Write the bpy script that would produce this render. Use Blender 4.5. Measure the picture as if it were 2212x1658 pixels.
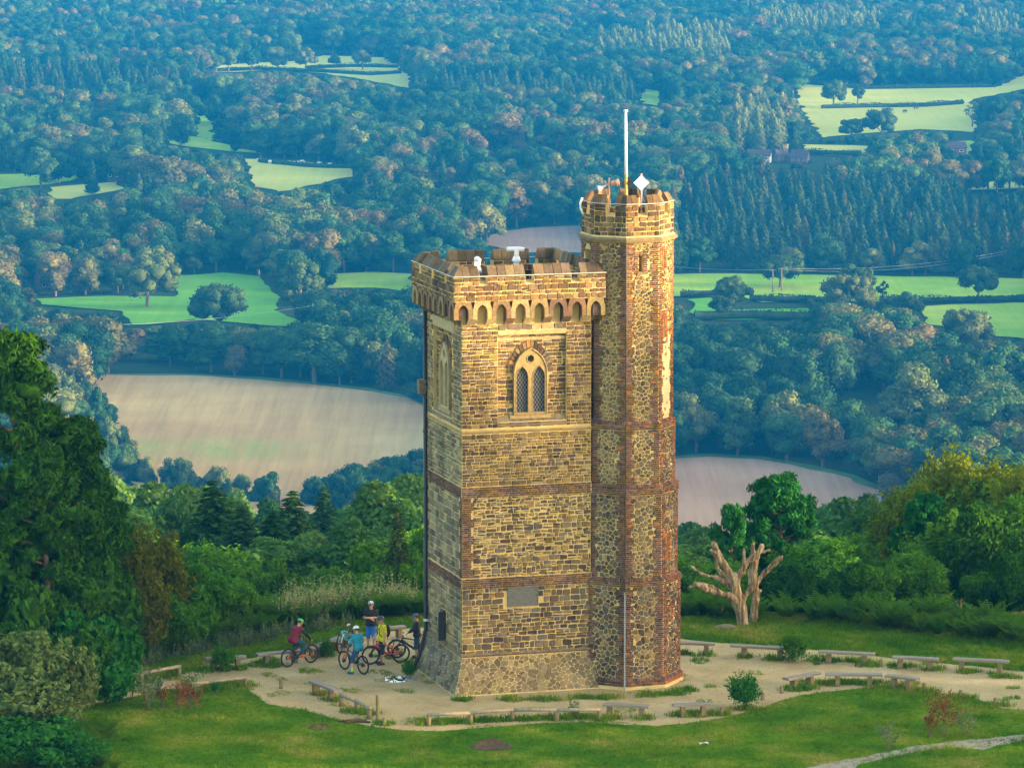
import bpy, bmesh, math, random
import numpy as np
from mathutils import Vector, Matrix, noise as mnoise

for _o in list(bpy.data.objects):
    bpy.data.objects.remove(_o, do_unlink=True)
scene = bpy.context.scene
COL = scene.collection
rad = math.radians

# ------------------------------------------------------------------ camera
HFOV = 13.3
CAM = Vector((0.0, -160.0, 34.0))
PITCH = rad(7.9)
cam_data = bpy.data.cameras.new('camera')
cam_data.sensor_width = 36.0
cam_data.angle = rad(HFOV)
cam_data.clip_start = 0.5
cam_data.clip_end = 9000.0
cam = bpy.data.objects.new('camera', cam_data)
COL.objects.link(cam)
cam.location = CAM
cam.rotation_euler = (math.pi / 2 - PITCH, 0, 0)
scene.camera = cam

# ------------------------------------------------------------------ sky, sun, exposure
SUN_EL = rad(6.5)
SUN_AZ = rad(80.0)          # from the tower: 0 = towards the camera, 90 = to the right
sun_dir = Vector((math.cos(SUN_EL) * math.sin(SUN_AZ), -math.cos(SUN_EL) * math.cos(SUN_AZ), math.sin(SUN_EL)))
world = bpy.data.worlds.new('World')
scene.world = world
world.use_nodes = True
wn = world.node_tree
bg = wn.nodes['Background']
sky = wn.nodes.new('ShaderNodeTexSky')
sky.sky_type = 'NISHITA'
sky.sun_disc = False
sky.sun_elevation = SUN_EL
sky.sun_rotation = math.atan2(sun_dir.x, sun_dir.y)
sky.altitude = 250
sky.air_density = 1.0
sky.dust_density = 3.0
sky.ozone_density = 0.3
wn.links.new(sky.outputs[0], bg.inputs[0])
bg.inputs[1].default_value = 0.15
sun = bpy.data.lights.new('sun', 'SUN')
sun.energy = 2.45
sun.angle = rad(1.0)
sun.color = (1.0, 0.68, 0.38)
sun_o = bpy.data.objects.new('sun', sun)
COL.objects.link(sun_o)
sun_o.rotation_euler = sun_dir.to_track_quat('Z', 'Y').to_euler()
vs = scene.view_settings
vs.view_transform = 'Standard'
vs.look = 'None'
vs.gamma = 1.0
vs.use_curve_mapping = False
vs.exposure = 3.0
scene.cycles.use_denoising = True
scene.cycles.max_bounces = 6
scene.cycles.diffuse_bounces = 3
scene.cycles.glossy_bounces = 2
scene.cycles.transmission_bounces = 3
scene.cycles.transparent_max_bounces = 4
scene.cycles.volume_bounces = 0

# ------------------------------------------------------------------ picture point -> place
FPX = 1106.0 / math.tan(rad(HFOV) / 2)
def ray(px, py):
    a = (px - 1106.0) / FPX
    b = (py - 829.0) / FPX
    return Vector((a, math.cos(PITCH) - b * math.sin(PITCH), -math.sin(PITCH) - b * math.cos(PITCH)))
def at(px, py, z=0.0):
    r = ray(px, py)
    return CAM + r * ((z - CAM.z) / r.z)
def ony(px, py, Y):
    r = ray(px, py)
    return CAM + r * ((Y - CAM.y) / r.y)
def proj(p):
    d = Vector(p) - CAM
    f = d.y * math.cos(PITCH) - d.z * math.sin(PITCH)
    dn = -d.y * math.sin(PITCH) - d.z * math.cos(PITCH)
    return 1106 + FPX * d.x / f, 829 + FPX * dn / f
def inpoly(x, y, poly):
    c = False
    j = len(poly) - 1
    for i in range(len(poly)):
        xi, yi = poly[i]
        xj, yj = poly[j]
        if (yi > y) != (yj > y) and x < (xj - xi) * (y - yi) / (yj - yi) + xi:
            c = not c
        j = i
    return c
def smooth01(a, b, x):
    t = min(1.0, max(0.0, (x - a) / (b - a)))
    return t * t * (3 - 2 * t)

# ------------------------------------------------------------------ objects
def tag(o, label=None, cat=None, group=None, kind=None):
    if label: o['label'] = label
    if cat: o['category'] = cat
    if group: o['group'] = group
    if kind: o['kind'] = kind
    return o
def thing(name, label, cat, loc=(0, 0, 0), rotz=0.0, group=None):
    o = bpy.data.objects.new(name, None)
    o.empty_display_size = 0.3
    COL.objects.link(o)
    o.location = loc
    o.rotation_euler = (0, 0, rotz)
    return tag(o, label, cat, group)
def link(name, me, parent=None, loc=None):
    o = bpy.data.objects.new(name, me)
    COL.objects.link(o)
    if parent is not None: o.parent = parent
    if loc is not None: o.location = loc
    return o
def dup(root, loc=None, rotz=None, scale=None, label=None, group=None):
    r = root.copy()
    COL.objects.link(r)
    if loc is not None: r.location = loc
    if rotz is not None: r.rotation_euler = (0, 0, rotz)
    if scale is not None: r.scale = (scale, scale, scale) if not hasattr(scale, '__len__') else scale
    if label: r['label'] = label
    if group: r['group'] = group
    for ch in list(root.children):
        c = ch.copy(); COL.objects.link(c); c.parent = r
        for g in ch.children:
            d = g.copy(); COL.objects.link(d); d.parent = c
    return r

class MB:
    """collects shapes for ONE mesh"""
    def __init__(s):
        s.v = []; s.f = []; s.m = []; s.c = []
        s.mi = 0; s.col = None
    def add(s, vs, fs):
        b = len(s.v)
        s.v.extend([tuple(q) for q in vs])
        for f in fs:
            s.f.append(tuple(i + b for i in f)); s.m.append(s.mi); s.c.append(s.col)
        return s
    def box(s, c, d, M=None, top=1.0):
        x, y, z = d[0] / 2, d[1] / 2, d[2] / 2
        t = top
        vs = [(-x, -y, -z), (x, -y, -z), (x, y, -z), (-x, y, -z), (-x * t, -y * t, z), (x * t, -y * t, z), (x * t, y * t, z), (-x * t, y * t, z)]
        c = Vector(c)
        vs = [c + ((M @ Vector(q)) if M is not None else Vector(q)) for q in vs]
        return s.add(vs, [(0, 3, 2, 1), (4, 5, 6, 7), (0, 1, 5, 4), (1, 2, 6, 5), (2, 3, 7, 6), (3, 0, 4, 7)])
    def tube(s, pts, rr, n=8, cap=True):
        pts = [Vector(p) for p in pts]
        if not hasattr(rr, '__len__'): rr = [rr] * len(pts)
        rings = []
        up = None
        for i, p in enumerate(pts):
            if i == 0: t = pts[1] - pts[0]
            elif i == len(pts) - 1: t = pts[-1] - pts[-2]
            else: t = (pts[i + 1] - p).normalized() + (p - pts[i - 1]).normalized()
            t = t.normalized() if t.length > 1e-9 else Vector((0, 0, 1))
            if up is None:
                up = Vector((0, 0, 1)) if abs(t.z) < 0.9 else Vector((1, 0, 0))
            a = t.cross(up)
            if a.length < 1e-6: a = t.orthogonal()
            a.normalize()
            b = t.cross(a).normalized()
            up = -b if False else up
            rings.append([p + (a * math.cos(2 * math.pi * k / n) + b * math.sin(2 * math.pi * k / n)) * rr[i] for k in range(n)])
        vs = [q for r in rings for q in r]
        fs = []
        for i in range(len(pts) - 1):
            for k in range(n):
                k2 = (k + 1) % n
                fs.append((i * n + k, i * n + k2, (i + 1) * n + k2, (i + 1) * n + k))
        if cap:
            fs.append(tuple(reversed(range(n))))
            fs.append(tuple((len(pts) - 1) * n + k for k in range(n)))
        return s.add(vs, fs)
    def torus(s, c, R, r, ax='y', n=28, m=8, sx=1.0):
        vs = []; fs = []
        for i in range(n):
            a = 2 * math.pi * i / n
            for j in range(m):
                b = 2 * math.pi * j / m
                q = (R + r * math.cos(b))
                p = {'y': (q * math.cos(a), r * math.sin(b) * sx, q * math.sin(a)),
                     'z': (q * math.cos(a), q * math.sin(a), r * math.sin(b) * sx)}[ax]
                vs.append((p[0] + c[0], p[1] + c[1], p[2] + c[2]))
        for i in range(n):
            for j in range(m):
                fs.append((i * m + j, i * m + (j + 1) % m, ((i + 1) % n) * m + (j + 1) % m, ((i + 1) % n) * m + j))
        return s.add(vs, fs)
    def ell(s, c, r, n=12, m=8, zmin=-1.0, M=None):
        vs = []; fs = []
        t0 = math.asin(max(-1, zmin))
        for j in range(m + 1):
            t = t0 + (math.pi / 2 - t0) * j / m
            for i in range(n):
                a = 2 * math.pi * i / n
                p = Vector((r[0] * math.cos(t) * math.cos(a), r[1] * math.cos(t) * math.sin(a), r[2] * math.sin(t)))
                if M is not None: p = M @ p
                vs.append((p[0] + c[0], p[1] + c[1], p[2] + c[2]))
        for j in range(m):
            for i in range(n):
                fs.append((j * n + i, j * n + (i + 1) % n, (j + 1) * n + (i + 1) % n, (j + 1) * n + i))
        fs.append(tuple(reversed(range(n))))
        return s.add(vs, fs)
    def prism(s, poly, fn, d0, d1):
        """poly in (u, v), CCW seen from outside; fn(u, v, d) -> point; closed solid between d0 and d1"""
        n = len(poly)
        vs = [fn(u, v, d0) for u, v in poly] + [fn(u, v, d1) for u, v in poly]
        fs = [tuple(range(n, 2 * n)), tuple(reversed(range(n)))]
        for i in range(n):
            j = (i + 1) % n
            fs.append((i, j, n + j, n + i))
        return s.add(vs, fs)
    def mesh(s, name, mats, smooth=False):
        me = bpy.data.meshes.new(name)
        me.from_pydata(s.v, [], s.f)
        if not isinstance(mats, (list, tuple)): mats = [mats]
        for m in mats: me.materials.append(m)
        if any(s.m): me.polygons.foreach_set('material_index', s.m)
        if smooth: me.polygons.foreach_set('use_smooth', [True] * len(s.f))
        if any(c is not None for c in s.c):
            at_ = me.attributes.new('col', 'FLOAT_COLOR', 'FACE')
            buf = []
            for c in s.c: buf.extend((c or (0.3, 0.3, 0.3)) + (1.0,))
            at_.data.foreach_set('color', buf)
        me.update()
        return me
    def build(s, name, mats, parent=None, smooth=False, loc=None):
        return link(name, s.mesh(name, mats, smooth), parent, loc)

def npmesh(name, verts, quads, mats, smooth=False, mi=None):
    me = bpy.data.meshes.new(name)
    nv, nf = len(verts), len(quads)
    k = quads.shape[1]
    me.vertices.add(nv)
    me.vertices.foreach_set('co', np.ascontiguousarray(verts, dtype=np.float32).ravel())
    me.loops.add(nf * k)
    me.loops.foreach_set('vertex_index', np.ascontiguousarray(quads, dtype=np.int32).ravel())
    me.polygons.add(nf)
    me.polygons.foreach_set('loop_start', np.arange(0, nf * k, k, dtype=np.int32))
    if not isinstance(mats, (list, tuple)): mats = [mats]
    for m in mats: me.materials.append(m)
    if mi is not None: me.polygons.foreach_set('material_index', np.asarray(mi, dtype=np.int32))
    if smooth: me.polygons.foreach_set('use_smooth', np.ones(nf, dtype=bool))
    me.update(calc_edges=True)
    me.validate()
    return me

# ------------------------------------------------------------------ materials
def new_mat(name):
    m = bpy.data.materials.new(name)
    m.use_nodes = True
    nt = m.node_tree
    return m, nt, nt.nodes['Principled BSDF']
def N(nt, t, **kw):
    n = nt.nodes.new(t)
    for k, v in kw.items(): setattr(n, k, v)
    return n
def noise_node(nt, scale, detail=4, rough=0.55, co='Object', vec=None, stretch=None):
    n = N(nt, 'ShaderNodeTexNoise')
    n.inputs['Scale'].default_value = scale
    n.inputs['Detail'].default_value = detail
    n.inputs['Roughness'].default_value = rough
    if vec is None:
        tc = N(nt, 'ShaderNodeTexCoord')
        vec = tc.outputs[co]
    if stretch:
        mp = N(nt, 'ShaderNodeMapping')
        mp.inputs['Scale'].default_value = stretch
        nt.links.new(vec, mp.inputs['Vector'])
        vec = mp.outputs[0]
    nt.links.new(vec, n.inputs['Vector'])
    return n
def ramp(nt, src, stops, interp='LINEAR'):
    r = N(nt, 'ShaderNodeValToRGB')
    r.color_ramp.interpolation = interp
    els = r.color_ramp.elements
    while len(els) < len(stops): els.new(0.5)
    for e, (p, c) in zip(els, stops):
        e.position = p
        e.color = (c[0], c[1], c[2], 1) if hasattr(c, '__len__') else (c, c, c, 1)
    nt.links.new(src, r.inputs[0])
    return r
def mixc(nt, fac, a, b, mode='MIX'):
    m = N(nt, 'ShaderNodeMix', data_type='RGBA', blend_type=mode)
    for sock, v in ((m.inputs[0], fac), (m.inputs[6], a), (m.inputs[7], b)):
        if hasattr(v, 'is_linked') or hasattr(v, 'links'): nt.links.new(v, sock)
        elif hasattr(v, '__len__'): sock.default_value = (v[0], v[1], v[2], 1)
        else: sock.default_value = v
    return m.outputs[2]
def bump(nt, b, height, strength=0.4, dist=0.02):
    n = N(nt, 'ShaderNodeBump')
    n.inputs['Strength'].default_value = strength
    n.inputs['Distance'].default_value = dist
    nt.links.new(height, n.inputs['Height'])
    nt.links.new(n.outputs[0], b.inputs['Normal'])
def simple(name, c1, c2=None, scale=6.0, rough=0.7, bmp=0.0, metal=0.0, spec=0.3, stretch=None, detail=5):
    m, nt, b = new_mat(name)
    b.inputs['Roughness'].default_value = rough
    b.inputs['Metallic'].default_value = metal
    b.inputs['Specular IOR Level'].default_value = spec
    if c2 is None: c2 = tuple(x * 0.75 for x in c1)
    n = noise_node(nt, scale, detail, stretch=stretch)
    r = ramp(nt, n.outputs[0], [(0.32, c1), (0.68, c2)])
    nt.links.new(r.outputs[0], b.inputs['Base Color'])
    if bmp: bump(nt, b, n.outputs[0], bmp)
    return m
def foliage_mat(name, stops, trans=0.25, varscale=0.6, var=0.35, leaf=1.6):
    """leaf colours: one pick per tree (object random) and lighter or darker, yellower or greener clumps within it"""
    m = bpy.data.materials.new(name)
    m.use_nodes = True
    nt = m.node_tree
    nt.nodes.clear()
    out = N(nt, 'ShaderNodeOutputMaterial')
    oi = N(nt, 'ShaderNodeObjectInfo')
    base = ramp(nt, oi.outputs['Random'], stops).outputs[0]
    n = noise_node(nt, varscale, 3)
    r = ramp(nt, n.outputs[0], [(0.3, (1 - var, 1 - var, 1 - var)), (0.7, (1 + var * 0.6, 1 + var * 0.5, 1 + var * 0.1))])
    c = mixc(nt, 1.0, base, r.outputs[0], 'MULTIPLY')
    n2 = noise_node(nt, varscale * 7, 2)
    r2 = ramp(nt, n2.outputs[0], [(0.3, 0.75), (0.7, 1.2)])
    c = mixc(nt, 1.0, c, r2.outputs[0], 'MULTIPLY')
    d = N(nt, 'ShaderNodeBsdfDiffuse')
    t = N(nt, 'ShaderNodeBsdfTranslucent')
    nt.links.new(c, d.inputs[0])
    nt.links.new(mixc(nt, 1.0, c, (1.2, 1.15, 0.6), 'MULTIPLY'), t.inputs[0])
    mx = N(nt, 'ShaderNodeMixShader')
    mx.inputs[0].default_value = trans
    nt.links.new(d.outputs[0], mx.inputs[1])
    nt.links.new(t.outputs[0], mx.inputs[2])
    nt.links.new(mx.outputs[0], out.inputs[0])
    return m

# ------------------------------------------------------------------ signed-distance bodies -> one continuous skin (surface nets)
def sdf_mesh(name, caps, mats, res=0.02, k=0.03, smooth=True, disp=None, clip=None):
    """caps: (p0, p1, r0, r1) tapered capsules, or with 5th entry its own blend radius"""
    P0 = np.array([c[0] for c in caps], float); P1 = np.array([c[1] for c in caps], float)
    r0 = np.array([c[2] for c in caps]); r1 = np.array([c[3] for c in caps])
    mx = np.maximum(r0, r1)[:, None]
    lo = np.minimum(P0 - mx, P1 - mx).min(0) - 4 * res
    hi = np.maximum(P0 + mx, P1 + mx).max(0) + 4 * res
    dims = np.ceil((hi - lo) / res).astype(int) + 1
    F = np.full(dims, 10.0)
    for i in range(len(caps)):
        kk = caps[i][4] if len(caps[i]) > 4 else k
        m = max(r0[i], r1[i]) + kk + 3 * res
        a = np.maximum(((np.minimum(P0[i], P1[i]) - m - lo) / res).astype(int), 0)
        b = np.minimum(((np.maximum(P0[i], P1[i]) + m - lo) / res).astype(int) + 2, dims)
        gx, gy, gz = np.meshgrid(*[lo[q] + np.arange(a[q], b[q]) * res for q in range(3)], indexing='ij')
        d = P1[i] - P0[i]
        L = max(d @ d, 1e-12)
        t = np.clip(((gx - P0[i, 0]) * d[0] + (gy - P0[i, 1]) * d[1] + (gz - P0[i, 2]) * d[2]) / L, 0, 1)
        ds = np.sqrt((gx - P0[i, 0] - t * d[0]) ** 2 + (gy - P0[i, 1] - t * d[1]) ** 2 + (gz - P0[i, 2] - t * d[2]) ** 2) - (r0[i] + (r1[i] - r0[i]) * t)
        S = F[a[0]:b[0], a[1]:b[1], a[2]:b[2]]
        h = np.clip(0.5 + 0.5 * (S - ds) / kk, 0, 1)
        F[a[0]:b[0], a[1]:b[1], a[2]:b[2]] = S + (ds - S) * h - kk * h * (1 - h)
    if disp is not None or clip is not None:
        G = np.meshgrid(*[lo[q] + np.arange(dims[q]) * res for q in range(3)], indexing='ij')
        if disp is not None: F = F + disp(*G)
        if clip is not None: F = np.maximum(F, clip(*G))
    v, q = surface_nets(F, lo, res)
    return npmesh(name, v, q, mats, smooth)
def surface_nets(F, lo, res):
    s = F < 0
    nx, ny, nz = F.shape
    corners = [(i, j, k) for i in (0, 1) for j in (0, 1) for k in (0, 1)]
    cs = [s[i:nx - 1 + i, j:ny - 1 + j, k:nz - 1 + k] for i, j, k in corners]
    cnt = sum(c.astype(np.int8) for c in cs)
    act = (cnt > 0) & (cnt < 8)
    idx = np.full(act.shape, -1, dtype=np.int64)
    cells = np.argwhere(act)
    idx[act] = np.arange(len(cells))
    acc = np.zeros((len(cells), 3)); num = np.zeros(len(cells))
    for a in range(8):
        for b in range(a + 1, 8):
            ca, cb = np.array(corners[a]), np.array(corners[b])
            if np.abs(ca - cb).sum() != 1: continue
            fa = F[cells[:, 0] + ca[0], cells[:, 1] + ca[1], cells[:, 2] + ca[2]]
            fb = F[cells[:, 0] + cb[0], cells[:, 1] + cb[1], cells[:, 2] + cb[2]]
            m = (fa < 0) != (fb < 0)
            t = np.where(m, fa / np.where(m, fa - fb, 1), 0)
            p = ca + t[:, None] * (cb - ca)
            acc += np.where(m[:, None], p, 0); num += m
    v = lo + (cells + acc / np.maximum(num, 1)[:, None]) * res
    quads = []
    for ax in range(3):
        o1, o2 = [(1, 2), (2, 0), (0, 1)][ax]
        sl = [slice(None)] * 3; sh = [slice(None)] * 3
        sl[ax] = slice(0, -1); sh[ax] = slice(1, None)
        e = s[tuple(sl)] != s[tuple(sh)]
        pts = np.argwhere(e)
        pts = pts[(pts[:, o1] > 0) & (pts[:, o2] > 0)]
        pts = pts[(pts[:, o1] < act.shape[o1]) & (pts[:, o2] < act.shape[o2])]
        inside = s[pts[:, 0], pts[:, 1], pts[:, 2]]
        def g(da, db):
            q = pts.copy(); q[:, o1] -= da; q[:, o2] -= db
            return idx[q[:, 0], q[:, 1], q[:, 2]]
        Q = np.stack([g(1, 1), g(0, 1), g(0, 0), g(1, 0)], 1)
        Q[~inside] = Q[~inside][:, ::-1]
        quads.append(Q)
    return v, np.concatenate(quads)

# ------------------------------------------------------------------ instanced ground cover (geometry nodes)
def scatter(name, pts, rotz, scl, sources, label=None, cat=None, tilt=None, pick=None):
    """ONE object of kind 'stuff': meshes SOURCES (unlinked objects) instanced on the points"""
    n = len(pts)
    me = bpy.data.meshes.new(name)
    me.vertices.add(n)
    me.vertices.foreach_set('co', np.asarray(pts, dtype=np.float32).ravel())
    rot = np.zeros((n, 3), dtype=np.float32); rot[:, 2] = rotz
    if tilt is not None: rot[:, :2] = tilt
    a = me.attributes.new('rot', 'FLOAT_VECTOR', 'POINT'); a.data.foreach_set('vector', rot.ravel())
    sc = np.asarray(scl, dtype=np.float32)
    if sc.ndim == 1: sc = np.repeat(sc[:, None], 3, 1)
    a = me.attributes.new('scl', 'FLOAT_VECTOR', 'POINT'); a.data.foreach_set('vector', np.ascontiguousarray(sc).ravel())
    a = me.attributes.new('pick', 'INT', 'POINT')
    a.data.foreach_set('value', np.asarray(pick if pick is not None else np.random.randint(0, len(sources), n), dtype=np.int32))
    o = link(name, me)
    hid = bpy.data.collections.new(name + '_sources')
    for i, sme in enumerate(sources):
        so = bpy.data.objects.new('%s_source_%02d' % (name, i), sme)
        hid.objects.link(so)
    ng = bpy.data.node_groups.new(name + '_scatter', 'GeometryNodeTree')
    ng.interface.new_socket('Geometry', in_out='INPUT', socket_type='NodeSocketGeometry')
    ng.interface.new_socket('Geometry', in_out='OUTPUT', socket_type='NodeSocketGeometry')
    gi = ng.nodes.new('NodeGroupInput'); go = ng.nodes.new('NodeGroupOutput')
    ci = ng.nodes.new('GeometryNodeCollectionInfo')
    ci.inputs['Collection'].default_value = hid
    ci.inputs['Separate Children'].default_value = True
    ci.inputs['Reset Children'].default_value = True
    ip = ng.nodes.new('GeometryNodeInstanceOnPoints')
    ip.inputs['Pick Instance'].default_value = True
    def attr(nm, dt):
        q = ng.nodes.new('GeometryNodeInputNamedAttribute'); q.data_type = dt
        q.inputs['Name'].default_value = nm
        return q.outputs['Attribute']
    e2r = ng.nodes.new('FunctionNodeEulerToRotation')
    L = ng.links.new
    L(gi.outputs[0], ip.inputs['Points']); L(ci.outputs[0], ip.inputs['Instance'])
    L(attr('rot', 'FLOAT_VECTOR'), e2r.inputs[0]); L(e2r.outputs[0], ip.inputs['Rotation'])
    L(attr('scl', 'FLOAT_VECTOR'), ip.inputs['Scale']); L(attr('pick', 'INT'), ip.inputs['Instance Index'])
    L(ip.outputs[0], go.inputs[0])
    md = o.modifiers.new('scatter', 'NODES'); md.node_group = ng
    return tag(o, label, cat, None, 'stuff')
# =================================================================== terrain
PLAIN = -150.0
def hgt(x, y):
    dy = y + 2.0
    r = math.hypot(x * 0.13, dy) if dy > 0 else math.hypot(x * 0.13, dy * 0.35)
    t = max(0.0, r - 16.5)
    f = 0.225 * t * t / (t + 6.0)
    if t > 120: f = 0.225 * 120 * 120 / 126.0 + 0.178 * (t - 120)
    k = 8.0
    h = max(0.0, min(1.0, 0.5 + 0.5 * (150.0 - f) / k)) if True else 0
    return -(150.0 + (f - 150.0) * h - k * h * (1 - h)) - (0 if f < 100 else 0)

# ---- materials of the ground
def ground_mats():
    m, nt, b = new_mat('lawn')
    b.inputs['Roughness'].default_value = 1.0
    b.inputs['Specular IOR Level'].default_value = 0.0
    n1 = noise_node(nt, 0.35, 5, 0.6)
    c = ramp(nt, n1.outputs[0], [(0.28, (0.034, 0.105, 0.004)), (0.45, (0.062, 0.148, 0.006)), (0.58, (0.11, 0.175, 0.010)), (0.72, (0.19, 0.18, 0.035))]).outputs[0]
    n2 = noise_node(nt, 5.0, 4, 0.7)
    c = mixc(nt, 1.0, c, ramp(nt, n2.outputs[0], [(0.3, 0.6), (0.7, 1.25)]).outputs[0], 'MULTIPLY')
    nw = noise_node(nt, 0.8, 6, 0.7)
    c = mixc(nt, ramp(nt, nw.outputs[0], [(0.62, 0.0), (0.70, 0.75)]).outputs[0], c, (0.19, 0.15, 0.075))
    nt.links.new(c, b.inputs['Base Color'])
    n3 = noise_node(nt, 14.0, 4, 0.7)
    bump(nt, b, n3.outputs[0], 0.8, 0.05)
    lawn = m
    m, nt, b = new_mat('forest_floor')
    b.inputs['Roughness'].default_value = 1.0
    b.inputs['Specular IOR Level'].default_value = 0.0
    n1 = noise_node(nt, 0.05, 4)
    c = ramp(nt, n1.outputs[0], [(0.3, (0.022, 0.04, 0.014)), (0.7, (0.04, 0.06, 0.02))]).outputs[0]
    nt.links.new(c, b.inputs['Base Color'])
    floor = m
    m, nt, b = new_mat('gravel')
    b.inputs['Roughness'].default_value = 0.95
    b.inputs['Specular IOR Level'].default_value = 0.15
    n1 = noise_node(nt, 0.5, 5, 0.6)
    c = ramp(nt, n1.outputs[0], [(0.3, (0.27, 0.195, 0.082)), (0.5, (0.36, 0.27, 0.12)), (0.7, (0.43, 0.335, 0.17))]).outputs[0]
    n2 = noise_node(nt, 13.0, 5, 0.75)
    c = mixc(nt, 1.0, c, ramp(nt, n2.outputs[0], [(0.3, 0.62), (0.5, 1.0), (0.72, 1.22)]).outputs[0], 'MULTIPLY')
    n4 = noise_node(nt, 1.6, 6, 0.7)
    c = mixc(nt, ramp(nt, n4.outputs[0], [(0.60, 0.0), (0.72, 0.5)]).outputs[0], c, (0.20, 0.15, 0.085))
    nt.links.new(c, b.inputs['Base Color'])
    n3 = noise_node(nt, 30.0, 3, 0.7)
    bump(nt, b, n3.outputs[0], 0.7, 0.03)
    gravel = m
    return lawn, floor, gravel
M_LAWN, M_FLOOR, M_GRAVEL = ground_mats()

def build_ground():
    def axis(parts):
        out = []
        for a, b, s in parts:
            n = max(1, int(round((b - a) / s)))
            out += [a + (b - a) * i / n for i in range(n)]
        return out + [parts[-1][1]]
    xs = axis([(-2600, -600, 250), (-600, -100, 50), (-100, -26, 8), (-26, 26, 1), (26, 100, 8), (100, 600, 50), (600, 2600, 250)])
    ys = axis([(-420, -60, 40), (-60, -16, 6), (-16, 24, 1), (24, 120, 6), (120, 1000, 20), (1000, 1600, 100), (1600, 5200, 300)])
    mb = MB()
    nx = len(xs)
    pit = at(1062, 1614)
    pits = [(pit.x, pit.y, 0.55, 0.30, 0.22)] + [(at(px, py).x, at(px, py).y, 0.3, 0.16, 0.07) for px, py in ((693, 1571), (1312, 1650), (535, 1487))]
    for y in ys:
        for x in xs:
            z = hgt(x, y)
            mb.v.append((x, y, z))
    for j in range(len(ys) - 1):
        for i in range(nx - 1):
            mb.f.append((j * nx + i, j * nx + i + 1, (j + 1) * nx + i + 1, (j + 1) * nx + i))
            x, y = xs[i], ys[j]
            mb.m.append(0 if (y < 21 and abs(x) < 60) else 1)
            mb.c.append(None)
    o = mb.build('ground', [M_LAWN, M_FLOOR], smooth=True)
    tag(o, 'grassy hilltop falling to wooded slopes and a wide wooded plain', None, None, 'structure')
    return o
build_ground()

def rough_outline(poly, z, step=0.5, amp=0.12, seed=0, zf=None, fpix=True):
    pts = [at(px, py, z) if fpix else Vector((px, py, z)) for px, py in poly]
    out = []
    for i in range(len(pts)):
        a, b = pts[i], pts[(i + 1) % len(pts)]
        n = max(1, int((b - a).length / step))
        for k in range(n):
            p = a.lerp(b, k / n)
            q = mnoise.noise_vector(Vector((p.x / step / 2.5, p.y / step / 2.5, seed)))
            out.append(Vector((p.x + q.x * amp, p.y + q.y * amp, z)))
    return out
def sheet(name, outline, mat, label, kind='structure', dz=0.0):
    from mathutils.geometry import tessellate_polygon
    tris = tessellate_polygon([outline])
    me = bpy.data.meshes.new(name)
    fs = []
    for t in tris:
        a, b, c = [outline[i] for i in t]
        fs.append(tuple(t) if (b - a).cross(c - a).z > 0 else tuple(reversed(t)))
    me.from_pydata([tuple(p) for p in outline], [], fs)
    me.materials.append(mat)
    o = link(name, me)
    return tag(o, label, None, None, kind)

GRAVEL_POLY = [(120, 1522), (180, 1508), (221, 1495), (303, 1481), (400, 1456), (428, 1435), (557, 1419), (640, 1405), (720, 1390), (780, 1375), (860, 1360), (920, 1352), (1000, 1348), (1200, 1350), (1380, 1362), (1475, 1380), (1560, 1388), (1700, 1395), (1780, 1405), (1900, 1418), (2060, 1434), (2212, 1450), (2300, 1460), (2300, 1540), (2212, 1533), (2170, 1530), (2110, 1508), (2040, 1497), (1960, 1483), (1900, 1480), (1850, 1487), (1790, 1492), (1730, 1500), (1690, 1512), (1620, 1535), (1560, 1550), (1480, 1562), (1420, 1567), (1350, 1563), (1250, 1558), (1150, 1562), (1050, 1570), (960, 1578), (870, 1577), (800, 1568), (760, 1558), (714, 1547), (660, 1531), (578, 1520), (557, 1501), (537, 1492), (532, 1464), (407, 1484), (303, 1500), (180, 1523), (120, 1540)]
gravel_outline = rough_outline(GRAVEL_POLY, 0.012, 0.35, 0.16, 3)
sheet('gravel_path', gravel_outline, M_GRAVEL, 'sandy gravel path ringing the tower')
def in_gravel(x, y, m=0.0):
    px, py = proj((x, y, 0))
    return inpoly(px, py, GRAVEL_POLY)
M_GREYPATH = simple('trodden_earth', (0.20, 0.16, 0.115), (0.30, 0.26, 0.19), 2.2, 0.95, 0.4, spec=0.1)
GREY_POLY = [(1690, 1690), (1743, 1657), (1886, 1628), (1993, 1607), (2100, 1596), (2136, 1593), (2212, 1584), (2300, 1576), (2300, 1590), (2212, 1600), (2160, 1608), (2120, 1618), (2060, 1612), (2000, 1618), (1930, 1633), (1860, 1650), (1790, 1690)]
sheet('worn_path', rough_outline(GREY_POLY, 0.008, 0.3, 0.2, 9), M_GREYPATH, 'greyish trodden path across the lawn')
M_SOIL = simple('bare_soil', (0.10, 0.07, 0.035), (0.05, 0.036, 0.02), 6, 0.95, 0.5, spec=0.1)
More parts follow.
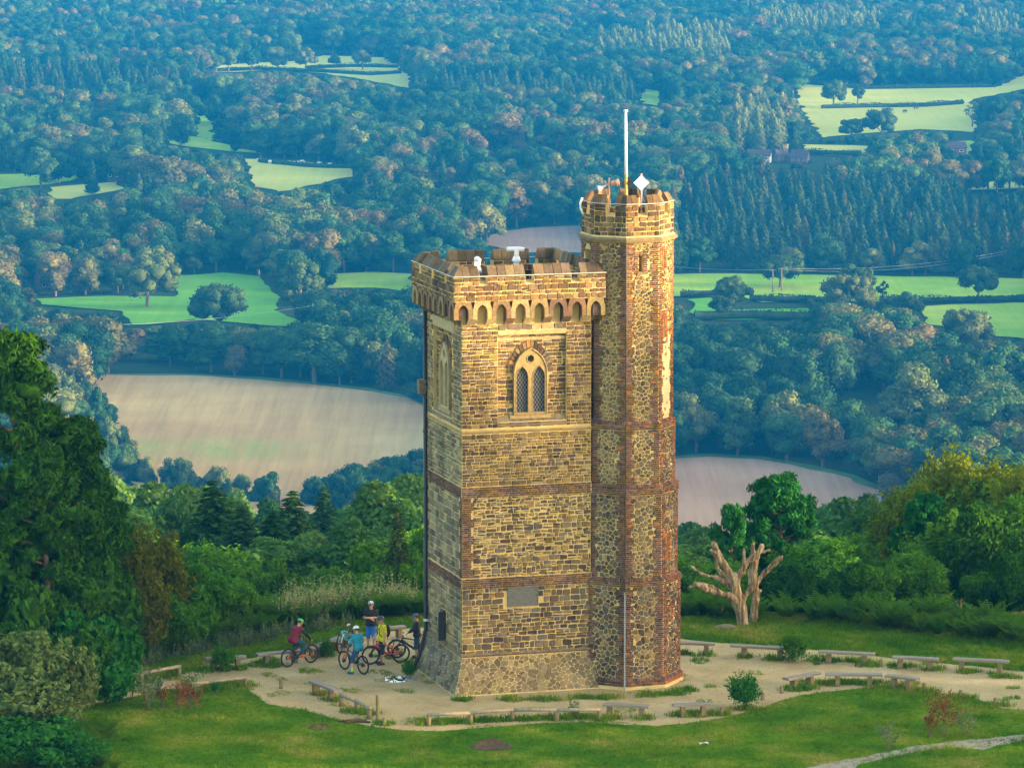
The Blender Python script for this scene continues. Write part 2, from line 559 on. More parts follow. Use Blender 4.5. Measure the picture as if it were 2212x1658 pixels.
def dirt_hollow(px, py, rx, ry, depth, label):
    c = at(px, py)
    mb = MB(); n = 28; rings = [(1.25, 0.012), (1.0, 0.05), (0.86, 0.03), (0.6, 0.018), (0.0, 0.014)]
    rng = random.Random(int(px))
    jit = [1 + 0.18 * mnoise.noise(Vector((k * 0.6, px, 0))) for k in range(n)]
    for (s, z) in rings[:-1]:
        for k in range(n):
            a = 2 * math.pi * k / n
            back = max(0.0, math.sin(a))
            mb.v.append((rx * s * jit[k] * math.cos(a), ry * s * jit[k] * math.sin(a), z * (1 + (3.0 * back if 0.7 < s < 1.1 else 0)) * (depth / 0.05)))
    mb.v.append((0, 0, 0.012))
    for j in range(len(rings) - 2):
        for k in range(n):
            mb.f.append((j * n + k, j * n + (k + 1) % n, (j + 1) * n + (k + 1) % n, (j + 1) * n + k)); mb.m.append(0); mb.c.append(None)
    j = len(rings) - 2
    for k in range(n):
        mb.f.append((j * n + k, j * n + (k + 1) % n, len(mb.v) - 1)); mb.m.append(0); mb.c.append(None)
    o = mb.build('dirt_patch', M_SOIL, smooth=True, loc=(c.x, c.y, 0.0))
    tag(o, label, None, None, 'structure')
dirt_hollow(1062, 1614, 0.62, 0.42, 0.06, 'oval bare earth scrape in the lawn before the tower')
dirt_hollow(693, 1571, 0.35, 0.3, 0.03, 'small bare earth scrape in the lawn')

# =================================================================== fields of the plain
def field_mat(name, stops, scale, stripes=0.0, ang=0.0):
    m, nt, b = new_mat(name)
    b.inputs['Roughness'].default_value = 1.0
    b.inputs['Specular IOR Level'].default_value = 0.0
    n1 = noise_node(nt, scale, 6, 0.62)
    c = ramp(nt, n1.outputs[0], stops).outputs[0]
    if stripes:
        tc = N(nt, 'ShaderNodeTexCoord')
        mp = N(nt, 'ShaderNodeMapping'); mp.inputs['Rotation'].default_value = (0, 0, ang); mp.inputs['Scale'].default_value = (1, 0.03, 1)
        nt.links.new(tc.outputs['Object'], mp.inputs['Vector'])
        n2 = noise_node(nt, 0.30, 4, 0.75, vec=mp.outputs[0])
        c = mixc(nt, 1.0, c, ramp(nt, n2.outputs[0], [(0.3, 1 - stripes), (0.7, 1 + stripes)]).outputs[0], 'MULTIPLY')
    nt.links.new(c, b.inputs['Base Color'])
    return m
M_PLOUGH = field_mat('ploughed_soil', [(0.30, (0.30, 0.19, 0.08)), (0.50, (0.36, 0.25, 0.105)), (0.62, (0.40, 0.30, 0.125)), (0.74, (0.31, 0.31, 0.095))], 0.009, 0.16, rad(24))
def plough_flush():
    nt = M_PLOUGH.node_tree; b = nt.nodes['Principled BSDF']
    old = b.inputs['Base Color'].links[0].from_socket
    c = at(430, 972, PLAIN)
    tc = N(nt, 'ShaderNodeTexCoord'); mp = N(nt, 'ShaderNodeMapping'); mp.vector_type = 'TEXTURE'
    mp.inputs['Location'].default_value = (c.x, c.y, PLAIN); mp.inputs['Scale'].default_value = (42, 30, 50)
    nt.links.new(tc.outputs['Object'], mp.inputs['Vector'])
    g = N(nt, 'ShaderNodeTexGradient'); g.gradient_type = 'SPHERICAL'; nt.links.new(mp.outputs[0], g.inputs[0])
    n = noise_node(nt, 0.09, 6, 0.75, stretch=(1, 0.3, 1))
    m1 = N(nt, 'ShaderNodeMath', operation='MULTIPLY'); nt.links.new(g.outputs['Fac'], m1.inputs[0]); nt.links.new(ramp(nt, n.outputs[0], [(0.42, 0.0), (0.62, 1.0)]).outputs[0], m1.inputs[1])
    m2 = N(nt, 'ShaderNodeMath', operation='MULTIPLY', use_clamp=True); nt.links.new(m1.outputs[0], m2.inputs[0]); m2.inputs[1].default_value = 1.05
    nt.links.new(mixc(nt, m2.outputs[0], old, (0.17, 0.27, 0.06)), b.inputs['Base Color'])
plough_flush()
M_PLOUGH2 = field_mat('bare_field_soil', [(0.3, (0.27, 0.17, 0.105)), (0.7, (0.35, 0.235, 0.145))], 0.012, 0.14, rad(30))
M_GRASSF = field_mat('pasture', [(0.3, (0.15, 0.30, 0.02)), (0.5, (0.21, 0.35, 0.025)), (0.7, (0.32, 0.39, 0.05))], 0.03, 0.08, rad(80))
M_GREENF = field_mat('lush_pasture', [(0.35, (0.08, 0.26, 0.02)), (0.65, (0.15, 0.33, 0.03))], 0.015, 0.08, rad(70))
M_PALEF = field_mat('hay_meadow', [(0.3, (0.30, 0.34, 0.05)), (0.7, (0.42, 0.42, 0.09))], 0.012, 0.06, rad(85))
FIELDS = [
    ('ploughed_field', M_PLOUGH, [(185, 810), (420, 811), (560, 818), (700, 832), (800, 845), (870, 860), (920, 880), (980, 905), (980, 1010), (920, 1012), (860, 1025), (800, 1045), (720, 1062), (700, 1110), (560, 1110), (400, 1080), (290, 1042), (262, 990), (225, 900)], 'pale brown ploughed field left of the tower, tinged green'),
    ('ploughed_field', M_PLOUGH2, [(1380, 996), (1455, 990), (1530, 985), (1640, 990), (1760, 1012), (1840, 1032), (1912, 1062), (1900, 1110), (1780, 1140), (1560, 1160), (1380, 1150)], 'mauve brown ploughed field right of the tower'),
    ('ploughed_field', M_PLOUGH2, [(1050, 508), (1130, 493), (1200, 489), (1262, 487), (1262, 545), (1140, 545), (1050, 530)], 'small bare field beyond the tower battlements'),
    ('pasture_field', M_GREENF, [(375, 595), (480, 588), (570, 596), (600, 640), (592, 668), (640, 688), (640, 704), (590, 702), (420, 690), (330, 700), (290, 700), (262, 670), (80, 657), (80, 645), (240, 638), (380, 640)], 'lush green pasture around the great oak'),
    ('pasture_field', M_GRASSF, [(708, 590), (800, 588), (890, 590), (890, 628), (800, 620), (712, 622)], 'pasture behind the battlements at the left'),
    ('pasture_field', M_GRASSF, [(1440, 592), (1560, 590), (1800, 594), (2060, 598), (2260, 602), (2260, 648), (2000, 652), (1790, 650), (1650, 652), (1600, 640), (1440, 640)], 'long pasture strip right of the turret'),
    ('pasture_field', M_GRASSF, [(1985, 662), (2100, 657), (2260, 652), (2260, 735), (2120, 722), (2010, 700)], 'pasture at the right edge below the long hedge'),
    ('pasture_field', M_GREENF, [(1490, 645), (1540, 642), (1570, 668), (1745, 665), (1750, 690), (1500, 690)], 'small pasture beside the turret'),
    ('hay_field', M_PALEF, [(1735, 180), (1870, 193), (2000, 190), (2140, 192), (2212, 163), (2260, 150), (2260, 185), (2090, 215), (2100, 278), (1990, 272), (1850, 282), (1790, 288), (1755, 245), (1740, 215)], 'pale hay meadow far off at the upper right'),
    ('hay_field', M_PALEF, [(1610, 318), (1700, 312), (1870, 316), (1850, 335), (1740, 332), (1620, 330)], 'narrow pale meadow by the farm roofs'),
    ('pasture_field', M_GRASSF, [(2058, 308), (2100, 305), (2092, 332), (2065, 328)], 'scrap of pasture at the right among trees'),
    ('hay_field', M_PALEF, [(490, 141), (640, 134), (700, 123), (840, 128), (850, 150), (870, 160), (872, 186), (760, 166), (700, 158), (600, 150), (520, 155), (440, 156)], 'pale far field with hedges at the upper left'),
    ('pasture_field', M_GRASSF, [(428, 232), (457, 228), (457, 300), (430, 292)], 'thin green slip between two woods'),
    ('pasture_field', M_GRASSF, [(335, 302), (420, 296), (500, 315), (560, 330), (500, 326), (400, 316)], 'green glade below the thin green slip'),
    ('hay_field', M_PALEF, [(540, 346), (660, 351), (760, 366), (755, 380), (610, 410), (555, 400)], 'pale field with grazing cattle'),
    ('pasture_field', M_GRASSF, [(-30, 380), (150, 371), (192, 380), (120, 395), (-30, 408)], 'bright pasture at the left edge'),
    ('hay_field', M_PALEF, [(108, 405), (250, 394), (262, 408), (150, 427), (120, 427)], 'small pale field by the brick house'),
    ('hay_field', M_PALEF, [(2085, 398), (2150, 392), (2260, 388), (2260, 402), (2150, 408), (2090, 408)], 'pale strip of meadow at the right edge'),
    ('hay_field', M_PALEF, [(1030, 305), (1130, 300), (1200, 303), (1130, 309), (1050, 312)], 'sliver of pale field in the woods above the roof'),
    ('pasture_field', M_GRASSF, [(440, 1), (520, -3), (560, 3), (480, 8)], 'faint field at the top edge'),
    ('pasture_field', M_GRASSF, [(1384, 193), (1424, 197), (1420, 226), (1390, 222)], 'tiny green glade right of the flagpole top'),
]
def grown(poly):
    cx = sum(p[0] for p in poly) / len(poly); cy = sum(p[1] for p in poly) / len(poly)
    k = 1.12 if cy < 460 else 1.0
    return [(cx + (a - cx) * (1 + (k - 1) * 0.5), cy + (b - cy) * k) for a, b in poly]
FIELDS = [(a, b, grown(c), d) for a, b, c, d in FIELDS]
for nm, m_, poly, lab in FIELDS:
    sheet(nm, rough_outline(poly, PLAIN + 0.35, 6.0, 3.4, len(nm)), m_, lab)
FPOLYS = [f[2] for f in FIELDS]
HPOLYS = [[(78, 596), (120, 596), (120, 632), (78, 632)], [(238, 376), (264, 376), (264, 394), (238, 394)], [(1676, 338), (1742, 338), (1742, 348), (1676, 348)]]
# a grassed margin round the big field's far edge
M_MARGIN = simple('field_margin', (0.05, 0.12, 0.03), (0.09, 0.16, 0.05), 0.2, 1.0, spec=0.0)
sheet('field_margin', rough_outline([(180, 806), (420, 807), (560, 813), (700, 826), (800, 838), (870, 852), (925, 872), (1000, 900), (1000, 914), (925, 890), (870, 866), (800, 850), (700, 836), (560, 822), (420, 815), (180, 814)], PLAIN + 0.2, 9.0, 1.0, 2), M_MARGIN, 'green grass margin along the far edge of the ploughed field')
sheet('field_margin', rough_outline([(1370, 990), (1455, 984), (1530, 979), (1640, 984), (1760, 1005), (1840, 1024), (1925, 1058), (1912, 1068), (1840, 1038), (1760, 1018), (1640, 996), (1530, 991), (1370, 1002)], PLAIN + 0.2, 9.0, 1.0, 2), M_MARGIN, 'green grass margin behind the mauve ploughed field')

# =================================================================== foliage shapes
def unit(a): return a / np.maximum(np.linalg.norm(a, axis=1, keepdims=True), 1e-9)
def cards(c, n, size, rng, jit=0.6, asp=0.55):
    N_ = len(c)
    nn = unit(n + jit * rng.standard_normal((N_, 3)))
    t = unit(np.cross(nn, rng.standard_normal((N_, 3))))
    b = np.cross(nn, t)
    s = (np.asarray(size) * (0.65 + 0.7 * rng.random(N_)))[:, None]
    v = np.stack([c - t * s, c - b * s * asp + nn * s * 0.12, c + t * s, c + b * s * asp + nn * s * 0.12], 1)
    return v.reshape(-1, 3)
def sph(n, rng, up=0.0):
    v = unit(rng.standard_normal((n, 3)))
    if up: v[:, 2] += up; v = unit(v)
    return v
_bm = bmesh.new(); bmesh.ops.create_icosphere(_bm, subdivisions=2, radius=1.0)
ICO_V = np.array([v.co[:] for v in _bm.verts]); ICO_F = np.array([[v.index for v in f.verts] for f in _bm.faces]); _bm.free()
def lobed(rng, dims, zc, nl, lr, ncard, size, flat=0.75, up=0.35, jit=0.7, core=0.84, shell=(0.45, 0.95), asp=0.6, low=-0.45):
    """lobes over an ellipsoid, leaves over the lobes, a dense core in each lobe"""
    rx, ry, rz = dims
    d = sph(nl * 3, rng, 0.15)
    d = d[d[:, 2] > low][:nl]
    q = rng.uniform(shell[0], shell[1], (len(d), 1))
    C = d * q * np.array([rx, ry, rz]) + np.array([0, 0, zc])
    Rl = lr * rng.uniform(0.7, 1.25, len(C))
    per = (ncard * Rl ** 2 / (Rl ** 2).sum()).astype(int)
    P, Nn = [], []
    for c, r, k in zip(C, Rl, per):
        s = sph(k, rng, up)
        p = c + s * r * np.array([1, 1, flat]) * rng.uniform(0.86, 1.12, (k, 1))
        keep = np.ones(k, bool)
        for c2, r2 in zip(C, Rl):
            if c2 is c: continue
            keep &= (np.linalg.norm((p - c2) / np.array([1, 1, flat]), axis=1) > 0.72 * r2)
        P.append(p[keep]); Nn.append(s[keep])
    P = np.concatenate(P); Nn = np.concatenate(Nn)
    v = cards(P, Nn, size, rng, jit, asp)
    f = np.arange(len(v)).reshape(-1, 4)
    vs, fs = [v], [f]
    off = len(v)
    if core:
        for c, r in zip(C, Rl):
            iv = ICO_V * (r * core) * np.array([1, 1, flat]) * (1 + 0.12 * rng.standard_normal((len(ICO_V), 1))) + c
            vs.append(iv); fs.append(np.concatenate([ICO_F, ICO_F[:, 2:3]], 1) + off); off += len(iv)
    return np.concatenate(vs), np.concatenate(fs), C, Rl
def fix_tris(quads):
    return quads
def poly_mesh(name, verts, quads, mats, mi=None):
    """quads whose last two indices agree are triangles"""
    tri = quads[:, 2] == quads[:, 3]
    me = bpy.data.meshes.new(name)
    cnt = np.where(tri, 3, 4)
    start = np.concatenate([[0], np.cumsum(cnt)[:-1]])
    li = quads.ravel()[np.stack([np.ones_like(tri), np.ones_like(tri), np.ones_like(tri), ~tri], 1).ravel().astype(bool)]
    me.vertices.add(len(verts)); me.vertices.foreach_set('co', np.ascontiguousarray(verts, dtype=np.float32).ravel())
    me.loops.add(len(li)); me.loops.foreach_set('vertex_index', li.astype(np.int32))
    me.polygons.add(len(quads)); me.polygons.foreach_set('loop_start', start.astype(np.int32))
    if not isinstance(mats, (list, tuple)): mats = [mats]
    for m in mats: me.materials.append(m)
    if mi is not None: me.polygons.foreach_set('material_index', np.asarray(mi, dtype=np.int32))
    me.update(calc_edges=True)
    return me
def trunk_arrays(paths, n=7):
    mb = MB()
    for pts, rr in paths: mb.tube(pts, rr, n)
    return mb
def with_trunk(name, v, f, tr, mats):
    """one mesh of foliage (slot 0) and trunk (slot 1)"""
    tv = np.array(tr.v); tf = [q for q in tr.f if len(q) == 4]
    tf = np.array(tf) + len(v)
    return poly_mesh(name, np.concatenate([v, tv]), np.concatenate([f, tf]), mats, np.concatenate([np.zeros(len(f), int), np.ones(len(tf), int)]))

M_BARK = simple('bark', (0.10, 0.075, 0.05), (0.17, 0.135, 0.095), 8, 0.95, 0.6, spec=0.1, stretch=(1, 1, 0.25))
M_WOODS = foliage_mat('woodland_leaves', [(0.0, (0.024, 0.075, 0.034)), (0.35, (0.036, 0.098, 0.038)), (0.6, (0.055, 0.118, 0.042)), (0.8, (0.085, 0.135, 0.046)), (1.0, (0.12, 0.145, 0.055))], 0.2, 0.16, 0.35)
M_WOODSD = foliage_mat('dark_woodland_leaves', [(0.0, (0.014, 0.05, 0.028)), (0.5, (0.022, 0.064, 0.032)), (1.0, (0.032, 0.074, 0.034))], 0.2, 0.16, 0.35)
M_WOODST = foliage_mat('tawny_woodland_leaves', [(0.0, (0.065, 0.10, 0.042)), (0.4, (0.095, 0.105, 0.045)), (0.75, (0.11, 0.092, 0.048)), (1.0, (0.14, 0.15, 0.06))], 0.2, 0.16, 0.35)
M_SPRUCE = foliage_mat('spruce_needles', [(0.0, (0.018, 0.052, 0.030)), (0.5, (0.03, 0.068, 0.034)), (0.85, (0.05, 0.08, 0.036)), (1.0, (0.09, 0.08, 0.04))], 0.15, 0.3, 0.3)
M_POPLAR = foliage_mat('poplar_leaves', [(0.0, (0.085, 0.13, 0.05)), (1.0, (0.13, 0.16, 0.06))], 0.25, 0.2, 0.3)

def far_broadleaf(seed, w=10.0, h=13.0):
    rng = np.random.default_rng(seed)
    v, f, C, R_ = lobed(rng, (w * (0.40 + 0.03 * (seed % 3)), w * 0.42, h * (0.36 + 0.04 * (seed % 2))), h * 0.47, 20, w * (0.19 + 0.02 * (seed % 3)), 3000, 0.34, 0.85, 0.5, 0.55, 0.80, (0.3, 1.0), 0.62, -1.0)
    tr = trunk_arrays([([(0, 0, -1), (0.1, 0, h * 0.3), (0, 0.1, h * 0.6)], [0.4, 0.3, 0.15])])
    me = with_trunk('far_broadleaf', v, f, tr, [(M_WOODS, M_WOODS, M_WOODSD, M_WOODST)[seed // 2], M_BARK])
    co = np.empty(len(me.vertices) * 3, dtype=np.float32); me.vertices.foreach_get('co', co); co = co.reshape(-1, 3)
    q = np.percentile(np.hypot(co[:, 0], co[:, 1]), 97); zt = np.percentile(co[:, 2], 99.5)
    co[:, :2] *= 5.0 / q; co[:, 2] *= np.where(co[:, 2] > 0, 12.8 / zt, 1.0)
    me.vertices.foreach_set('co', co.ravel()); me.update()
    return me
def far_spruce(seed, w=5.2, h=17.0, mat=None, col=0.8, n=1500):
    rng = np.random.default_rng(seed)
    t = 1 - np.sqrt(rng.random(n)); t = t * 0.97
    ph = rng.random(n) * 2 * math.pi
    r = w * 0.5 * (1 - t) ** col * (0.55 + 0.5 * rng.random(n)) * (1 + 0.25 * np.sin(ph * 5 + t * 40))
    P = np.stack([r * np.cos(ph), r * np.sin(ph), h * (0.08 + 0.92 * t)], 1)
    Nn = np.stack([np.cos(ph), np.sin(ph), 0.5 * np.ones(n)], 1)
    v = cards(P, unit(Nn), 0.55, rng, 0.5, 0.6)
    f = np.arange(len(v)).reshape(-1, 4)
    k = 10
    cz = np.linspace(0.06, 0.96, 7)
    cv = np.array([[w * 0.33 * (1 - z) ** col * math.cos(2 * math.pi * i / k), w * 0.33 * (1 - z) ** col * math.sin(2 * math.pi * i / k), h * z] for z in cz for i in range(k)])
    cf = np.array([[j * k + i, j * k + (i + 1) % k, (j + 1) * k + (i + 1) % k, (j + 1) * k + i] for j in range(6) for i in range(k)]) + len(v)
    tr = trunk_arrays([([(0, 0, -1), (0, 0, h * 0.5), (0, 0, h * 0.98)], [0.25, 0.15, 0.03])], 5)
    return with_trunk('far_spruce', np.concatenate([v, cv]), np.concatenate([f, cf]), tr, [mat or M_SPRUCE, M_BARK])
FAR_B = [far_broadleaf(i, 10.0 + (i % 3), 12.0 + (i * 7 % 5)) for i in range(8)]
FAR_S = [far_spruce(20 + i, 6.4 + i % 2, 17) for i in range(4)]
FAR_P = [far_spruce(40 + i, 7.5, 19, M_POPLAR, 0.45, 1900) for i in range(3)]

# =================================================================== the woods of the plain
CONIFER = [[(1440, 440), (1600, 420), (1800, 430), (2260, 430), (2260, 592), (1440, 585)], [(-40, 168), (200, 172), (420, 195), (420, 232), (200, 228), (-40, 240)], [(840, 190), (1100, 200), (1400, 215), (1400, 250), (1000, 240), (840, 225)], [(60, 408), (330, 430), (330, 478), (60, 470)], [(380, 20), (700, 20), (640, 48), (420, 45)]]
POPLARS = [[(1395, 95), (1575, 95), (1575, 165), (1395, 160)], [(1290, 110), (1390, 110), (1390, 150), (1290, 150)], [(1640, 60), (1900, 65), (1900, 100), (1640, 95)], [(1925, 225), (2050, 225), (2050, 330), (1925, 330)], [(1980, 195), (2060, 195), (2060, 265), (1980, 265)], [(2100, 70), (2212, 70), (2212, 110), (2100, 110)]]
POPLARS[3] = [(1590, 265), (1690, 265), (1690, 345), (1590, 345)]
POPLARS.pop(4)
FIELD_TREES = [  # (picture x of the stem, picture y of the foot, height m, width m, label)
    (318, 664, 19, 24, 'great spreading oak standing alone in the lush pasture'),
    (470, 716, 15, 19, 'dark oak before the lush green pasture'),
    (650, 690, 20, 17, 'tall pale tree at the edge of the lush pasture'),
    (600, 590, 17, 13, 'dark tree at the top corner of the lush pasture'),
    (1578, 682, 13, 15, 'round tree in the pasture right of the turret'),
    (1684, 622, 12, 17, 'wide tree behind the pair of power poles'),
    (1828, 690, 15, 20, 'broad dark oak on the hedge of the long pasture'),
    (1850, 652, 13, 14, 'paler tree behind the broad dark oak'),
    (1905, 650, 7, 5, 'thin pale young tree in the long pasture'),
    (2112, 654, 13, 15, 'round oak on the hedge at the right'),
    (1960, 705, 11, 11, 'tree at the left corner of the right edge pasture'),
    (1925, 700, 9, 10, 'small bushy tree below the broad dark oak'),
    (2085, 770, 15, 20, 'large oak below the right edge pasture'),
    (660, 152, 13, 17, 'broad dark tree on the far hedge'),
    (723, 148, 8, 9, 'smaller pale tree on the far field'),
    (783, 152, 13, 13, 'tall dark tree at the right of the far field'),
    (1800, 232, 15, 16, 'dark tree on the hedge of the hay meadow'),
    (1852, 224, 10, 9, 'reddish tree on the hedge of the hay meadow'),
    (1905, 305, 16, 20, 'great dark oak before the hay meadow'),
    (1840, 305, 11, 13, 'rounded tree left of the great dark oak'),
    (265, 394, 12, 8, 'slim pointed tree beside the brick house'),
    (2100, 275, 14, 10, 'bare looking tree at the right of the hay meadow'),
    (1560, 690, 8, 9, 'small dark tree on the low hedge by the turret'),
]
def in_fields(px, py, grow=0):
    return any(inpoly(px, py, p) for p in FPOLYS)
def covers(x, y, h, w):
    for dx, dz in ((0, h * 1.02), (-0.3 * w, h * 0.92), (0.3 * w, h * 0.92), (-0.5 * w, h * 0.7), (0.5 * w, h * 0.7), (-0.55 * w, h * 0.4), (0.55 * w, h * 0.4), (0, h * 0.5), (0, 0)):
        px, py = proj((x + dx, y, PLAIN + dz))
        if in_fields(px, py) or any(inpoly(px, py, p) for p in HPOLYS): return True
    return False
def variant(x, y, rng):
    n = mnoise.noise(Vector((x / 95, y / 95, 14.0))) + 0.35 * mnoise.noise(Vector((x / 30, y / 30, 4.0))) + rng.uniform(-0.25, 0.25)
    if n > 0.30: return rng.choice((6, 7))
    if n < -0.12: return rng.choice((4, 5))
    return rng.choice((0, 1, 2, 3, 0, 1, 2, 3, 5, 7)) 
def plant_plain():
    rng = random.Random(5)
    trees = []
    y = 860.0
    keep_off = [(at(a, b, PLAIN), w) for a, b, h, w, l in FIELD_TREES]
    while y < 4000:
        step = 9.4 if y < 2000 else 10.0
        half = 0.1166 * (y + 160) * 1.02 + 40
        x = -half
        while x < half + 30:
            xx = x + rng.uniform(-3.2, 3.2); yy = y + rng.uniform(-3.2, 3.2)
            x += step * 1.12
            px, py = proj((xx, yy, PLAIN))
            big = 0.5 + 0.5 * mnoise.noise(Vector((xx / 170, yy / 170, 2.0)))
            fine = 0.5 + 0.5 * mnoise.noise(Vector((xx / 45, yy / 45, 7.0)))
            kind = 'b'
            if any(inpoly(px, py, p) for p in CONIFER): kind = 's'
            elif any(inpoly(px, py, p) for p in POPLARS): kind = 'p'
            if kind == 'b' and rng.random() < 0.05 + (0.25 if mnoise.noise(Vector((xx / 110, yy / 110, 31.0))) > 0.32 else 0): kind = 's'
            if kind == 'b':
                h = 6.5 + 10.5 * big + 4.0 * fine + rng.uniform(-2.0, 3.5); w = max(5, 4 + h * rng.uniform(0.55, 0.8))
                if abs(mnoise.noise(Vector((xx / 120, yy / 240, 51.0)))) < 0.035: continue
                if rng.random() < 0.2: f_ = rng.uniform(0.45, 0.75); h *= f_; w *= f_
                if rng.random() < 0.06: w *= 1.35; h *= 1.15
                if rng.random() < 0.10 and big < 0.5: continue
            elif kind == 's':
                h = rng.choice((rng.uniform(7, 13), rng.uniform(12, 19), rng.uniform(13, 17))); w = 6
            else:
                h = rng.uniform(13, 20); w = 6
            ok = False
            for f_ in (1.0, 0.62, 0.38, 0.22):
                if not covers(xx, yy, h * f_, w * (f_ + 0.15)): ok = True; break
            if not ok: continue
            if f_ < 1:
                h *= f_; w *= f_ + 0.15
                if kind == 'p': kind = 'b'
            if any((xx - q.x) ** 2 + (yy - q.y) ** 2 < (0.45 * ww) ** 2 for q, ww in keep_off): continue
            trees.append((xx, yy, h, w, kind, rng.random(), max(PLAIN, hgt(xx, yy)) if yy < 1000 else PLAIN, variant(xx, yy, rng)))
        y += step
    return trees
PLAIN_TREES = plant_plain()
def near_score(t):
    px, py = proj((t[0], t[1], PLAIN + t[2] * 0.7))
    out = px < 0 or px > 2212 or py > 1110 or py < 0 or (1000 < px < 1450 and py > 620)
    return (1e6 if out else 0) + t[1]
WOOD_NAMES = {'b': ('broadleaf_tree', 'rounded broadleaf tree among the valley woods', 'trees of the valley woods'),
              's': ('spruce_tree', 'narrow pointed conifer of the valley plantations', 'conifers of the valley plantations'),
              'p': ('poplar_tree', 'tall pale poplar standing in a row above the woods', 'poplars in the valley')}
def where(px, py):
    if px < 300 and py > 780: return 'in the wood down the left side of the ploughed field'
    if px < 1000 and py > 690: return 'in the belt of wood above the pale ploughed field'
    if px < 1000 and py > 560: return 'around the lush pasture at the left'
    if px > 1450 and py > 900: return 'at the edge of the mauve field to the right'
    if px > 1450 and py > 660: return 'in the big wood behind the mauve field'
    if px > 1450: return 'about the long pasture strip at the right'
    return 'in the woods beyond the tower'
def place_plain():
    rng = random.Random(11)
    rest = {'b': [], 's': [], 'p': []}
    lim = {'b': 225, 's': 280, 'p': 280}
    got = {'b': 0, 's': 0, 'p': 0}
    src = {'b': (FAR_B, 12.8), 's': (FAR_S, 17.0), 'p': (FAR_P, 19.0)}
    for t in sorted(PLAIN_TREES, key=near_score):
        x, y, h, w, k, r = t[:6]
        pick = t[7] if k == 'b' else int(r * 997) % len(src[k][0])
        if got[k] < lim[k] and near_score(t) < 1e5:
            got[k] += 1
            nm, lab, grp = WOOD_NAMES[k]
            o = link(nm, src[k][0][pick], None, (x, y, t[6]))
            s = h / src[k][1]
            sw = w / 10.0 if k == 'b' else s
            e_ = 0.85 + 0.35 * ((r * 53) % 1)
            o.scale = (sw * e_, sw / e_, s); o.rotation_euler = (0, 0, r * 40)
            px, py = proj((x, y, t[6] + h * 0.7))
            if k == 'b':
                hue = ('mid green', 'mid green', 'dark green', 'tawny')[pick // 2]
                lab = '%s broadleaf tree %s' % (hue, where(px, py))
            if k == 's': lab = 'narrow pointed conifer %s' % ('of the plantation above the long right hand pasture' if px > 1400 and py > 360 else where(px, py))
            if k == 'p': lab = 'tall pale poplar %s' % ('right of the flagpole' if px > 1580 and py > 180 else 'in the far rows left of the upper right meadow' if px < 1600 else 'in the farthest rows at the upper right')
            tag(o, lab, 'tree', grp)
        else:
            rest[k].append(t)
    for k in rest:
        R_ = rest[k]
        if not R_: continue
        pts = [(t[0], t[1], t[6]) for t in R_]
        sc = [((t[3] / 10.0 * (0.85 + 0.35 * ((t[5] * 53) % 1)), t[3] / 10.0 / (0.85 + 0.35 * ((t[5] * 53) % 1))) if k == 'b' else (t[2] / src[k][1],) * 2) + (t[2] / src[k][1],) for t in R_]
        scatter({'b': 'woodland', 's': 'conifer_woodland', 'p': 'poplar_woodland'}[k], pts, [t[5] * 40 for t in R_], sc, src[k][0],
                {'b': 'far mass of broadleaf woods over the plain', 's': 'far mass of conifer plantations', 'p': 'far rows of pale poplars'}[k], None,
                pick=[(t[7] if k == 'b' else int(t[5] * 997) % len(src[k][0])) for t in R_])
place_plain()

M_OAKF = foliage_mat('field_oak_leaves', [(0.0, (0.035, 0.075, 0.03)), (0.6, (0.05, 0.09, 0.03)), (1.0, (0.085, 0.11, 0.04))], 0.2, 0.2, 0.35)
def field_tree(px, py, h, w, label, i):
    b = at(px, py, PLAIN)
    rng = np.random.default_rng(300 + i)
    t = thing('oak_tree', label, 'tree', (b.x, b.y, PLAIN + 0.3))
    thin = 'thin' in label or 'bare' in label
    v, f, C, R_ = lobed(rng, (w * 0.43, w * 0.43, h * 0.36), h * 0.58, 34 if not thin else 16, w * (0.14 if not thin else 0.10), 2600 if not thin else 700, 0.42 if not thin else 0.3, 0.85, 0.4, 0.8, 0.86 if not thin else 0, (0.45, 1.0), 0.7, -0.7)
    link('crown', poly_mesh('crown', v, f, M_OAKF), t)
    tr = MB()
    tr.tube([(0, 0, -0.5), (0.2, 0, h * 0.2), (0, 0.1, h * 0.55)], [h * 0.04, h * 0.03, h * 0.015], 7)
    for a in range(5):
        q = C[a * 3 % len(C)]
        tr.tube([(0.1, 0, h * 0.25), (q[0] * 0.5, q[1] * 0.5, (h * 0.25 + q[2]) / 2 + 0.5), tuple(q)], [h * 0.018, h * 0.012, 0.05], 5)
    tr.build('trunk', M_BARK, t)
for i, a in enumerate(FIELD_TREES): field_tree(*a, i)

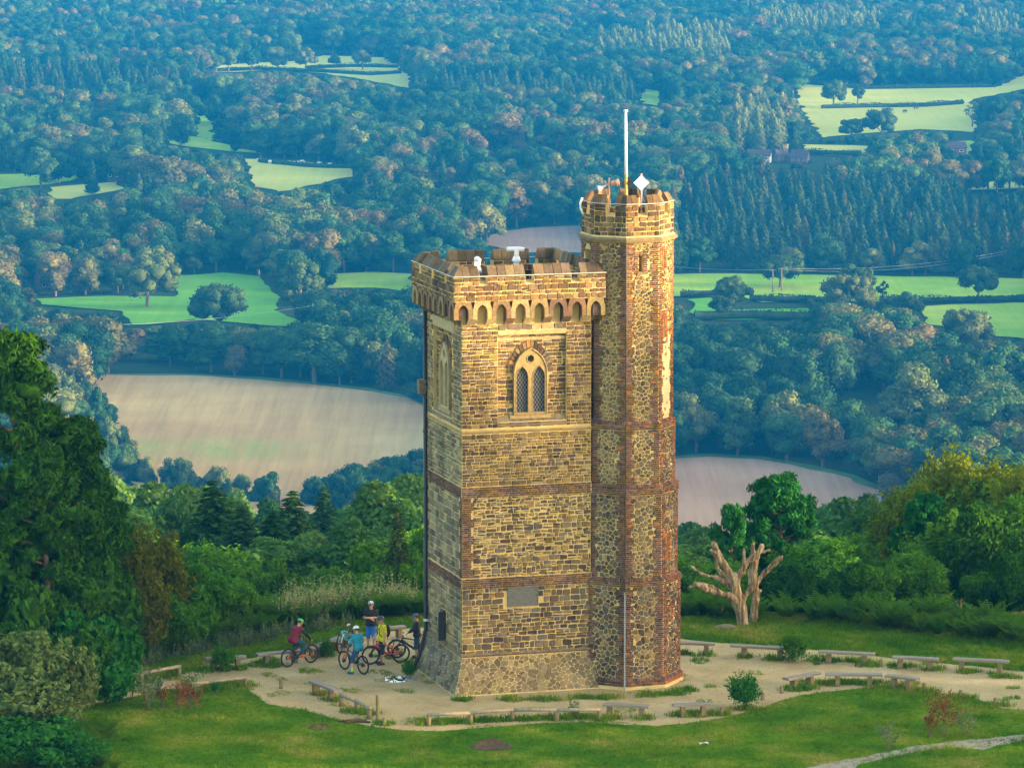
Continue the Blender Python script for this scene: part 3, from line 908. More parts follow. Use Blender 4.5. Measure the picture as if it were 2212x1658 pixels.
# ---- hedges
M_HEDGE = foliage_mat('hedge_leaves', [(0.0, (0.035, 0.065, 0.028)), (1.0, (0.05, 0.085, 0.03))], 0.15, 0.3, 0.3)
def hedge(pix, h, label, seed, w=2.2):
    rng = np.random.default_rng(seed)
    P = [at(a, b, PLAIN) for a, b in pix]
    pts, nn = [], []
    mb = MB(); mb.tube([(p.x - P[0].x, p.y - P[0].y, h * 0.42) for p in P], [h * 0.42] * len(P), 8)
    for a, b in zip(P[:-1], P[1:]):
        L = (b - a).length
        k = int(L * 14)
        t = rng.random(k)[:, None]
        c = np.array(a[:])[None] * (1 - t) + np.array(b[:])[None] * t
        th = rng.uniform(-0.4, math.pi + 0.4, k)
        d = (b - a).normalized(); side = np.array([-d.y, d.x, 0])
        wob = 1 + 0.22 * np.sin(c[:, 0] * 0.35) + 0.15 * np.sin(c[:, 0] * 0.13 + 2)
        off = np.cos(th)[:, None] * side * w * 0.5 + np.array([0, 0, 1]) * (np.maximum(np.sin(th), -0.2) * h * 0.55 * wob)[:, None]
        pts.append(c - np.array([P[0].x, P[0].y, PLAIN]) + off + np.array([0, 0, h * 0.42])); nn.append(off)
    pts = np.concatenate(pts); nn = unit(np.concatenate(nn))
    v = cards(pts, nn, 0.38, rng, 0.7, 0.7)
    f = np.arange(len(v)).reshape(-1, 4)
    tv = np.array(mb.v); tf = np.array([q for q in mb.f if len(q) == 4]) + len(v)
    o = link('hedge', poly_mesh('hedge', np.concatenate([v, tv]), np.concatenate([f, tf]), M_HEDGE), None, (P[0].x, P[0].y, PLAIN + 0.3))
    tag(o, label, 'hedge')
HEDGES = [
    ([(1465, 584), (1620, 584), (1850, 588), (2070, 594), (2260, 598)], 3.2, 'long dark hedge along the foot of the conifer plantation'),
    ([(1900, 653), (2000, 656), (2120, 654), (2260, 650)], 2.4, 'clipped hedge between the two right hand pastures'),
    ([(1620, 651), (1700, 654), (1745, 652), (1800, 660)], 2.4, 'dark hedge left of the broad dark oak'),
    ([(1470, 642), (1545, 641)], 2.4, 'short hedge end beside the turret'),
    ([(1500, 692), (1620, 690), (1760, 694), (1850, 700)], 3.4, 'thick hedge at the near side of the small pasture'),
    ([(1745, 652), (1760, 672), (1790, 682)], 2.4, 'hedge running down toward the broad dark oak'),
    ([(1775, 236), (1860, 234), (2000, 232), (2080, 226)], 2.6, 'far hedge across the middle of the hay meadow'),
    ([(1730, 182), (1870, 194), (2000, 192), (2140, 190)], 2.6, 'far hedge along the top of the hay meadow'),
    ([(560, 352), (660, 362), (700, 364), (760, 365)], 2.2, 'low hedge behind the pale cattle field'),
    ([(660, 150), (760, 146), (860, 148)], 2.4, 'far hedge under the two dark trees'),
    ([(440, 157), (560, 152), (700, 158), (800, 164), (866, 160)], 2.4, 'nearer hedge of the far pale field'),
    ([(1620, 334), (1740, 334), (1860, 338)], 2.6, 'dark hedge before the farm roofs'),
    ([(80, 638), (160, 636), (240, 634)], 2.6, 'hedge behind the left arm of the lush pasture'),
]
for i, (p_, h_, l_) in enumerate(HEDGES): hedge(p_, h_, l_, 500 + i)

# ---- unseen wood west of the tower, added to shade it from the low sun
def west_shade_wood():
    rng = random.Random(3)
    pts, sc, rz, pk = [], [], [], []
    def add(x, y, h, w):
        pts.append((x, y, hgt(x, y))); sc.append((w, w, h / 12.8)); rz.append(rng.uniform(0, 6)); pk.append(rng.randrange(8))
    for i in range(31): add(rng.uniform(62, 100), rng.uniform(-50, 70), rng.uniform(24.6, 27.2), 0.72)
    for i in range(210):  # slope trees just outside the view, added to keep the slope in shade
        y = rng.uniform(60, 640)
        add(0.1166 * (y + 160) + rng.uniform(16, 46), y, rng.uniform(17, 24), 0.8)
    scatter('hilltop_shade_wood', pts, rz, sc, FAR_B, 'tall unseen wood right of the view, added to shade the tower and slopes', None, pick=pk)
west_shade_wood()

# ---- leafy field edges: bushes and small trees, one by one
def field_edge(line, n, lab, grp, seed):
    rg = random.Random(seed); P = [at(a, b, PLAIN) for a, b in line]
    for k in range(n):
        q = (k + rg.uniform(0.1, 0.9)) / n * (len(P) - 1); i = min(int(q), len(P) - 2); p = P[i].lerp(P[i + 1], q - i)
        h = rg.uniform(3.5, 8.5); w = h * rg.uniform(0.8, 1.2)
        o = link('hedgerow_tree', FAR_B[rg.choice((0, 1, 2, 3, 4, 5, 0, 2))], None, (p.x + rg.uniform(-3, 3), p.y + rg.uniform(-3, 3), max(PLAIN, hgt(p.x, p.y)) - 0.4 * h))
        o.scale = (w / 10, w / 10, h * 1.4 / 12.8); o.rotation_euler = (0, 0, rg.uniform(0, 6)); tag(o, lab, 'tree', grp)
field_edge([(178, 815), (196, 850), (222, 905), (246, 960), (264, 1000), (286, 1040)], 24, 'small leafy tree of the overgrown left edge of the ploughed field', 'left field edge trees', 5)
field_edge([(262, 1030), (330, 1048), (420, 1060), (520, 1080), (620, 1098)], 18, 'small leafy tree along the near edge of the ploughed field', 'near field edge trees', 8)
field_edge([(700, 1092), (740, 1075), (800, 1055), (850, 1040), (900, 1028), (940, 1020)], 22, 'scrubby tree at the near right corner of the ploughed field', 'right field corner trees', 6)
field_edge([(720, 1100), (800, 1080), (880, 1055), (940, 1045)], 16, 'scrubby tree at the near right corner of the ploughed field', 'right field corner trees', 7)
# =================================================================== the stone tower
TH = rad(16.5)
NC = Vector((-1.85, 0.75, 0.0))
S = 5.0
OV = 0.42
tower = thing('stone_tower', 'square battlemented stone tower with an octagonal stair turret', 'tower', NC, TH)
trng = random.Random(77)

def stone_mat(name, rough=0.9, dark=0.55):
    """reads each stone's own colour; grain, lichen and rain staining on top"""
    m, nt, b = new_mat(name)
    b.inputs['Roughness'].default_value = rough
    b.inputs['Specular IOR Level'].default_value = 0.2
    a = N(nt, 'ShaderNodeAttribute'); a.attribute_name = 'col'
    n1 = noise_node(nt, 9.0, 6, 0.7)
    c = mixc(nt, 1.0, a.outputs['Color'], ramp(nt, n1.outputs[0], [(0.25, 0.55), (0.5, 1.0), (0.75, 1.4)]).outputs[0], 'MULTIPLY')
    n2 = noise_node(nt, 0.9, 5, 0.6, stretch=(1, 1, 0.45))
    c = mixc(nt, 1.0, c, ramp(nt, n2.outputs[0], [(0.3, (0.42, 0.42, 0.44)), (0.5, (0.92, 0.92, 0.92)), (0.75, (1.25, 1.16, 0.85))]).outputs[0], 'MULTIPLY')
    n4 = noise_node(nt, 3.5, 5, 0.65)
    c = mixc(nt, ramp(nt, n4.outputs[0], [(0.62, 0.0), (0.75, 0.55)]).outputs[0], c, (0.30, 0.27, 0.17))
    nt.links.new(c, b.inputs['Base Color'])
    n3 = noise_node(nt, 22.0, 5, 0.7)
    bump(nt, b, n3.outputs[0], 0.75, 0.02)
    return m
M_STONE = stone_mat('ironstone')
def mortar_mat(name, c1, c2, c3):
    m, nt, b = new_mat(name)
    b.inputs['Roughness'].default_value = 0.95
    b.inputs['Specular IOR Level'].default_value = 0.1
    n1 = noise_node(nt, 0.8, 6, 0.65, stretch=(1, 1, 0.5))
    c = ramp(nt, n1.outputs[0], [(0.28, c3), (0.48, c1), (0.72, c2)]).outputs[0]
    n2 = noise_node(nt, 14, 4, 0.7)
    c = mixc(nt, 1.0, c, ramp(nt, n2.outputs[0], [(0.3, 0.7), (0.7, 1.15)]).outputs[0], 'MULTIPLY')
    nt.links.new(c, b.inputs['Base Color'])
    bump(nt, b, n2.outputs[0], 0.6, 0.02)
    return m
M_MORTAR = mortar_mat('lime_mortar', (0.55, 0.41, 0.165), (0.66, 0.52, 0.235), (0.33, 0.25, 0.11))
M_RENDER = mortar_mat('pale_render', (0.56, 0.45, 0.27), (0.64, 0.53, 0.34), (0.40, 0.31, 0.18))
M_DRESS = simple('dressed_stone', (0.32, 0.235, 0.105), (0.21, 0.155, 0.07), 5, 0.9, 0.5, spec=0.15)
M_DARKSTONE = simple('weathered_stone', (0.20, 0.155, 0.09), (0.11, 0.09, 0.06), 6, 0.92, 0.6, spec=0.15)
M_DARK = simple('dark_void', (0.012, 0.012, 0.014), (0.02, 0.02, 0.02), 3, 0.8)
M_GLASS = simple('leaded_glass', (0.02, 0.025, 0.03), (0.035, 0.04, 0.05), 9, 0.25, 0.15, spec=0.2)
M_LEAD = simple('lead_grey', (0.27, 0.29, 0.31), (0.19, 0.205, 0.22), 20, 0.6)
M_BLACKIRON = simple('black_iron', (0.018, 0.019, 0.022), (0.03, 0.03, 0.034), 8, 0.5, spec=0.4)
M_TAPE = simple('metal_tape', (0.62, 0.62, 0.60), (0.40, 0.40, 0.38), 10, 0.5)
M_ROOFLEAD = simple('roof_lead', (0.20, 0.19, 0.17), (0.13, 0.125, 0.11), 3, 0.85, 0.3)
M_WHITEPAINT = simple('white_paint', (0.74, 0.76, 0.78), (0.60, 0.62, 0.65), 5, 0.45)
M_BLUEWHITE = simple('pale_steel', (0.58, 0.68, 0.78), (0.46, 0.55, 0.64), 5, 0.4)

# ---- palettes
def pick(p): 
    c = trng.choice(p); k = trng.uniform(0.52, 1.12)
    return (min(0.8, c[0] * k), min(0.8, c[1] * k * trng.uniform(0.95, 1.05)), min(0.8, c[2] * k * trng.uniform(0.9, 1.1)))
OCHRE = [(0.27, 0.185, 0.072), (0.23, 0.155, 0.065), (0.20, 0.145, 0.07), (0.31, 0.22, 0.10), (0.18, 0.125, 0.065), (0.15, 0.105, 0.062)]
BROWN = [(0.17, 0.105, 0.055), (0.13, 0.085, 0.055), (0.20, 0.125, 0.055), (0.10, 0.068, 0.05), (0.15, 0.10, 0.06)]
PLUM = [(0.105, 0.075, 0.06), (0.12, 0.09, 0.075), (0.09, 0.065, 0.058), (0.145, 0.115, 0.085), (0.19, 0.135, 0.065), (0.155, 0.135, 0.105)]
GREYS = [(0.15, 0.13, 0.095), (0.115, 0.10, 0.085), (0.18, 0.155, 0.11), (0.13, 0.10, 0.08), (0.21, 0.165, 0.085), (0.10, 0.085, 0.07)]
TAN = [(0.27, 0.20, 0.095), (0.22, 0.155, 0.075), (0.30, 0.22, 0.11), (0.18, 0.14, 0.08), (0.24, 0.18, 0.10)]
MOSSY = [(0.22, 0.20, 0.12), (0.26, 0.22, 0.12), (0.18, 0.165, 0.105), (0.30, 0.25, 0.14), (0.16, 0.14, 0.085)]
PALE = [(0.42, 0.36, 0.22), (0.36, 0.30, 0.17), (0.30, 0.25, 0.15)]
BRICKS = [(0.18, 0.095, 0.062), (0.14, 0.08, 0.058), (0.11, 0.068, 0.056), (0.22, 0.10, 0.058), (0.095, 0.062, 0.055), (0.17, 0.10, 0.07), (0.13, 0.075, 0.06)]
ORANGE = [(0.40, 0.13, 0.045), (0.34, 0.11, 0.045), (0.28, 0.10, 0.05)]

PIECES = []      # (score, kind, ring points, cap points, colour)
def piece(poly, fn, depth, col, kind='stone', bevel=0.014, weight=1.0):
    n = len(poly)
    cu = sum(p[0] for p in poly) / n; cz = sum(p[1] for p in poly) / n
    a = 0.0
    for i in range(n):
        j = (i + 1) % n
        a += poly[i][0] * poly[j][1] - poly[j][0] * poly[i][1]
    a = a / 2
    if a < 0: poly = poly[::-1]; a = -a
    if a < 0.0015: return
    r = math.sqrt(a / math.pi)
    s = max(0.5, 1 - bevel / r)
    ring = [fn(u, z, 0.0) for u, z in poly]
    cap = [fn(cu + (u - cu) * s, cz + (z - cz) * s, depth * trng.uniform(0.9, 1.1)) for u, z in poly]
    PIECES.append((a * weight, kind, ring, cap, col))
def shrink(poly, j):
    n = len(poly)
    cu = sum(p[0] for p in poly) / n; cz = sum(p[1] for p in poly) / n
    out = []
    for u, z in poly:
        d = math.hypot(u - cu, z - cz) or 1
        k = max(0.3, (d - j) / d)
        out.append((cu + (u - cu) * k, cz + (z - cz) * k))
    return out
def cut_corners(poly, q):
    out = []
    n = len(poly)
    for i in range(n):
        a, b, c = poly[i - 1], poly[i], poly[(i + 1) % n]
        out.append((b[0] + (a[0] - b[0]) * q, b[1] + (a[1] - b[1]) * q))
        out.append((b[0] + (c[0] - b[0]) * q, b[1] + (c[1] - b[1]) * q))
    return out
def trim(u0, u1, z0, z1, holes):
    for (a, b, c, d) in holes:
        if u1 <= a or u0 >= b or z1 <= c or z0 >= d: continue
        cu, cz = (u0 + u1) / 2, (z0 + z1) / 2
        if a < cu < b and c < cz < d: return None
        pen = [(u1 - a, 0), (b - u0, 1), (z1 - c, 2), (d - z0, 3)]
        k = min(pen)[1]
        if k == 0: u1 = a
        elif k == 1: u0 = b
        elif k == 2: z1 = c
        else: z0 = d
    return u0, u1, z0, z1
def coursed(fn, U0, U1, Z0, Z1, hr, wr, colf, depth=0.03, joint=0.022, jit=0.018, holes=(), skip=None, split=0.12, weight=1.0, ends=None):
    z = Z0
    while z < Z1 - 0.03:
        h = trng.uniform(*hr)
        if Z1 - z - h < hr[0] * 0.7: h = Z1 - z
        u = U0
        while u < U1 - 0.02:
            w = trng.uniform(*wr) * (0.7 + 0.5 * h / hr[1])
            if U1 - u - w < wr[0] * 0.55: w = U1 - u
            parts = [(u, u + w, z, z + h)]
            if h > hr[0] * 1.25 and trng.random() < split:
                m = z + h * trng.uniform(0.4, 0.6); parts = [(u, u + w, z, m), (u, u + w, m, z + h)]
            for q in parts:
                q = trim(*q, holes)
                if not q: continue
                a, b, c, d = q
                if b - a < 0.06 or d - c < 0.045: continue
                if skip and skip((a + b) / 2, (c + d) / 2): continue
                g = joint / 2
                J = lambda: trng.uniform(-jit, jit)
                P = [(a + g + J() * .5, c + g + J()), (b - g + J() * .5, c + g + J()), (b - g + J() * .5, d - g + J()), (a + g + J() * .5, d - g + J())]
                if trng.random() < 0.3: P.insert(2, (b - g + abs(J()) * 0.5, (c + d) / 2 + J()))
                P = cut_corners(P, trng.uniform(0.07, 0.16))
                piece(P, fn, depth * trng.uniform(0.75, 1.25), colf((a + b) / 2, (c + d) / 2), weight=weight)
            u += w
        z += h
def rubble(fn, U0, U1, Z0, Z1, cell, colf, depth=0.035, joint=0.03, holes=(), skip=None, flat=0.8, weight=1.0, prob=1.0):
    nx = max(1, int(round((U1 - U0) / cell))); nz = max(1, int(round((Z1 - Z0) / (cell * flat))))
    cu, cz = (U1 - U0) / nx, (Z1 - Z0) / nz
    pts = {}
    for i in range(-1, nx + 1):
        for j in range(-1, nz + 1):
            if trng.random() < 0.2 and 0 <= i < nx and 0 <= j < nz: continue
            pts[(i, j)] = (U0 + (i + 0.5 + trng.uniform(-.42, .42) + (0.25 if j % 2 else -0.25)) * cu, Z0 + (j + 0.5 + trng.uniform(-.42, .42)) * cz)
    for i in range(-1, nx + 1):
        for j in range(-1, nz + 1):
            p = pts.get((i, j))
            if p is None: continue
            poly = [(max(U0, p[0] - 2 * cu), max(Z0, p[1] - 2 * cz)), (min(U1, p[0] + 2 * cu), max(Z0, p[1] - 2 * cz)), (min(U1, p[0] + 2 * cu), min(Z1, p[1] + 2 * cz)), (max(U0, p[0] - 2 * cu), min(Z1, p[1] + 2 * cz))]
            for di in (-2, -1, 0, 1, 2):
                for dj in (-2, -1, 0, 1, 2):
                    q = pts.get((i + di, j + dj))
                    if q is None or (di == 0 and dj == 0): continue
                    mx, mz = (p[0] + q[0]) / 2, (p[1] + q[1]) / 2
                    nx_, nz_ = q[0] - p[0], q[1] - p[1]
                    new = []
                    for k in range(len(poly)):
                        A, B = poly[k], poly[(k + 1) % len(poly)]
                        da = (A[0] - mx) * nx_ + (A[1] - mz) * nz_; db = (B[0] - mx) * nx_ + (B[1] - mz) * nz_
                        if da <= 0: new.append(A)
                        if (da < 0 < db) or (db < 0 < da):
                            t = da / (da - db); new.append((A[0] + (B[0] - A[0]) * t, A[1] + (B[1] - A[1]) * t))
                    poly = new
                    if len(poly) < 3: break
                if len(poly) < 3: break
            if len(poly) < 3: continue
            c0 = sum(a for a, b in poly) / len(poly); c1 = sum(b for a, b in poly) / len(poly)
            if any(a < c0 < b and c < c1 < d for a, b, c, d in holes): continue
            if skip and skip(c0, c1): continue
            if trng.random() > prob: continue
            poly = shrink(poly, joint * 0.62)
            if len(poly) <= 6: poly = cut_corners(poly, trng.uniform(0.14, 0.26))
            piece(poly, fn, depth * trng.uniform(0.7, 1.3), colf(c0, c1), weight=weight)
def bricks(fn, U0, U1, Z0, Z1, colf=None, depth=0.03, tooth=None, weight=1.0, course=0.078, holes=(), side=0):
    """tooth=(w_wide, w_narrow, courses): a toothed quoin from U0 (side 0) or from U1 (side 1)"""
    n = max(1, int(round((Z1 - Z0) / course))); ch = (Z1 - Z0) / n
    for k in range(n):
        a, b = U0, U1
        if tooth:
            w = tooth[0] if (k // tooth[2]) % 2 == 0 else tooth[1]
            w += trng.uniform(-0.01, 0.01)
            if side == 0: b = U0 + w
            else: a = U1 - w
        u = a - (0.055 if k % 2 else 0.0)
        i = k % 2
        while u < b - 0.02:
            w = (0.225 if (i % 2 == 0) else 0.113) if tooth else (0.225 if trng.random() < 0.7 else 0.113)
            i += 1
            x0, x1 = max(u, a), min(u + w, b)
            u += w
            q = trim(x0, x1, Z0 + k * ch, Z0 + (k + 1) * ch, holes)
            if not q: continue
            x0, x1, c, d = q
            if x1 - x0 < 0.04 or d - c < 0.03: continue
            g = 0.007
            J = trng.uniform(-0.003, 0.003)
            piece([(x0 + g, c + g + J), (x1 - g, c + g + J), (x1 - g, d - g + J), (x0 + g, d - g + J)], fn, depth * trng.uniform(0.8, 1.2), (colf or (lambda u, z: pick(BRICKS)))(u, c), 'brick', 0.006, weight)

# ---- faces of the square tower: P(u, z, d), u to the right as seen from outside, d outward
def face(o, ud, nd):
    o = Vector((o[0], o[1], 0)); ud = Vector((ud[0], ud[1], 0)); nd = Vector((nd[0], nd[1], 0))
    return lambda u, z, d: o + ud * u + nd * d + Vector((0, 0, z))
P_F = face((0, 0), (1, 0), (0, -1))
P_L = face((0, S), (0, -1), (-1, 0))
P_R = face((S, 0), (0, 1), (1, 0))
P_B = face((S, S), (-1, 0), (0, 1))
core = MB()
def quad(fn, u0, u1, z0, z1, d=0.0):
    core.add([fn(u0, z0, d), fn(u1, z0, d), fn(u1, z1, d), fn(u0, z1, d)], [(0, 1, 2, 3)])
def holed(fn, u0, u1, z0, z1, holes, back=None):
    """wall quad with rectangular recesses (a, b, c, d, depth)"""
    us = sorted({u0, u1, *[h[0] for h in holes], *[h[1] for h in holes]})
    zs = sorted({z0, z1, *[h[2] for h in holes], *[h[3] for h in holes]})
    for a, b in zip(us[:-1], us[1:]):
        for c, d in zip(zs[:-1], zs[1:]):
            if any(h[0] - 1e-6 <= a and b <= h[1] + 1e-6 and h[2] - 1e-6 <= c and d <= h[3] + 1e-6 for h in holes): continue
            quad(fn, a, b, c, d)
    for a, b, c, d, dp in holes:
        quad(fn, a, b, c, d, -dp)
        V = [fn(a, c, 0), fn(b, c, 0), fn(b, d, 0), fn(a, d, 0), fn(a, c, -dp), fn(b, c, -dp), fn(b, d, -dp), fn(a, d, -dp)]
        core.add(V, [(0, 1, 5, 4), (1, 2, 6, 5), (2, 3, 7, 6), (3, 0, 4, 7)])
ZB = 1.42; REC = 0.15
FREC = (1.38, 4.05, 10.2, 13.45, REC)
LREC = (1.05, 3.65, 10.2, 13.45, REC)
LWIN = (2.1, 2.75, 0.0, 0.0, 0.2)
holed(P_F, 0, S, ZB, 14.9, [FREC])
SLW = (2.15, 2.75, 1.62, 2.75, 0.28)
holed(P_L, 0, S, ZB, 14.9, [LREC, SLW])
holed(P_R, 0, S, ZB, 14.9, [])
holed(P_B, 0, S, ZB, 14.9, [])
FL = 0.42
def batter(fn):
    def g(u, v, d):      # v = 0 ground, 1 top
        k = FL * (1 - v) ** 1.15
        uu = -k + u * (S + 2 * k) / S
        return fn(uu, v * ZB, k + d)
    return g
for fn in (P_F, P_L, P_R, P_B):
    g = batter(fn)
    for i in range(4):
        v0, v1 = i / 4, (i + 1) / 4
        core.add([g(0, v0, 0), g(S, v0, 0), g(S, v1, 0), g(0, v1, 0)], [(0, 1, 2, 3)])

# ---- stones of the front
def c_low(u, z): return pick(PLUM if trng.random() < 0.45 else OCHRE + GREYS)
def c_mid(u, z): return pick(GREYS + PLUM if trng.random() < 0.66 else OCHRE)
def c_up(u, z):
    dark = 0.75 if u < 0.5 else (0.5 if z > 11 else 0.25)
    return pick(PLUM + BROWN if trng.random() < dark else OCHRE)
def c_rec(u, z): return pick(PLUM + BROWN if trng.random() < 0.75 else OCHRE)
def c_bat(u, z): return pick([(0.24, 0.185, 0.10), (0.21, 0.165, 0.092), (0.26, 0.205, 0.11), (0.19, 0.15, 0.088)])
def c_left(u, z): return pick(MOSSY)
def c_top(u, z): return pick(BROWN if trng.random() < 0.65 else OCHRE)
def sc(fn): return lambda u, z, d: fn(u, z / ZB, d)     # batter mapping in metres
PLQ = (1.75, 2.95, 3.24, 3.97)
rubble(sc(batter(P_F)), 0, S, 0.05, ZB - 0.05, 0.22, c_bat, 0.014, 0.008, flat=0.62)
coursed(P_F, 0, S, ZB + 0.1, 3.97, (0.12, 0.27), (0.14, 0.40), c_low, 0.035, 0.029, 0.022, [PLQ], split=0.3, weight=1.3)
coursed(P_F, 0.42, S, 4.40, 7.40, (0.10, 0.27), (0.12, 0.40), c_mid, 0.04, 0.034, 0.030, split=0.42, weight=1.3)
coursed(P_F, 0, S, 7.82, 9.78, (0.085, 0.19), (0.13, 0.34), c_up, 0.03, 0.022, 0.016, split=0.12)
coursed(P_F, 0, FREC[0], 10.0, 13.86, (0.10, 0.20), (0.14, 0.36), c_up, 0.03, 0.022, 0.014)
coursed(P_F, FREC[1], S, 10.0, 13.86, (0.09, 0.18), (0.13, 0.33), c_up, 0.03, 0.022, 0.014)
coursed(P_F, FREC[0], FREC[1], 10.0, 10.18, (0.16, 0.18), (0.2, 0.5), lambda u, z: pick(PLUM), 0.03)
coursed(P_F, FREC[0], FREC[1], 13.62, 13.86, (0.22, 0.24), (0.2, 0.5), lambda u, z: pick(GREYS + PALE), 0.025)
PF_REC = lambda u, z, d: P_F(u, z, d - REC)
PL_REC = lambda u, z, d: P_L(u, z, d - REC)
WC, LC = 2.66, 2.42          # window centres
def arch_in(c, a, spring, rho, bottom, grow=0.0):
    def f(u, z):
        if z < bottom: return False
        if z <= spring: return abs(u - c) < a + grow
        return math.hypot(abs(u - c) + (rho - a), z - spring) < rho + grow
    return f
def win_skip(c):
    up, lo = arch_in(c, 0.9, 12.0, 1.318, 11.95, -0.06), arch_in(c, 0.665, 12.0, 1.01, 10.3, 0.03)
    return lambda u, z: up(u, z) or lo(u, z)
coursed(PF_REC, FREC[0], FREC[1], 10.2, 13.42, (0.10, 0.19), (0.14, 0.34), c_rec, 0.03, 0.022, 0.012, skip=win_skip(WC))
# ---- left face, back and right faces
rubble(sc(batter(P_L)), 0, S, 0.05, ZB - 0.05, 0.34, lambda u, z: pick(MOSSY + [(0.17, 0.16, 0.12)]), 0.02, 0.016, flat=0.62)
coursed(P_L, 0, S, ZB + 0.1, 3.97, (0.14, 0.28), (0.2, 0.5), c_left, 0.018, 0.016, 0.016, [SLW[:4]])
coursed(P_L, 0, S - 0.45, 4.40, 7.40, (0.16, 0.32), (0.25, 0.6), c_left, 0.014, 0.014, 0.016)
coursed(P_L, 0, S, 7.82, 9.78, (0.12, 0.24), (0.2, 0.46), c_left, 0.02, 0.018, 0.016)
coursed(P_L, 0, S, 10.0, 13.86, (0.12, 0.24), (0.18, 0.42), lambda u, z: pick(OCHRE if trng.random() < .4 else MOSSY), 0.02, 0.018, 0.014, [(LREC[0], LREC[1], LREC[2], 13.6)])
coursed(PL_REC, LREC[0], LREC[1], 10.2, 13.42, (0.11, 0.2), (0.16, 0.36), lambda u, z: pick(OCHRE + BROWN), 0.025, 0.02, 0.012, skip=win_skip(LC))
for fn in (P_R, P_B):
    coursed(fn, 0, S, ZB + 0.1, 13.86, (0.2, 0.34), (0.3, 0.7), c_up, 0.025, 0.022, 0.016, weight=0.01)
# ---- brick bands and corner bricks
for fn, w0 in ((P_F, 1.0), (P_L, 0.6), (P_R, 0.01), (P_B, 0.01)):
    for z0, z1 in ((3.98, 4.37), (7.41, 7.81)):
        PB = (lambda f: (lambda u, z, d: f(u, z, d + 0.012)))(fn)
        bricks(PB, -0.02, S + 0.02, z0, z1, depth=0.05, weight=w0)
        core.add([fn(-0.03, z0 - 0.01, 0.03), fn(S + 0.03, z0 - 0.01, 0.03), fn(S + 0.03, z1 + 0.01, 0.03), fn(-0.03, z1 + 0.01, 0.03), fn(-0.03, z0 - 0.01, -0.01), fn(S + 0.03, z0 - 0.01, -0.01), fn(S + 0.03, z1 + 0.01, -0.01), fn(-0.03, z1 + 0.01, -0.01)], [(0, 1, 2, 3), (3, 2, 6, 7), (0, 4, 5, 1)])
bricks(P_F, 0, S, 4.40, 7.40, tooth=(0.45, 0.36, 4), depth=0.035)
bricks(P_L, 0, S, 4.40, 7.40, tooth=(0.34, 0.22, 4), depth=0.035, side=1, weight=0.6)

# ---- the parapet: outer faces stand OV proud
SO = S + 2 * OV
Q_F = face((-OV, -OV), (1, 0), (0, -1)); Q_L = face((-OV, S + OV), (0, -1), (-1, 0))
Q_R = face((S + OV, -OV), (0, 1), (1, 0)); Q_B = face((S + OV, S + OV), (-1, 0), (0, 1))
ZA, ZP, ZS, ZC, ZM = 14.12, 14.78, 15.38, 15.70, 16.08     # corbel arches, wall, embrasure sill, crest, merlon top
GAPS = [(0.97, 1.32), (2.745, 3.095), (4.52, 4.87)]
TK = 0.42
for fn in (Q_F, Q_L, Q_R, Q_B):
    quad(fn, 0, SO, ZP, ZS)
    V = [fn(TK, 14.6, -TK), fn(SO - TK, 14.6, -TK), fn(SO - TK, ZS + 0.12, -TK), fn(TK, ZS + 0.12, -TK)]
    core.add(V, [(3, 2, 1, 0)])
    V = [fn(0, ZS, 0), fn(SO, ZS, 0), fn(SO - TK, ZS + 0.12, -TK), fn(TK, ZS + 0.12, -TK)]
    core.add(V, [(0, 1, 2, 3)])
    vis = 1.0 if fn in (Q_F, Q_L) else 0.01
    coursed(fn, 0.0, SO, ZP, ZS, (0.11, 0.22), (0.15, 0.38), c_top, 0.03, 0.022, 0.018, weight=vis)
for fn, wgt in ((Q_B, 0.5), (Q_R, 0.5)):
    inner = (lambda f: (lambda u, z, d: f(SO - u, z, -TK - d)))(fn)
    coursed(inner, TK, SO - TK, 14.62, ZS + 0.1, (0.15, 0.25), (0.2, 0.45), lambda u, z: pick(BROWN), 0.02, 0.02, 0.016, weight=wgt)
core_o = core.build('wall', M_MORTAR, tower)
# ---- corbelled arches
def corbel_bay(fn, u0, u1, n):
    mb = MB(); w = u1 - u0; c = (u0 + u1) / 2
    a = w * 0.27; spring = ZA + 0.26; rho = a * 1.55
    rise = math.sqrt(rho ** 2 - (rho - a) ** 2)
    curve = [(c - a, ZA - 0.0), (c - a, spring)]
    for i in range(1, 6):
        t = i / 5 * math.acos((rho - a) / rho); curve.append((c - (rho * math.cos(t) - (rho - a)), spring + rho * math.sin(t)))
    right = [(2 * c - u, z) for u, z in reversed(curve[:-1])]
    curve += right
    outer = []
    m = len(curve)
    for i, (u, z) in enumerate(curve):
        if i <= 1: outer.append((u0 + 0.006, z))
        elif i >= m - 2: outer.append((u1 - 0.006, z))
        else: outer.append((u0 + 0.006 + (w - 0.012) * (i - 1) / (m - 3), ZP))
    outer[1] = (u0 + 0.006, spring + 0.1); outer[-2] = (u1 - 0.006, spring + 0.1)
    D = -OV - 0.02
    d0 = trng.uniform(-0.004, 0.006)
    V = [fn(u, z, d0) for u, z in curve] + [fn(u, z, d0) for u, z in outer] + [fn(u, z, D) for u, z in curve] + [fn(u, z, D) for u, z in outer]
    F = []
    for i in range(m - 1):
        F += [(m + i, i, i + 1, m + i + 1), (i, 2 * m + i, 2 * m + i + 1, i + 1)]
    F += [(m, 3 * m, 2 * m, 0), (m - 1, 3 * m - 1, 4 * m - 1, 2 * m - 1)]
    mb.col = pick([(0.26, 0.19, 0.10), (0.20, 0.13, 0.08), (0.17, 0.11, 0.075), (0.30, 0.23, 0.12)])
    mb.add(V, F)
    mb.build('corbel_arch', M_STONE, tower)
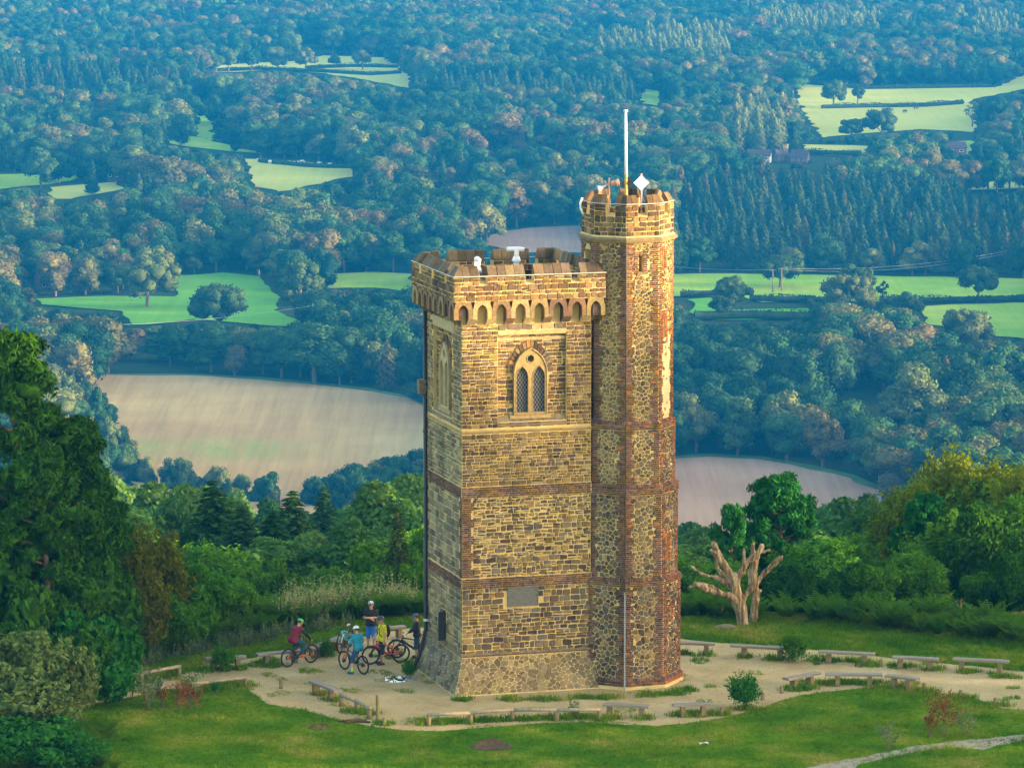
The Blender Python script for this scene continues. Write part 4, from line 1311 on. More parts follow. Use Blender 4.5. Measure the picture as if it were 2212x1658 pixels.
def corbel(fn, u, n):
    mb = MB(); mb.col = pick([(0.30, 0.24, 0.13), (0.20, 0.15, 0.09), (0.36, 0.30, 0.18), (0.17, 0.12, 0.08)])
    hw = 0.17
    def blk(z0, z1, d0, d1, hw):
        mb.add([fn(u - hw, z0, d0), fn(u + hw, z0, d0), fn(u + hw, z1, d1), fn(u - hw, z1, d1), fn(u - hw, z0, -OV - .02), fn(u + hw, z0, -OV - .02), fn(u + hw, z1, -OV - .02), fn(u - hw, z1, -OV - .02)], [(0, 1, 2, 3), (0, 4, 5, 1), (1, 5, 6, 2), (3, 2, 6, 7), (0, 3, 7, 4)])
    blk(13.88, 13.98, -0.30, -0.24, hw); blk(13.985, ZA + 0.0, -0.16, -0.06, hw)
    mb.build('corbel', M_STONE, tower)
NB = 8
for k, fn in enumerate((Q_F, Q_L, Q_R, Q_B)):
    w = SO / NB
    for i in range(NB):
        corbel_bay(fn, i * w, (i + 1) * w, i)
        if i: corbel(fn, i * w, i)
    mb = MB(); mb.add([fn(0, ZP, -0.02), fn(SO, ZP, -0.02), fn(SO, ZP, -OV - 0.02), fn(0, ZP, -OV - 0.02)], [(3, 2, 1, 0)])
    mb.build('soffit', M_DARKSTONE, tower)
# ---- merlons out of coping blocks, mitred at the corners
def coping(fn, a, b, corner0=False, corner1=False):
    g = 0.008
    a2, b2 = a + g, b - g
    def sec(u, cs):   # section points: (depth, z); mitre shifts u at corners by the depth
        pts = [(0.0, ZC - 0.05), (0.035, ZC - 0.01), (0.0, ZC + 0.03), (-0.27, ZM), (-0.36, ZM - 0.02), (-0.43, ZC + 0.02), (-TK, ZC - 0.05)]
        return [fn(u + (-d if cs == 1 else d if cs == 2 else 0), z + jz, d) for d, z in pts]
    jz = trng.uniform(-0.012, 0.012)
    A = sec(a2 if not corner0 else 0.0, 1 if corner0 else 0); B = sec(b2 if not corner1 else SO, 2 if corner1 else 0)
    mb = MB(); mb.col = pick([(0.13, 0.095, 0.06), (0.16, 0.12, 0.075), (0.10, 0.078, 0.055), (0.19, 0.15, 0.095), (0.145, 0.115, 0.08)])
    n = len(A)
    F = [(i, n + i, n + i + 1, i + 1) for i in range(n - 1)] + [tuple(range(n)), tuple(reversed(range(n, 2 * n)))]
    mb.add(A + B, F)
    mb.build('coping_stone', M_STONE, tower)
for fn in (Q_F, Q_L, Q_R, Q_B):
    edges = [0.0] + [x for g_ in GAPS for x in g_] + [SO]
    for a, b in zip(edges[0::2], edges[1::2]):
        if fn in (Q_R, Q_F) and False: pass
        V = []
        for u, z, d in ((a, ZS - 0.03, -0.01), (b, ZS - 0.03, -0.01), (b, ZC - 0.03, -0.01), (a, ZC - 0.03, -0.01), (a, ZS - 0.03, -TK + 0.01), (b, ZS - 0.03, -TK + 0.01), (b, ZC - 0.03, -TK + 0.01), (a, ZC - 0.03, -TK + 0.01)):
            V.append(fn(u + (-d if u == 0.0 else d if u == SO else 0), z, d))
        mb = MB(); mb.add(V, [(0, 1, 2, 3), (1, 5, 6, 2), (5, 4, 7, 6), (4, 0, 3, 7)]); mb.build('merlon', M_MORTAR, tower)
        coursed(fn, a, b, ZS - 0.01, ZC - 0.05, (0.13, 0.16), (0.18, 0.4), c_top, 0.022, 0.02, 0.012, weight=1.0 if fn in (Q_F, Q_L) else 0.01)
        back_ = (lambda f: (lambda u, z, d: f(SO - u, z, -TK - d + 0.01)))(fn)
        coursed(back_, SO - b, SO - a, ZS - 0.01, ZC - 0.05, (0.13, 0.16), (0.2, 0.42), c_top, 0.02, 0.02, 0.012, weight=0.5 if fn in (Q_B, Q_R) else 0.01)
        k = 3 if (b - a) < 1.2 else 4
        cuts = [a] + sorted(a + (b - a) * (i + trng.uniform(-0.12, 0.12)) / k for i in range(1, k)) + [b]
        for i in range(k):
            coping(fn, cuts[i], cuts[i + 1], a == 0.0 and i == 0, b == SO and i == k - 1)
tape = MB()
for fn in (Q_F, Q_L, Q_B, Q_R):
    tape.tube([fn(0.0 - 0.02, ZC + 0.012, 0.02), fn(SO + 0.02, ZC + 0.012, 0.02)], 0.013, 5)
tape.build('lightning_tape', M_TAPE, tower)
deck = MB(); deck.add([Vector((-0.05, -0.05, 14.61)), Vector((S + .05, -0.05, 14.61)), Vector((S + .05, S + .05, 14.61)), Vector((-0.05, S + .05, 14.61))], [(0, 1, 2, 3)])
deck.build('roof_deck', M_ROOFLEAD, tower)
# pale weathered tops on three copings
for fn, a, b in ((Q_F, 1.35, 2.0), (Q_L, 3.1, 3.5), (Q_B, 3.3, 4.1)):
    mb = MB(); mb.add([fn(a, ZC + 0.05, 0.0), fn(b, ZC + 0.05, 0.0), fn(b, ZM + 0.02, -0.26), fn(a, ZM + 0.02, -0.26)], [(0, 1, 2, 3)])

# ---- string courses
def string_course(z, d0, d1, h, mat, name='string_course', faces=(P_F, P_L, P_R, P_B)):
    for fn in faces:
        mb = MB()
        pts = [(0.0, z), (d0, z + 0.01), (d1, z + h * 0.55), (d1 * 0.6, z + h), (0.0, z + h)]
        A = [fn(-d, zz, d) for d, zz in pts]; B = [fn(S + d, zz, d) for d, zz in pts]
        n = len(pts)
        mb.add(A + B, [(i, n + i, n + i + 1, i + 1) for i in range(n - 1)])
        mb.build(name, mat, tower)
string_course(1.40, 0.05, 0.09, 0.13, M_DARKSTONE)
string_course(9.80, 0.02, 0.05, 0.12, M_DRESS)
# pale lintel courses over the recesses and sloped sills under them
def slab(fn, a, b, z0, z1, d0, d1, mat, name, parts=1, top=None):
    for i in range(parts):
        u0 = a + (b - a) * i / parts + 0.005; u1 = a + (b - a) * (i + 1) / parts - 0.005
        dt = d1 if top is None else top
        mb = MB(); mb.add([fn(u0, z0, d1), fn(u1, z0, d1), fn(u1, z1, dt), fn(u0, z1, dt), fn(u0, z0, d0), fn(u1, z0, d0), fn(u1, z1, d0), fn(u0, z1, d0)],
                          [(0, 1, 2, 3), (1, 5, 6, 2), (4, 0, 3, 7), (3, 2, 6, 7), (0, 4, 5, 1), (5, 4, 7, 6)])
        mb.build(name, mat, tower)
M_PALELINTEL = simple('pale_lintel_stone', (0.38, 0.31, 0.165), (0.26, 0.21, 0.11), 4, 0.9, 0.5)
slab(P_F, FREC[0], FREC[1], 13.45, 13.61, -REC, 0.02, M_PALELINTEL, 'lintel', 4)
slab(P_F, FREC[0] + 0.01, FREC[1] - 0.01, 13.22, 13.34, -REC, -REC + 0.05, M_PALELINTEL, 'lintel', 4)
slab(P_L, LREC[0], LREC[1] + 0.4, 13.45, 13.86, -REC, 0.03, M_PALELINTEL, 'lintel', 2)
slab(P_F, FREC[0] - 0.02, FREC[1] + 0.02, 10.06, 10.42, -REC - 0.02, 0.06, M_DARKSTONE, 'window_sill', 3, -REC + 0.02)
slab(P_L, LREC[0] - 0.02, LREC[1] + 0.02, 10.06, 10.42, -REC - 0.02, 0.06, M_DARKSTONE, 'window_sill', 3, -REC + 0.02)

# ---- twin-light gothic windows
def plate(loops, thick, fn, name, mat, parent):
    cu = bpy.data.curves.new('tmp', 'CURVE'); cu.dimensions = '2D'; cu.fill_mode = 'BOTH'; cu.extrude = thick / 2
    for lp in loops:
        sp = cu.splines.new('POLY'); sp.points.add(len(lp) - 1)
        for q, (u, z) in zip(sp.points, lp): q.co = (u, z, 0, 1)
        sp.use_cyclic_u = True
    to = bpy.data.objects.new('tmp', cu); COL.objects.link(to)
    dg = bpy.context.evaluated_depsgraph_get(); dg.update()
    me = bpy.data.meshes.new_from_object(to.evaluated_get(dg))
    bpy.data.objects.remove(to); 
    for v in me.vertices:
        v.co = fn(v.co.x, v.co.y, v.co.z)
    me.name = name
    me.materials.clear(); me.materials.append(mat)
    me.update()
    bm = bmesh.new(); bm.from_mesh(me); bmesh.ops.recalc_face_normals(bm, faces=bm.faces); bm.to_mesh(me); bm.free()
    return link(name, me, parent)
def arch_loop(c, a, spring, rho, bottom, n=9):
    L = []
    tmax = math.acos((rho - a) / rho)
    for i in range(n + 1):
        t = tmax * i / n; L.append((c + rho * math.cos(t) - (rho - a), spring + rho * math.sin(t)))
    R_ = [(2 * c - u, z) for u, z in reversed(L[:-1])]
    return [(c - a, bottom), (c + a, bottom)] + L + R_
def gothic_window(fn, c, stone, blind, lab):
    d = -REC
    w = MB()
    gl = MB(); gl.add([fn(c - 0.62, 10.46, d + 0.012), fn(c + 0.62, 10.46, d + 0.012), fn(c + 0.62, 12.75, d + 0.012), fn(c - 0.62, 12.75, d + 0.012)], [(0, 1, 2, 3)])
    fr = plate([arch_loop(c, 0.665, 12.0, 1.01, 10.44), arch_loop(c - 0.325, 0.225, 11.82, 0.50, 10.53), arch_loop(c + 0.325, 0.225, 11.82, 0.50, 10.53), [(c + 0.125 * math.cos(t * math.pi / 8), 12.53 + 0.125 * math.sin(t * math.pi / 8)) for t in range(16)]], 0.10,
               lambda u, z, e: fn(u, z, d + 0.06 + e), 'window', stone, tower)
    gl.build('pane', M_GLASS if not blind else M_MORTAR, fr)
    # moulded outer rim of the frame and ring round the eye
    rim = MB(); L = arch_loop(c, 0.63, 12.0, 0.975, 10.46)
    rim.tube([fn(u, z, d + 0.115) for u, z in L[1:] + [L[0]]], 0.035, 6)
    rim.tube([fn(c + 0.15 * math.cos(t * math.pi / 8), 12.53 + 0.15 * math.sin(t * math.pi / 8), d + 0.112) for t in range(17)], 0.022, 6)
    for s in (-1, 1):
        L2 = arch_loop(c + s * 0.325, 0.245, 11.82, 0.52, 10.53)
        rim.tube([fn(u, z, d + 0.112) for u, z in L2[1:] + [L2[0]]], 0.02, 5)
    rim.build('moulding', stone, fr)
    if not blind:
        la = MB()
        for s in (-1, 1):
            cc = c + s * 0.325
            inside = arch_in(cc, 0.225, 11.82, 0.50, 10.5, 0.0)
            for k in range(-18, 40):
                for sg in (-1, 1):
                    # diagonal bars z = z0 + 1.5 * sg * (u - cc)
                    z0 = 10.5 + k * 0.19
                    seg = []
                    for i in range(25):
                        u = cc - 0.225 + 0.45 * i / 24; z = z0 + 1.55 * sg * (u - cc)
                        if inside(u, z): seg.append((u, z))
                    if len(seg) > 2:
                        la.tube([fn(*seg[0], d + 0.03), fn(*seg[-1], d + 0.03)], 0.0058, 4)
        la.build('lead_lattice', M_LEAD, fr)
    # arch stones round it
    rho_i, a_i, rho_o, a_o, sp = 1.03, 0.68, 1.318, 0.90, 12.0
    nv = 9
    for s in (-1, 1):
        for i in range(nv):
            ti, to = math.acos((rho_i - a_i) / rho_i), math.acos((rho_o - a_o) / rho_o)
            f0, f1 = i / nv + 0.012, (i + 1) / nv - 0.012
            if i == nv - 1: f1 = 1.0 - 0.004
            q = []
            for f, r, a, tm in ((f0, rho_i, a_i, ti), (f0, rho_o, a_o, to), (f1, rho_o, a_o, to), (f1, rho_i, a_i, ti)):
                q.append((c + s * (r * math.cos(tm * f) - (r - a)), sp + r * math.sin(tm * f)))
            if s < 0: q = q[::-1]
            mb = MB(); mb.col = pick(PLUM + BROWN) if trng.random() < 0.9 else (0.42, 0.16, 0.05)
            cu_ = sum(p[0] for p in q) / 4; cz_ = sum(p[1] for p in q) / 4
            V = [fn(u, z, d + 0.0) for u, z in q] + [fn(cu_ + (u - cu_) * 0.93, cz_ + (z - cz_) * 0.93, d + 0.06) for u, z in q]
            mb.add(V, [(4, 5, 6, 7), (0, 1, 5, 4), (1, 2, 6, 5), (2, 3, 7, 6), (3, 0, 4, 7)])
            mb.build('arch_stone', M_STONE, tower)
    slab(fn, c - 0.80, c + 0.80, 10.30, 10.45, d, d + 0.14, M_DRESS, 'window_sill', 2, d + 0.05)
gothic_window(P_F, WC, M_DRESS, False, 'front')
gothic_window(P_L, LC, M_PALELINTEL, True, 'left')

# ---- plaque
pl = MB(); pl.prism([(PLQ[0], PLQ[2]), (PLQ[1], PLQ[2]), (PLQ[1], PLQ[3]), (PLQ[0], PLQ[3])], P_F, -0.01, 0.035)
M_PLAQUE = simple('plaque_slate', (0.075, 0.08, 0.075), (0.12, 0.125, 0.115), 14, 0.7, 0.5)
plq = pl.build('plaque', M_PLAQUE, tower)
rl = MB()
for a, b, c, d in ((PLQ[0], PLQ[1], PLQ[2], PLQ[2] + 0.05), (PLQ[0], PLQ[1], PLQ[3] - 0.05, PLQ[3]), (PLQ[0], PLQ[0] + 0.05, PLQ[2] + 0.05, PLQ[3] - 0.05), (PLQ[1] - 0.05, PLQ[1], PLQ[2] + 0.05, PLQ[3] - 0.05)):
    rl.prism([(a, c), (b, c), (b, d), (a, d)], P_F, 0.03, 0.055)
rl.build('rim', M_PLAQUE, plq)
tx = MB()
zz = PLQ[3] - 0.11
row = 0
while zz > PLQ[2] + 0.09:
    half = trng.uniform(0.26, 0.48); u = (PLQ[0] + PLQ[1]) / 2 - half
    while u < (PLQ[0] + PLQ[1]) / 2 + half:
        w = trng.uniform(0.012, 0.03)
        tx.prism([(u, zz), (u + w, zz), (u + w, zz + 0.028), (u, zz + 0.028)], P_F, 0.03, 0.042)
        u += w + trng.choice([0.008, 0.008, 0.03])
    zz -= 0.055
tx.build('worn_lettering', simple('worn_letter', (0.17, 0.17, 0.15), (0.11, 0.11, 0.10), 20, 0.7), plq)['kind'] = 'stuff'

# ---- small window of the left face with its iron shutter
sw = MB(); sw.add([P_L(SLW[0], SLW[2], -0.27), P_L(SLW[1], SLW[2], -0.27), P_L(SLW[1], SLW[3], -0.27), P_L(SLW[0], SLW[3], -0.27)], [(0, 1, 2, 3)])
swo = sw.build('slit_window', M_DARK, tower)
br = MB()
for i in range(4): 
    u = SLW[0] + 0.1 + i * 0.13; br.tube([P_L(u, SLW[2], -0.18), P_L(u, SLW[3], -0.18)], 0.014, 6)
br.build('bar', M_BLACKIRON, swo)
sh = MB(); sh.prism([(0, SLW[2] + 0.02), (0.5, SLW[2] + 0.02), (0.5, SLW[3] - 0.02), (0, SLW[3] - 0.02)], lambda u, z, d: P_L(SLW[1] - 0.02 + d, z, 0.03 + u * 0.55), 0.0, 0.04)
sh.build('shutter', M_BLACKIRON, swo)
sh = MB(); sh.prism([(SLW[0] - 0.02, SLW[2]), (SLW[1] - 0.2, SLW[2]), (SLW[1] - 0.2, SLW[3]), (SLW[0] - 0.02, SLW[3])], P_L, 0.0, 0.05)
sh.build('shutter', M_BLACKIRON, swo)
slab(P_L, SLW[0] - 0.25, SLW[1] + 0.25, SLW[2] - 0.18, SLW[2] - 0.01, -0.05, 0.10, M_DARKSTONE, 'window_sill')
# ---- downpipe at the far left corner
dp = MB()
dp.tube([P_L(0.18, 14.0, 0.09), P_L(0.18, ZB + 0.15, 0.09), P_L(0.16, 0.55, 0.36), P_L(0.14, 0.02, 0.60)], 0.075, 8)
dpo = dp.build('downpipe', M_BLACKIRON, tower, True)
for z in (13.2, 11.0, 9.2, 7.0, 5.2, 3.2, 1.9):
    b_ = MB(); b_.tube([P_L(0.18, z, 0.09), P_L(0.18, z + 0.1, 0.09)], 0.095, 8); b_.box(P_L(0.18, z + 0.05, 0.03), (0.12, 0.3, 0.06)); b_.build('bracket', M_BLACKIRON if z > 2 else M_TAPE, dpo)
hp = MB(); hp.box(P_L(0.1, 10.95, 0.2), (0.26, 0.3, 0.55), None, 1.1); hp.build('hopper', M_DARKSTONE, dpo)

# =================================================================== the octagonal stair turret
TC = Vector((6.72, 0.93, 0.0))
PHI0 = -3.0
def tv(R_, phi):      # phi as seen from the camera: 0 towards it, 90 to the right
    a = rad(-90 + phi) - TH
    return TC + Vector((math.cos(a), math.sin(a), 0)) * R_
def tface(i, R_):
    a, b = tv(R_, PHI0 + 45 * i), tv(R_, PHI0 + 45 * (i + 1))
    w = (b - a).length; ud = (b - a) / w; nd = Vector((ud.y, -ud.x, 0))
    return (lambda u, z, d: a + ud * u + nd * d + Vector((0, 0, z))), w
tcore = MB(); core = tcore
def oct_ring(z0, R0, z1, R1):
    A = [tv(R0, PHI0 + 45 * i) + Vector((0, 0, z0)) for i in range(8)]; B = [tv(R1, PHI0 + 45 * i) + Vector((0, 0, z1)) for i in range(8)]
    tcore.add(A + B, [(i, (i + 1) % 8, 8 + (i + 1) % 8, 8 + i) for i in range(8)])
SEC = [(0.42, 3.90, 2.03), (4.22, 7.34, 1.91), (7.74, 9.78, 1.80), (10.12, 16.80, 1.71)]
BANDS = [(0.12, 0.42, 2.14), (3.90, 4.22, 2.07), (7.34, 7.74, 1.95), (9.78, 10.12, 1.83)]
SLITS = {(0, 3): [(0.50, 0.66, 15.70, 16.32, 0.3)], (1, 3): [(0.40, 0.56, 15.78, 16.42, 0.3), (0.42, 0.60, 13.05, 14.05, 0.12)], (1, 1): [(0.42, 0.64, 4.75, 5.65, 0.14)], (1, 0): [(0.62, 0.72, 2.5, 2.95, 0.2)], (-2, 3): [(0.34, 0.98, 14.62, 16.45, 0.35)]}
def c_tl(u, z): return pick(GREYS + PLUM if trng.random() < 0.8 else TAN)
def c_tm(u, z): return pick(TAN if trng.random() < 0.55 else GREYS)
def c_tu(u, z): return pick(TAN if trng.random() < 0.72 else GREYS + OCHRE)
def b_col(face_i):
    def f(u, z):
        p = {0: 0.05, 1: 0.06, 2: 0.35, -1: 0.12}.get(face_i, 0.1)
        if z < 0.5 and face_i == 2: p = 0.9
        return pick(ORANGE) if trng.random() < p else pick(BRICKS)
    return f
oct_ring(-0.1, 2.19, 0.12, 2.17)
for (z0, z1, R_) in SEC:
    si = SEC.index((z0, z1, R_))
    for i in range(-4, 4):
        fn, w = tface(i, R_)
        hl = SLITS.get((i, si), [])
        holed(fn, 0, w, z0, z1, hl)
        vis = i in (-2, -1, 0, 1, 2)
        if i in (-1, 0, 1, 2, -2, 3):
            wt = 1.0 if i in (-1, 0, 1) else (0.6 if i == 2 else 0.02)
            hh = [h[:4] for h in hl]
            surround = [(h[0] - 0.2, h[1] + 0.2, h[2] - 0.08, h[3] + 0.16) for h in hl]
            qa, qb = (0.36, 0.24)
            cell = 0.19 if si < 2 else 0.16
            cf = {0: c_tl, 1: c_tl if i == -1 else c_tm, 2: c_tm, 3: c_tu}[si]
            def sk(u, z, w=w, z0=z0):
                k = int((z - z0) / 0.078); q = (qa if (k // 4) % 2 == 0 else qb) - 0.045
                return u < q or u > w - q
            if si == 3 and i == 1:
                rubble(fn, 0.2, w - 0.2, 13.35, z1, cell, cf, 0.035, 0.032, surround, sk, 0.8, wt)
                rubble(fn, 0.2, w - 0.2, z0, 13.35, cell, cf, 0.05, 0.032, surround, sk, 0.8, wt, 0.22 if False else 1.0) if False else None
                rubble(fn, 0.2, w - 0.2, z0, 13.35, cell, cf, 0.035, 0.05, surround, sk, 0.8, wt, 0.16)
            else:
                rubble(fn, 0.2, w - 0.2, z0, z1, cell, cf, 0.035, 0.027, surround, sk, 0.8, wt)
            bc = b_col(i + 1)
            bricks(fn, 0.0, w, z0, z1, bc, 0.035, (qa, qb, 4), wt, holes=hh, side=0)
            bricks(fn, 0.0, w, z0, z1, bc, 0.035, (qa, qb, 4), wt, holes=hh, side=1)
            for h in hl:
                oc = (lambda u, z: pick(ORANGE) if trng.random() < 0.75 else pick(BRICKS)) if i == 1 else bc
                if i == -2: continue
                bricks(fn, max(0.02, h[0] - 0.2), h[0], h[2] - 0.08, h[3] + 0.16, oc, 0.035, None, wt)
                bricks(fn, h[1], min(w - 0.02, h[1] + 0.2), h[2] - 0.08, h[3] + 0.16, oc, 0.035, None, wt)
                bricks(fn, h[0], h[1], h[3], h[3] + 0.16, oc, 0.04, None, wt)
for k, (z0, z1, R_) in enumerate(BANDS):
    lo = {0: 2.17, 1: 2.03, 2: 1.91, 3: 1.80}[k]; up = {0: 2.03, 1: 1.91, 2: 1.80, 3: 1.71}[k]
    oct_ring(z0, lo, z0 + 0.02, R_); oct_ring(z0 + 0.02, R_, z1 - 0.09, R_); oct_ring(z1 - 0.09, R_, z1, up + 0.005)
    for i in range(-3, 4):
        fn, w = tface(i, R_)
        bricks(fn, 0, w, z0 + 0.02, z1 - 0.09, b_col(i + 1), 0.03, None, 0.8 if i in (-1, 0, 1) else 0.02)
        # bevelled top course of bricks on edge
        f2, w2 = tface(i, up + 0.01)
        u = 0.0
        while u < w - 0.05:
            a = fn(u + .006, z1 - 0.085, 0.02); b = fn(min(w, u + 0.1) - .006, z1 - 0.085, 0.02)
            s0, s1 = u / w * w2, min(w, u + 0.1) / w * w2
            c = f2(s1 - .006, z1 + 0.005, 0.02); d = f2(s0 + .006, z1 + 0.005, 0.02)
            nrm = (b - a).cross(d - a).normalized() * -0.03
            PIECES.append((0.007 * (0.8 if i in (-1, 0, 1) else 0.02), 'brick', [a + nrm, b + nrm, c + nrm, d + nrm], [a, b, c, d], b_col(i + 1)(0, 9) if k else pick(BRICKS)))
            u += 0.105
# cornice and top stage
oct_ring(16.78, 1.71, 16.86, 1.86)
oct_ring(17.00, 1.80, 17.06, 1.71)
ZT0, ZTS, ZTC, ZTM = 17.04, 17.78, 18.23, 18.56
for i in range(-4, 4):
    fn, w = tface(i, 1.71)
    quad(fn, 0, w, ZT0, ZTS)
    fi, wi = tface(i, 1.38)
    core.add([fi(0, 17.2, 0), fi(wi, 17.2, 0), fi(wi, ZTS + 0.1, 0), fi(0, ZTS + 0.1, 0)], [(3, 2, 1, 0)])
    core.add([fn(0, ZTS, 0), fn(w, ZTS, 0), fi(wi, ZTS + 0.1, 0), fi(0, ZTS + 0.1, 0)], [(0, 1, 2, 3)])
    vis = 1.0 if i in (-1, 0, 1, -2) else 0.02
    dk = lambda u, z, w=w: pick([(0.075, 0.055, 0.042), (0.095, 0.07, 0.05)]) if (u < 0.2 or u > w - 0.2) and trng.random() < 0.6 else pick(BROWN if trng.random() < 0.5 else OCHRE)
    coursed(fn, 0, w, ZT0, ZTS, (0.13, 0.24), (0.17, 0.38), dk, 0.03, 0.022, 0.015, weight=vis)
    inner = lambda u, z, d, fi=fi, wi=wi: fi(wi - u, z, -d)
    if i in (2, 3, -4, -3): coursed(inner, 0, wi, 17.25, ZTS + 0.08, (0.2, 0.3), (0.25, 0.4), lambda u, z: pick(BROWN), 0.02, weight=0.02)
tcore.add([tv(1.36, PHI0 + 45 * i) + Vector((0, 0, 17.22)) for i in range(8)], [tuple(range(8))])
tur = tcore.build('turret_wall', M_MORTAR, tower)
co = MB()
A = [(16.86, 1.86), (16.93, 1.88), (17.0, 1.80)]
rings = [[tv(r, PHI0 + 45 * i) + Vector((0, 0, z)) for i in range(8)] for z, r in A]
co.add([p for r in rings for p in r], [(j * 8 + i, j * 8 + (i + 1) % 8, (j + 1) * 8 + (i + 1) % 8, (j + 1) * 8 + i) for j in range(2) for i in range(8)])
co.build('cornice', M_DARKSTONE, tower)
# turret merlons wrap the corners; two blocks a half
for i in range(8):
    v0 = PHI0 + 45 * i
    fa, w = tface(i - 1, 1.71); fb, _ = tface(i, 1.71)
    half = w / 2 - 0.19
    for fn, u0, u1 in ((fa, w - half, w), (fb, 0, half)):
        sh_ = math.tan(rad(22.5))
        V = [fn(u + (d * sh_ if u == 0 else -d * sh_ if u == w else 0), z, d) for u, z, d in ((u0, ZTS - 0.03, -0.01), (u1, ZTS - 0.03, -0.01), (u1, ZTC - 0.03, -0.01), (u0, ZTC - 0.03, -0.01), (u0, ZTS - 0.03, -0.3), (u1, ZTS - 0.03, -0.3), (u1, ZTC - 0.03, -0.3), (u0, ZTC - 0.03, -0.3))]
        mb = MB(); mb.add(V, [(0, 1, 2, 3), (1, 5, 6, 2), (5, 4, 7, 6), (4, 0, 3, 7)]); mb.build('merlon', M_MORTAR, tower)
        coursed(fn, u0, u1, ZTS - 0.01, ZTC - 0.05, (0.18, 0.21), (0.18, 0.34), lambda u, z: pick(BROWN + [(0.09, 0.065, 0.05)]), 0.022, 0.02, 0.012, weight=1.0 if i in (-1, 0, 1, 7, 2) else 0.02)
    for (fn, u0, u1, at_end) in ((fa, w - half, w - half / 2, 0), (fa, w - half / 2, w, 1), (fb, 0, half / 2, 2), (fb, half / 2, half, 0)):
        g = 0.008
        sh_ = math.tan(rad(22.5))
        pts = [(0.0, ZTC - 0.05), (0.03, ZTC - 0.01), (0.0, ZTC + 0.02), (-0.2, ZTM), (-0.27, ZTM - 0.02), (-0.31, ZTC + 0.01), (-0.31, ZTC - 0.05)]
        jz = trng.uniform(-0.01, 0.01)
        def sec(u, cs):
            return [fn(u + (d * sh_ if cs == 1 else -d * sh_ if cs == 2 else 0), z + jz, d) for d, z in pts]
        A = sec(u0 + g, 0) if at_end != 2 else sec(0.0, 2)
        B = sec(u1 - g, 0) if at_end != 1 else sec(w, 1)
        mb = MB(); mb.col = pick(BROWN + [(0.09, 0.065, 0.05), (0.22, 0.14, 0.07)])
        n = len(A)
        mb.add(A + B, [(k, n + k, n + k + 1, k + 1) for k in range(n - 1)] + [tuple(range(n)), tuple(reversed(range(n, 2 * n)))])
        mb.build('coping_stone', M_STONE, tower)
tp = MB()
for i in range(-2, 2):
    fn, w = tface(i, 1.71); tp.tube([fn(-0.01, ZTC + 0.008, 0.02), fn(w + .01, ZTC + 0.008, 0.02)], 0.012, 5)
tp.build('lightning_tape', M_TAPE, tower)
# pale render patch on the right-hand face, dark insides of the slits, roof doorway arch
fn, w = tface(1, 1.71)
rp = MB(); rp.prism([(0.27, 10.3), (w - 0.27, 10.25), (w - 0.25, 11.4), (w - 0.3, 12.8), (w - 0.28, 13.2), (0.3, 13.15), (0.26, 12.0)], fn, 0.001, 0.018)
rp.build('render_patch', M_RENDER, tower)
for (i, si), hl in SLITS.items():
    fn, w = tface(i, SEC[si][2])
    for h in hl:
        
        mb = MB(); mb.add([fn(h[0], h[2], -h[4] + 0.006), fn(h[1], h[2], -h[4] + 0.006), fn(h[1], h[3], -h[4] + 0.006), fn(h[0], h[3], -h[4] + 0.006)], [(0, 1, 2, 3)])
        mb.build('slit_window', M_DARK if h[4] >= 0.2 else simple('infill_brick', (0.36, 0.13, 0.05), (0.22, 0.09, 0.05), 9, 0.9, 0.6, stretch=(0.4, 0.4, 3)), tower)
        sl = MB(); sl.prism([(h[0] - 0.08, h[2] - 0.09), (h[1] + 0.08, h[2] - 0.09), (h[1] + 0.08, h[2] - 0.003), (h[0] - 0.08, h[2] - 0.003)], fn, -0.02, 0.06)
        sl.build('window_sill', M_DARKSTONE, tower)
# lightning conductor down the near corner, with its pale guard
lc = MB()
prev = None
path = [(16.7, 1.74), (10.2, 1.74), (10.0, 1.88), (9.78, 1.86), (9.7, 1.83), (7.75, 1.83), (7.6, 2.0), (7.3, 1.97), (7.25, 1.94), (4.25, 1.94), (4.1, 2.12), (3.85, 2.10), (3.75, 2.06)]
lc.tube([tv(r + 0.03, PHI0) + Vector((0, 0, z)) for z, r in path], 0.022, 6)
lc.build('lightning_conductor', M_BLACKIRON, tower)
lg = MB(); lg.box(tv(2.09, PHI0) + Vector((0, 0, 2.1)), (0.055, 0.06, 3.1), Matrix.Rotation(rad(-16.5 - 3), 3, 'Z')); lg.tube([tv(2.12, PHI0) + Vector((0, 0, 0.55)), tv(2.2, PHI0) + Vector((0, 0, 0.05))], 0.03, 6)
lg.build('conductor_guard', M_LEAD, tower)

# ---- stones and bricks: the 300 that show largest of each are pieces of their own, the rest one mesh each
def piece_mesh(mb, ring, cap, col):
    n = len(ring); mb.col = col
    mb.add(list(ring) + list(cap), [tuple(range(n, 2 * n))] + [(i, (i + 1) % n, n + (i + 1) % n, n + i) for i in range(n)])
for kind in ('stone', 'brick'):
    L = sorted([p for p in PIECES if p[1] == kind], key=lambda p: -p[0])
    for p in L[:300]:
        mb = MB(); piece_mesh(mb, *p[2:]); mb.build(kind, M_STONE, tower)
    mb = MB()
    for p in L[300:]: piece_mesh(mb, *p[2:])
    o = mb.build('stonework' if kind == 'stone' else 'brickwork', M_STONE, tower)
    o['kind'] = 'stuff'
TL = Matrix.Translation(NC) @ Matrix.Rotation(TH, 4, 'Z')
def tw(u, w, z=0.0): return TL @ Vector((u, w, z))

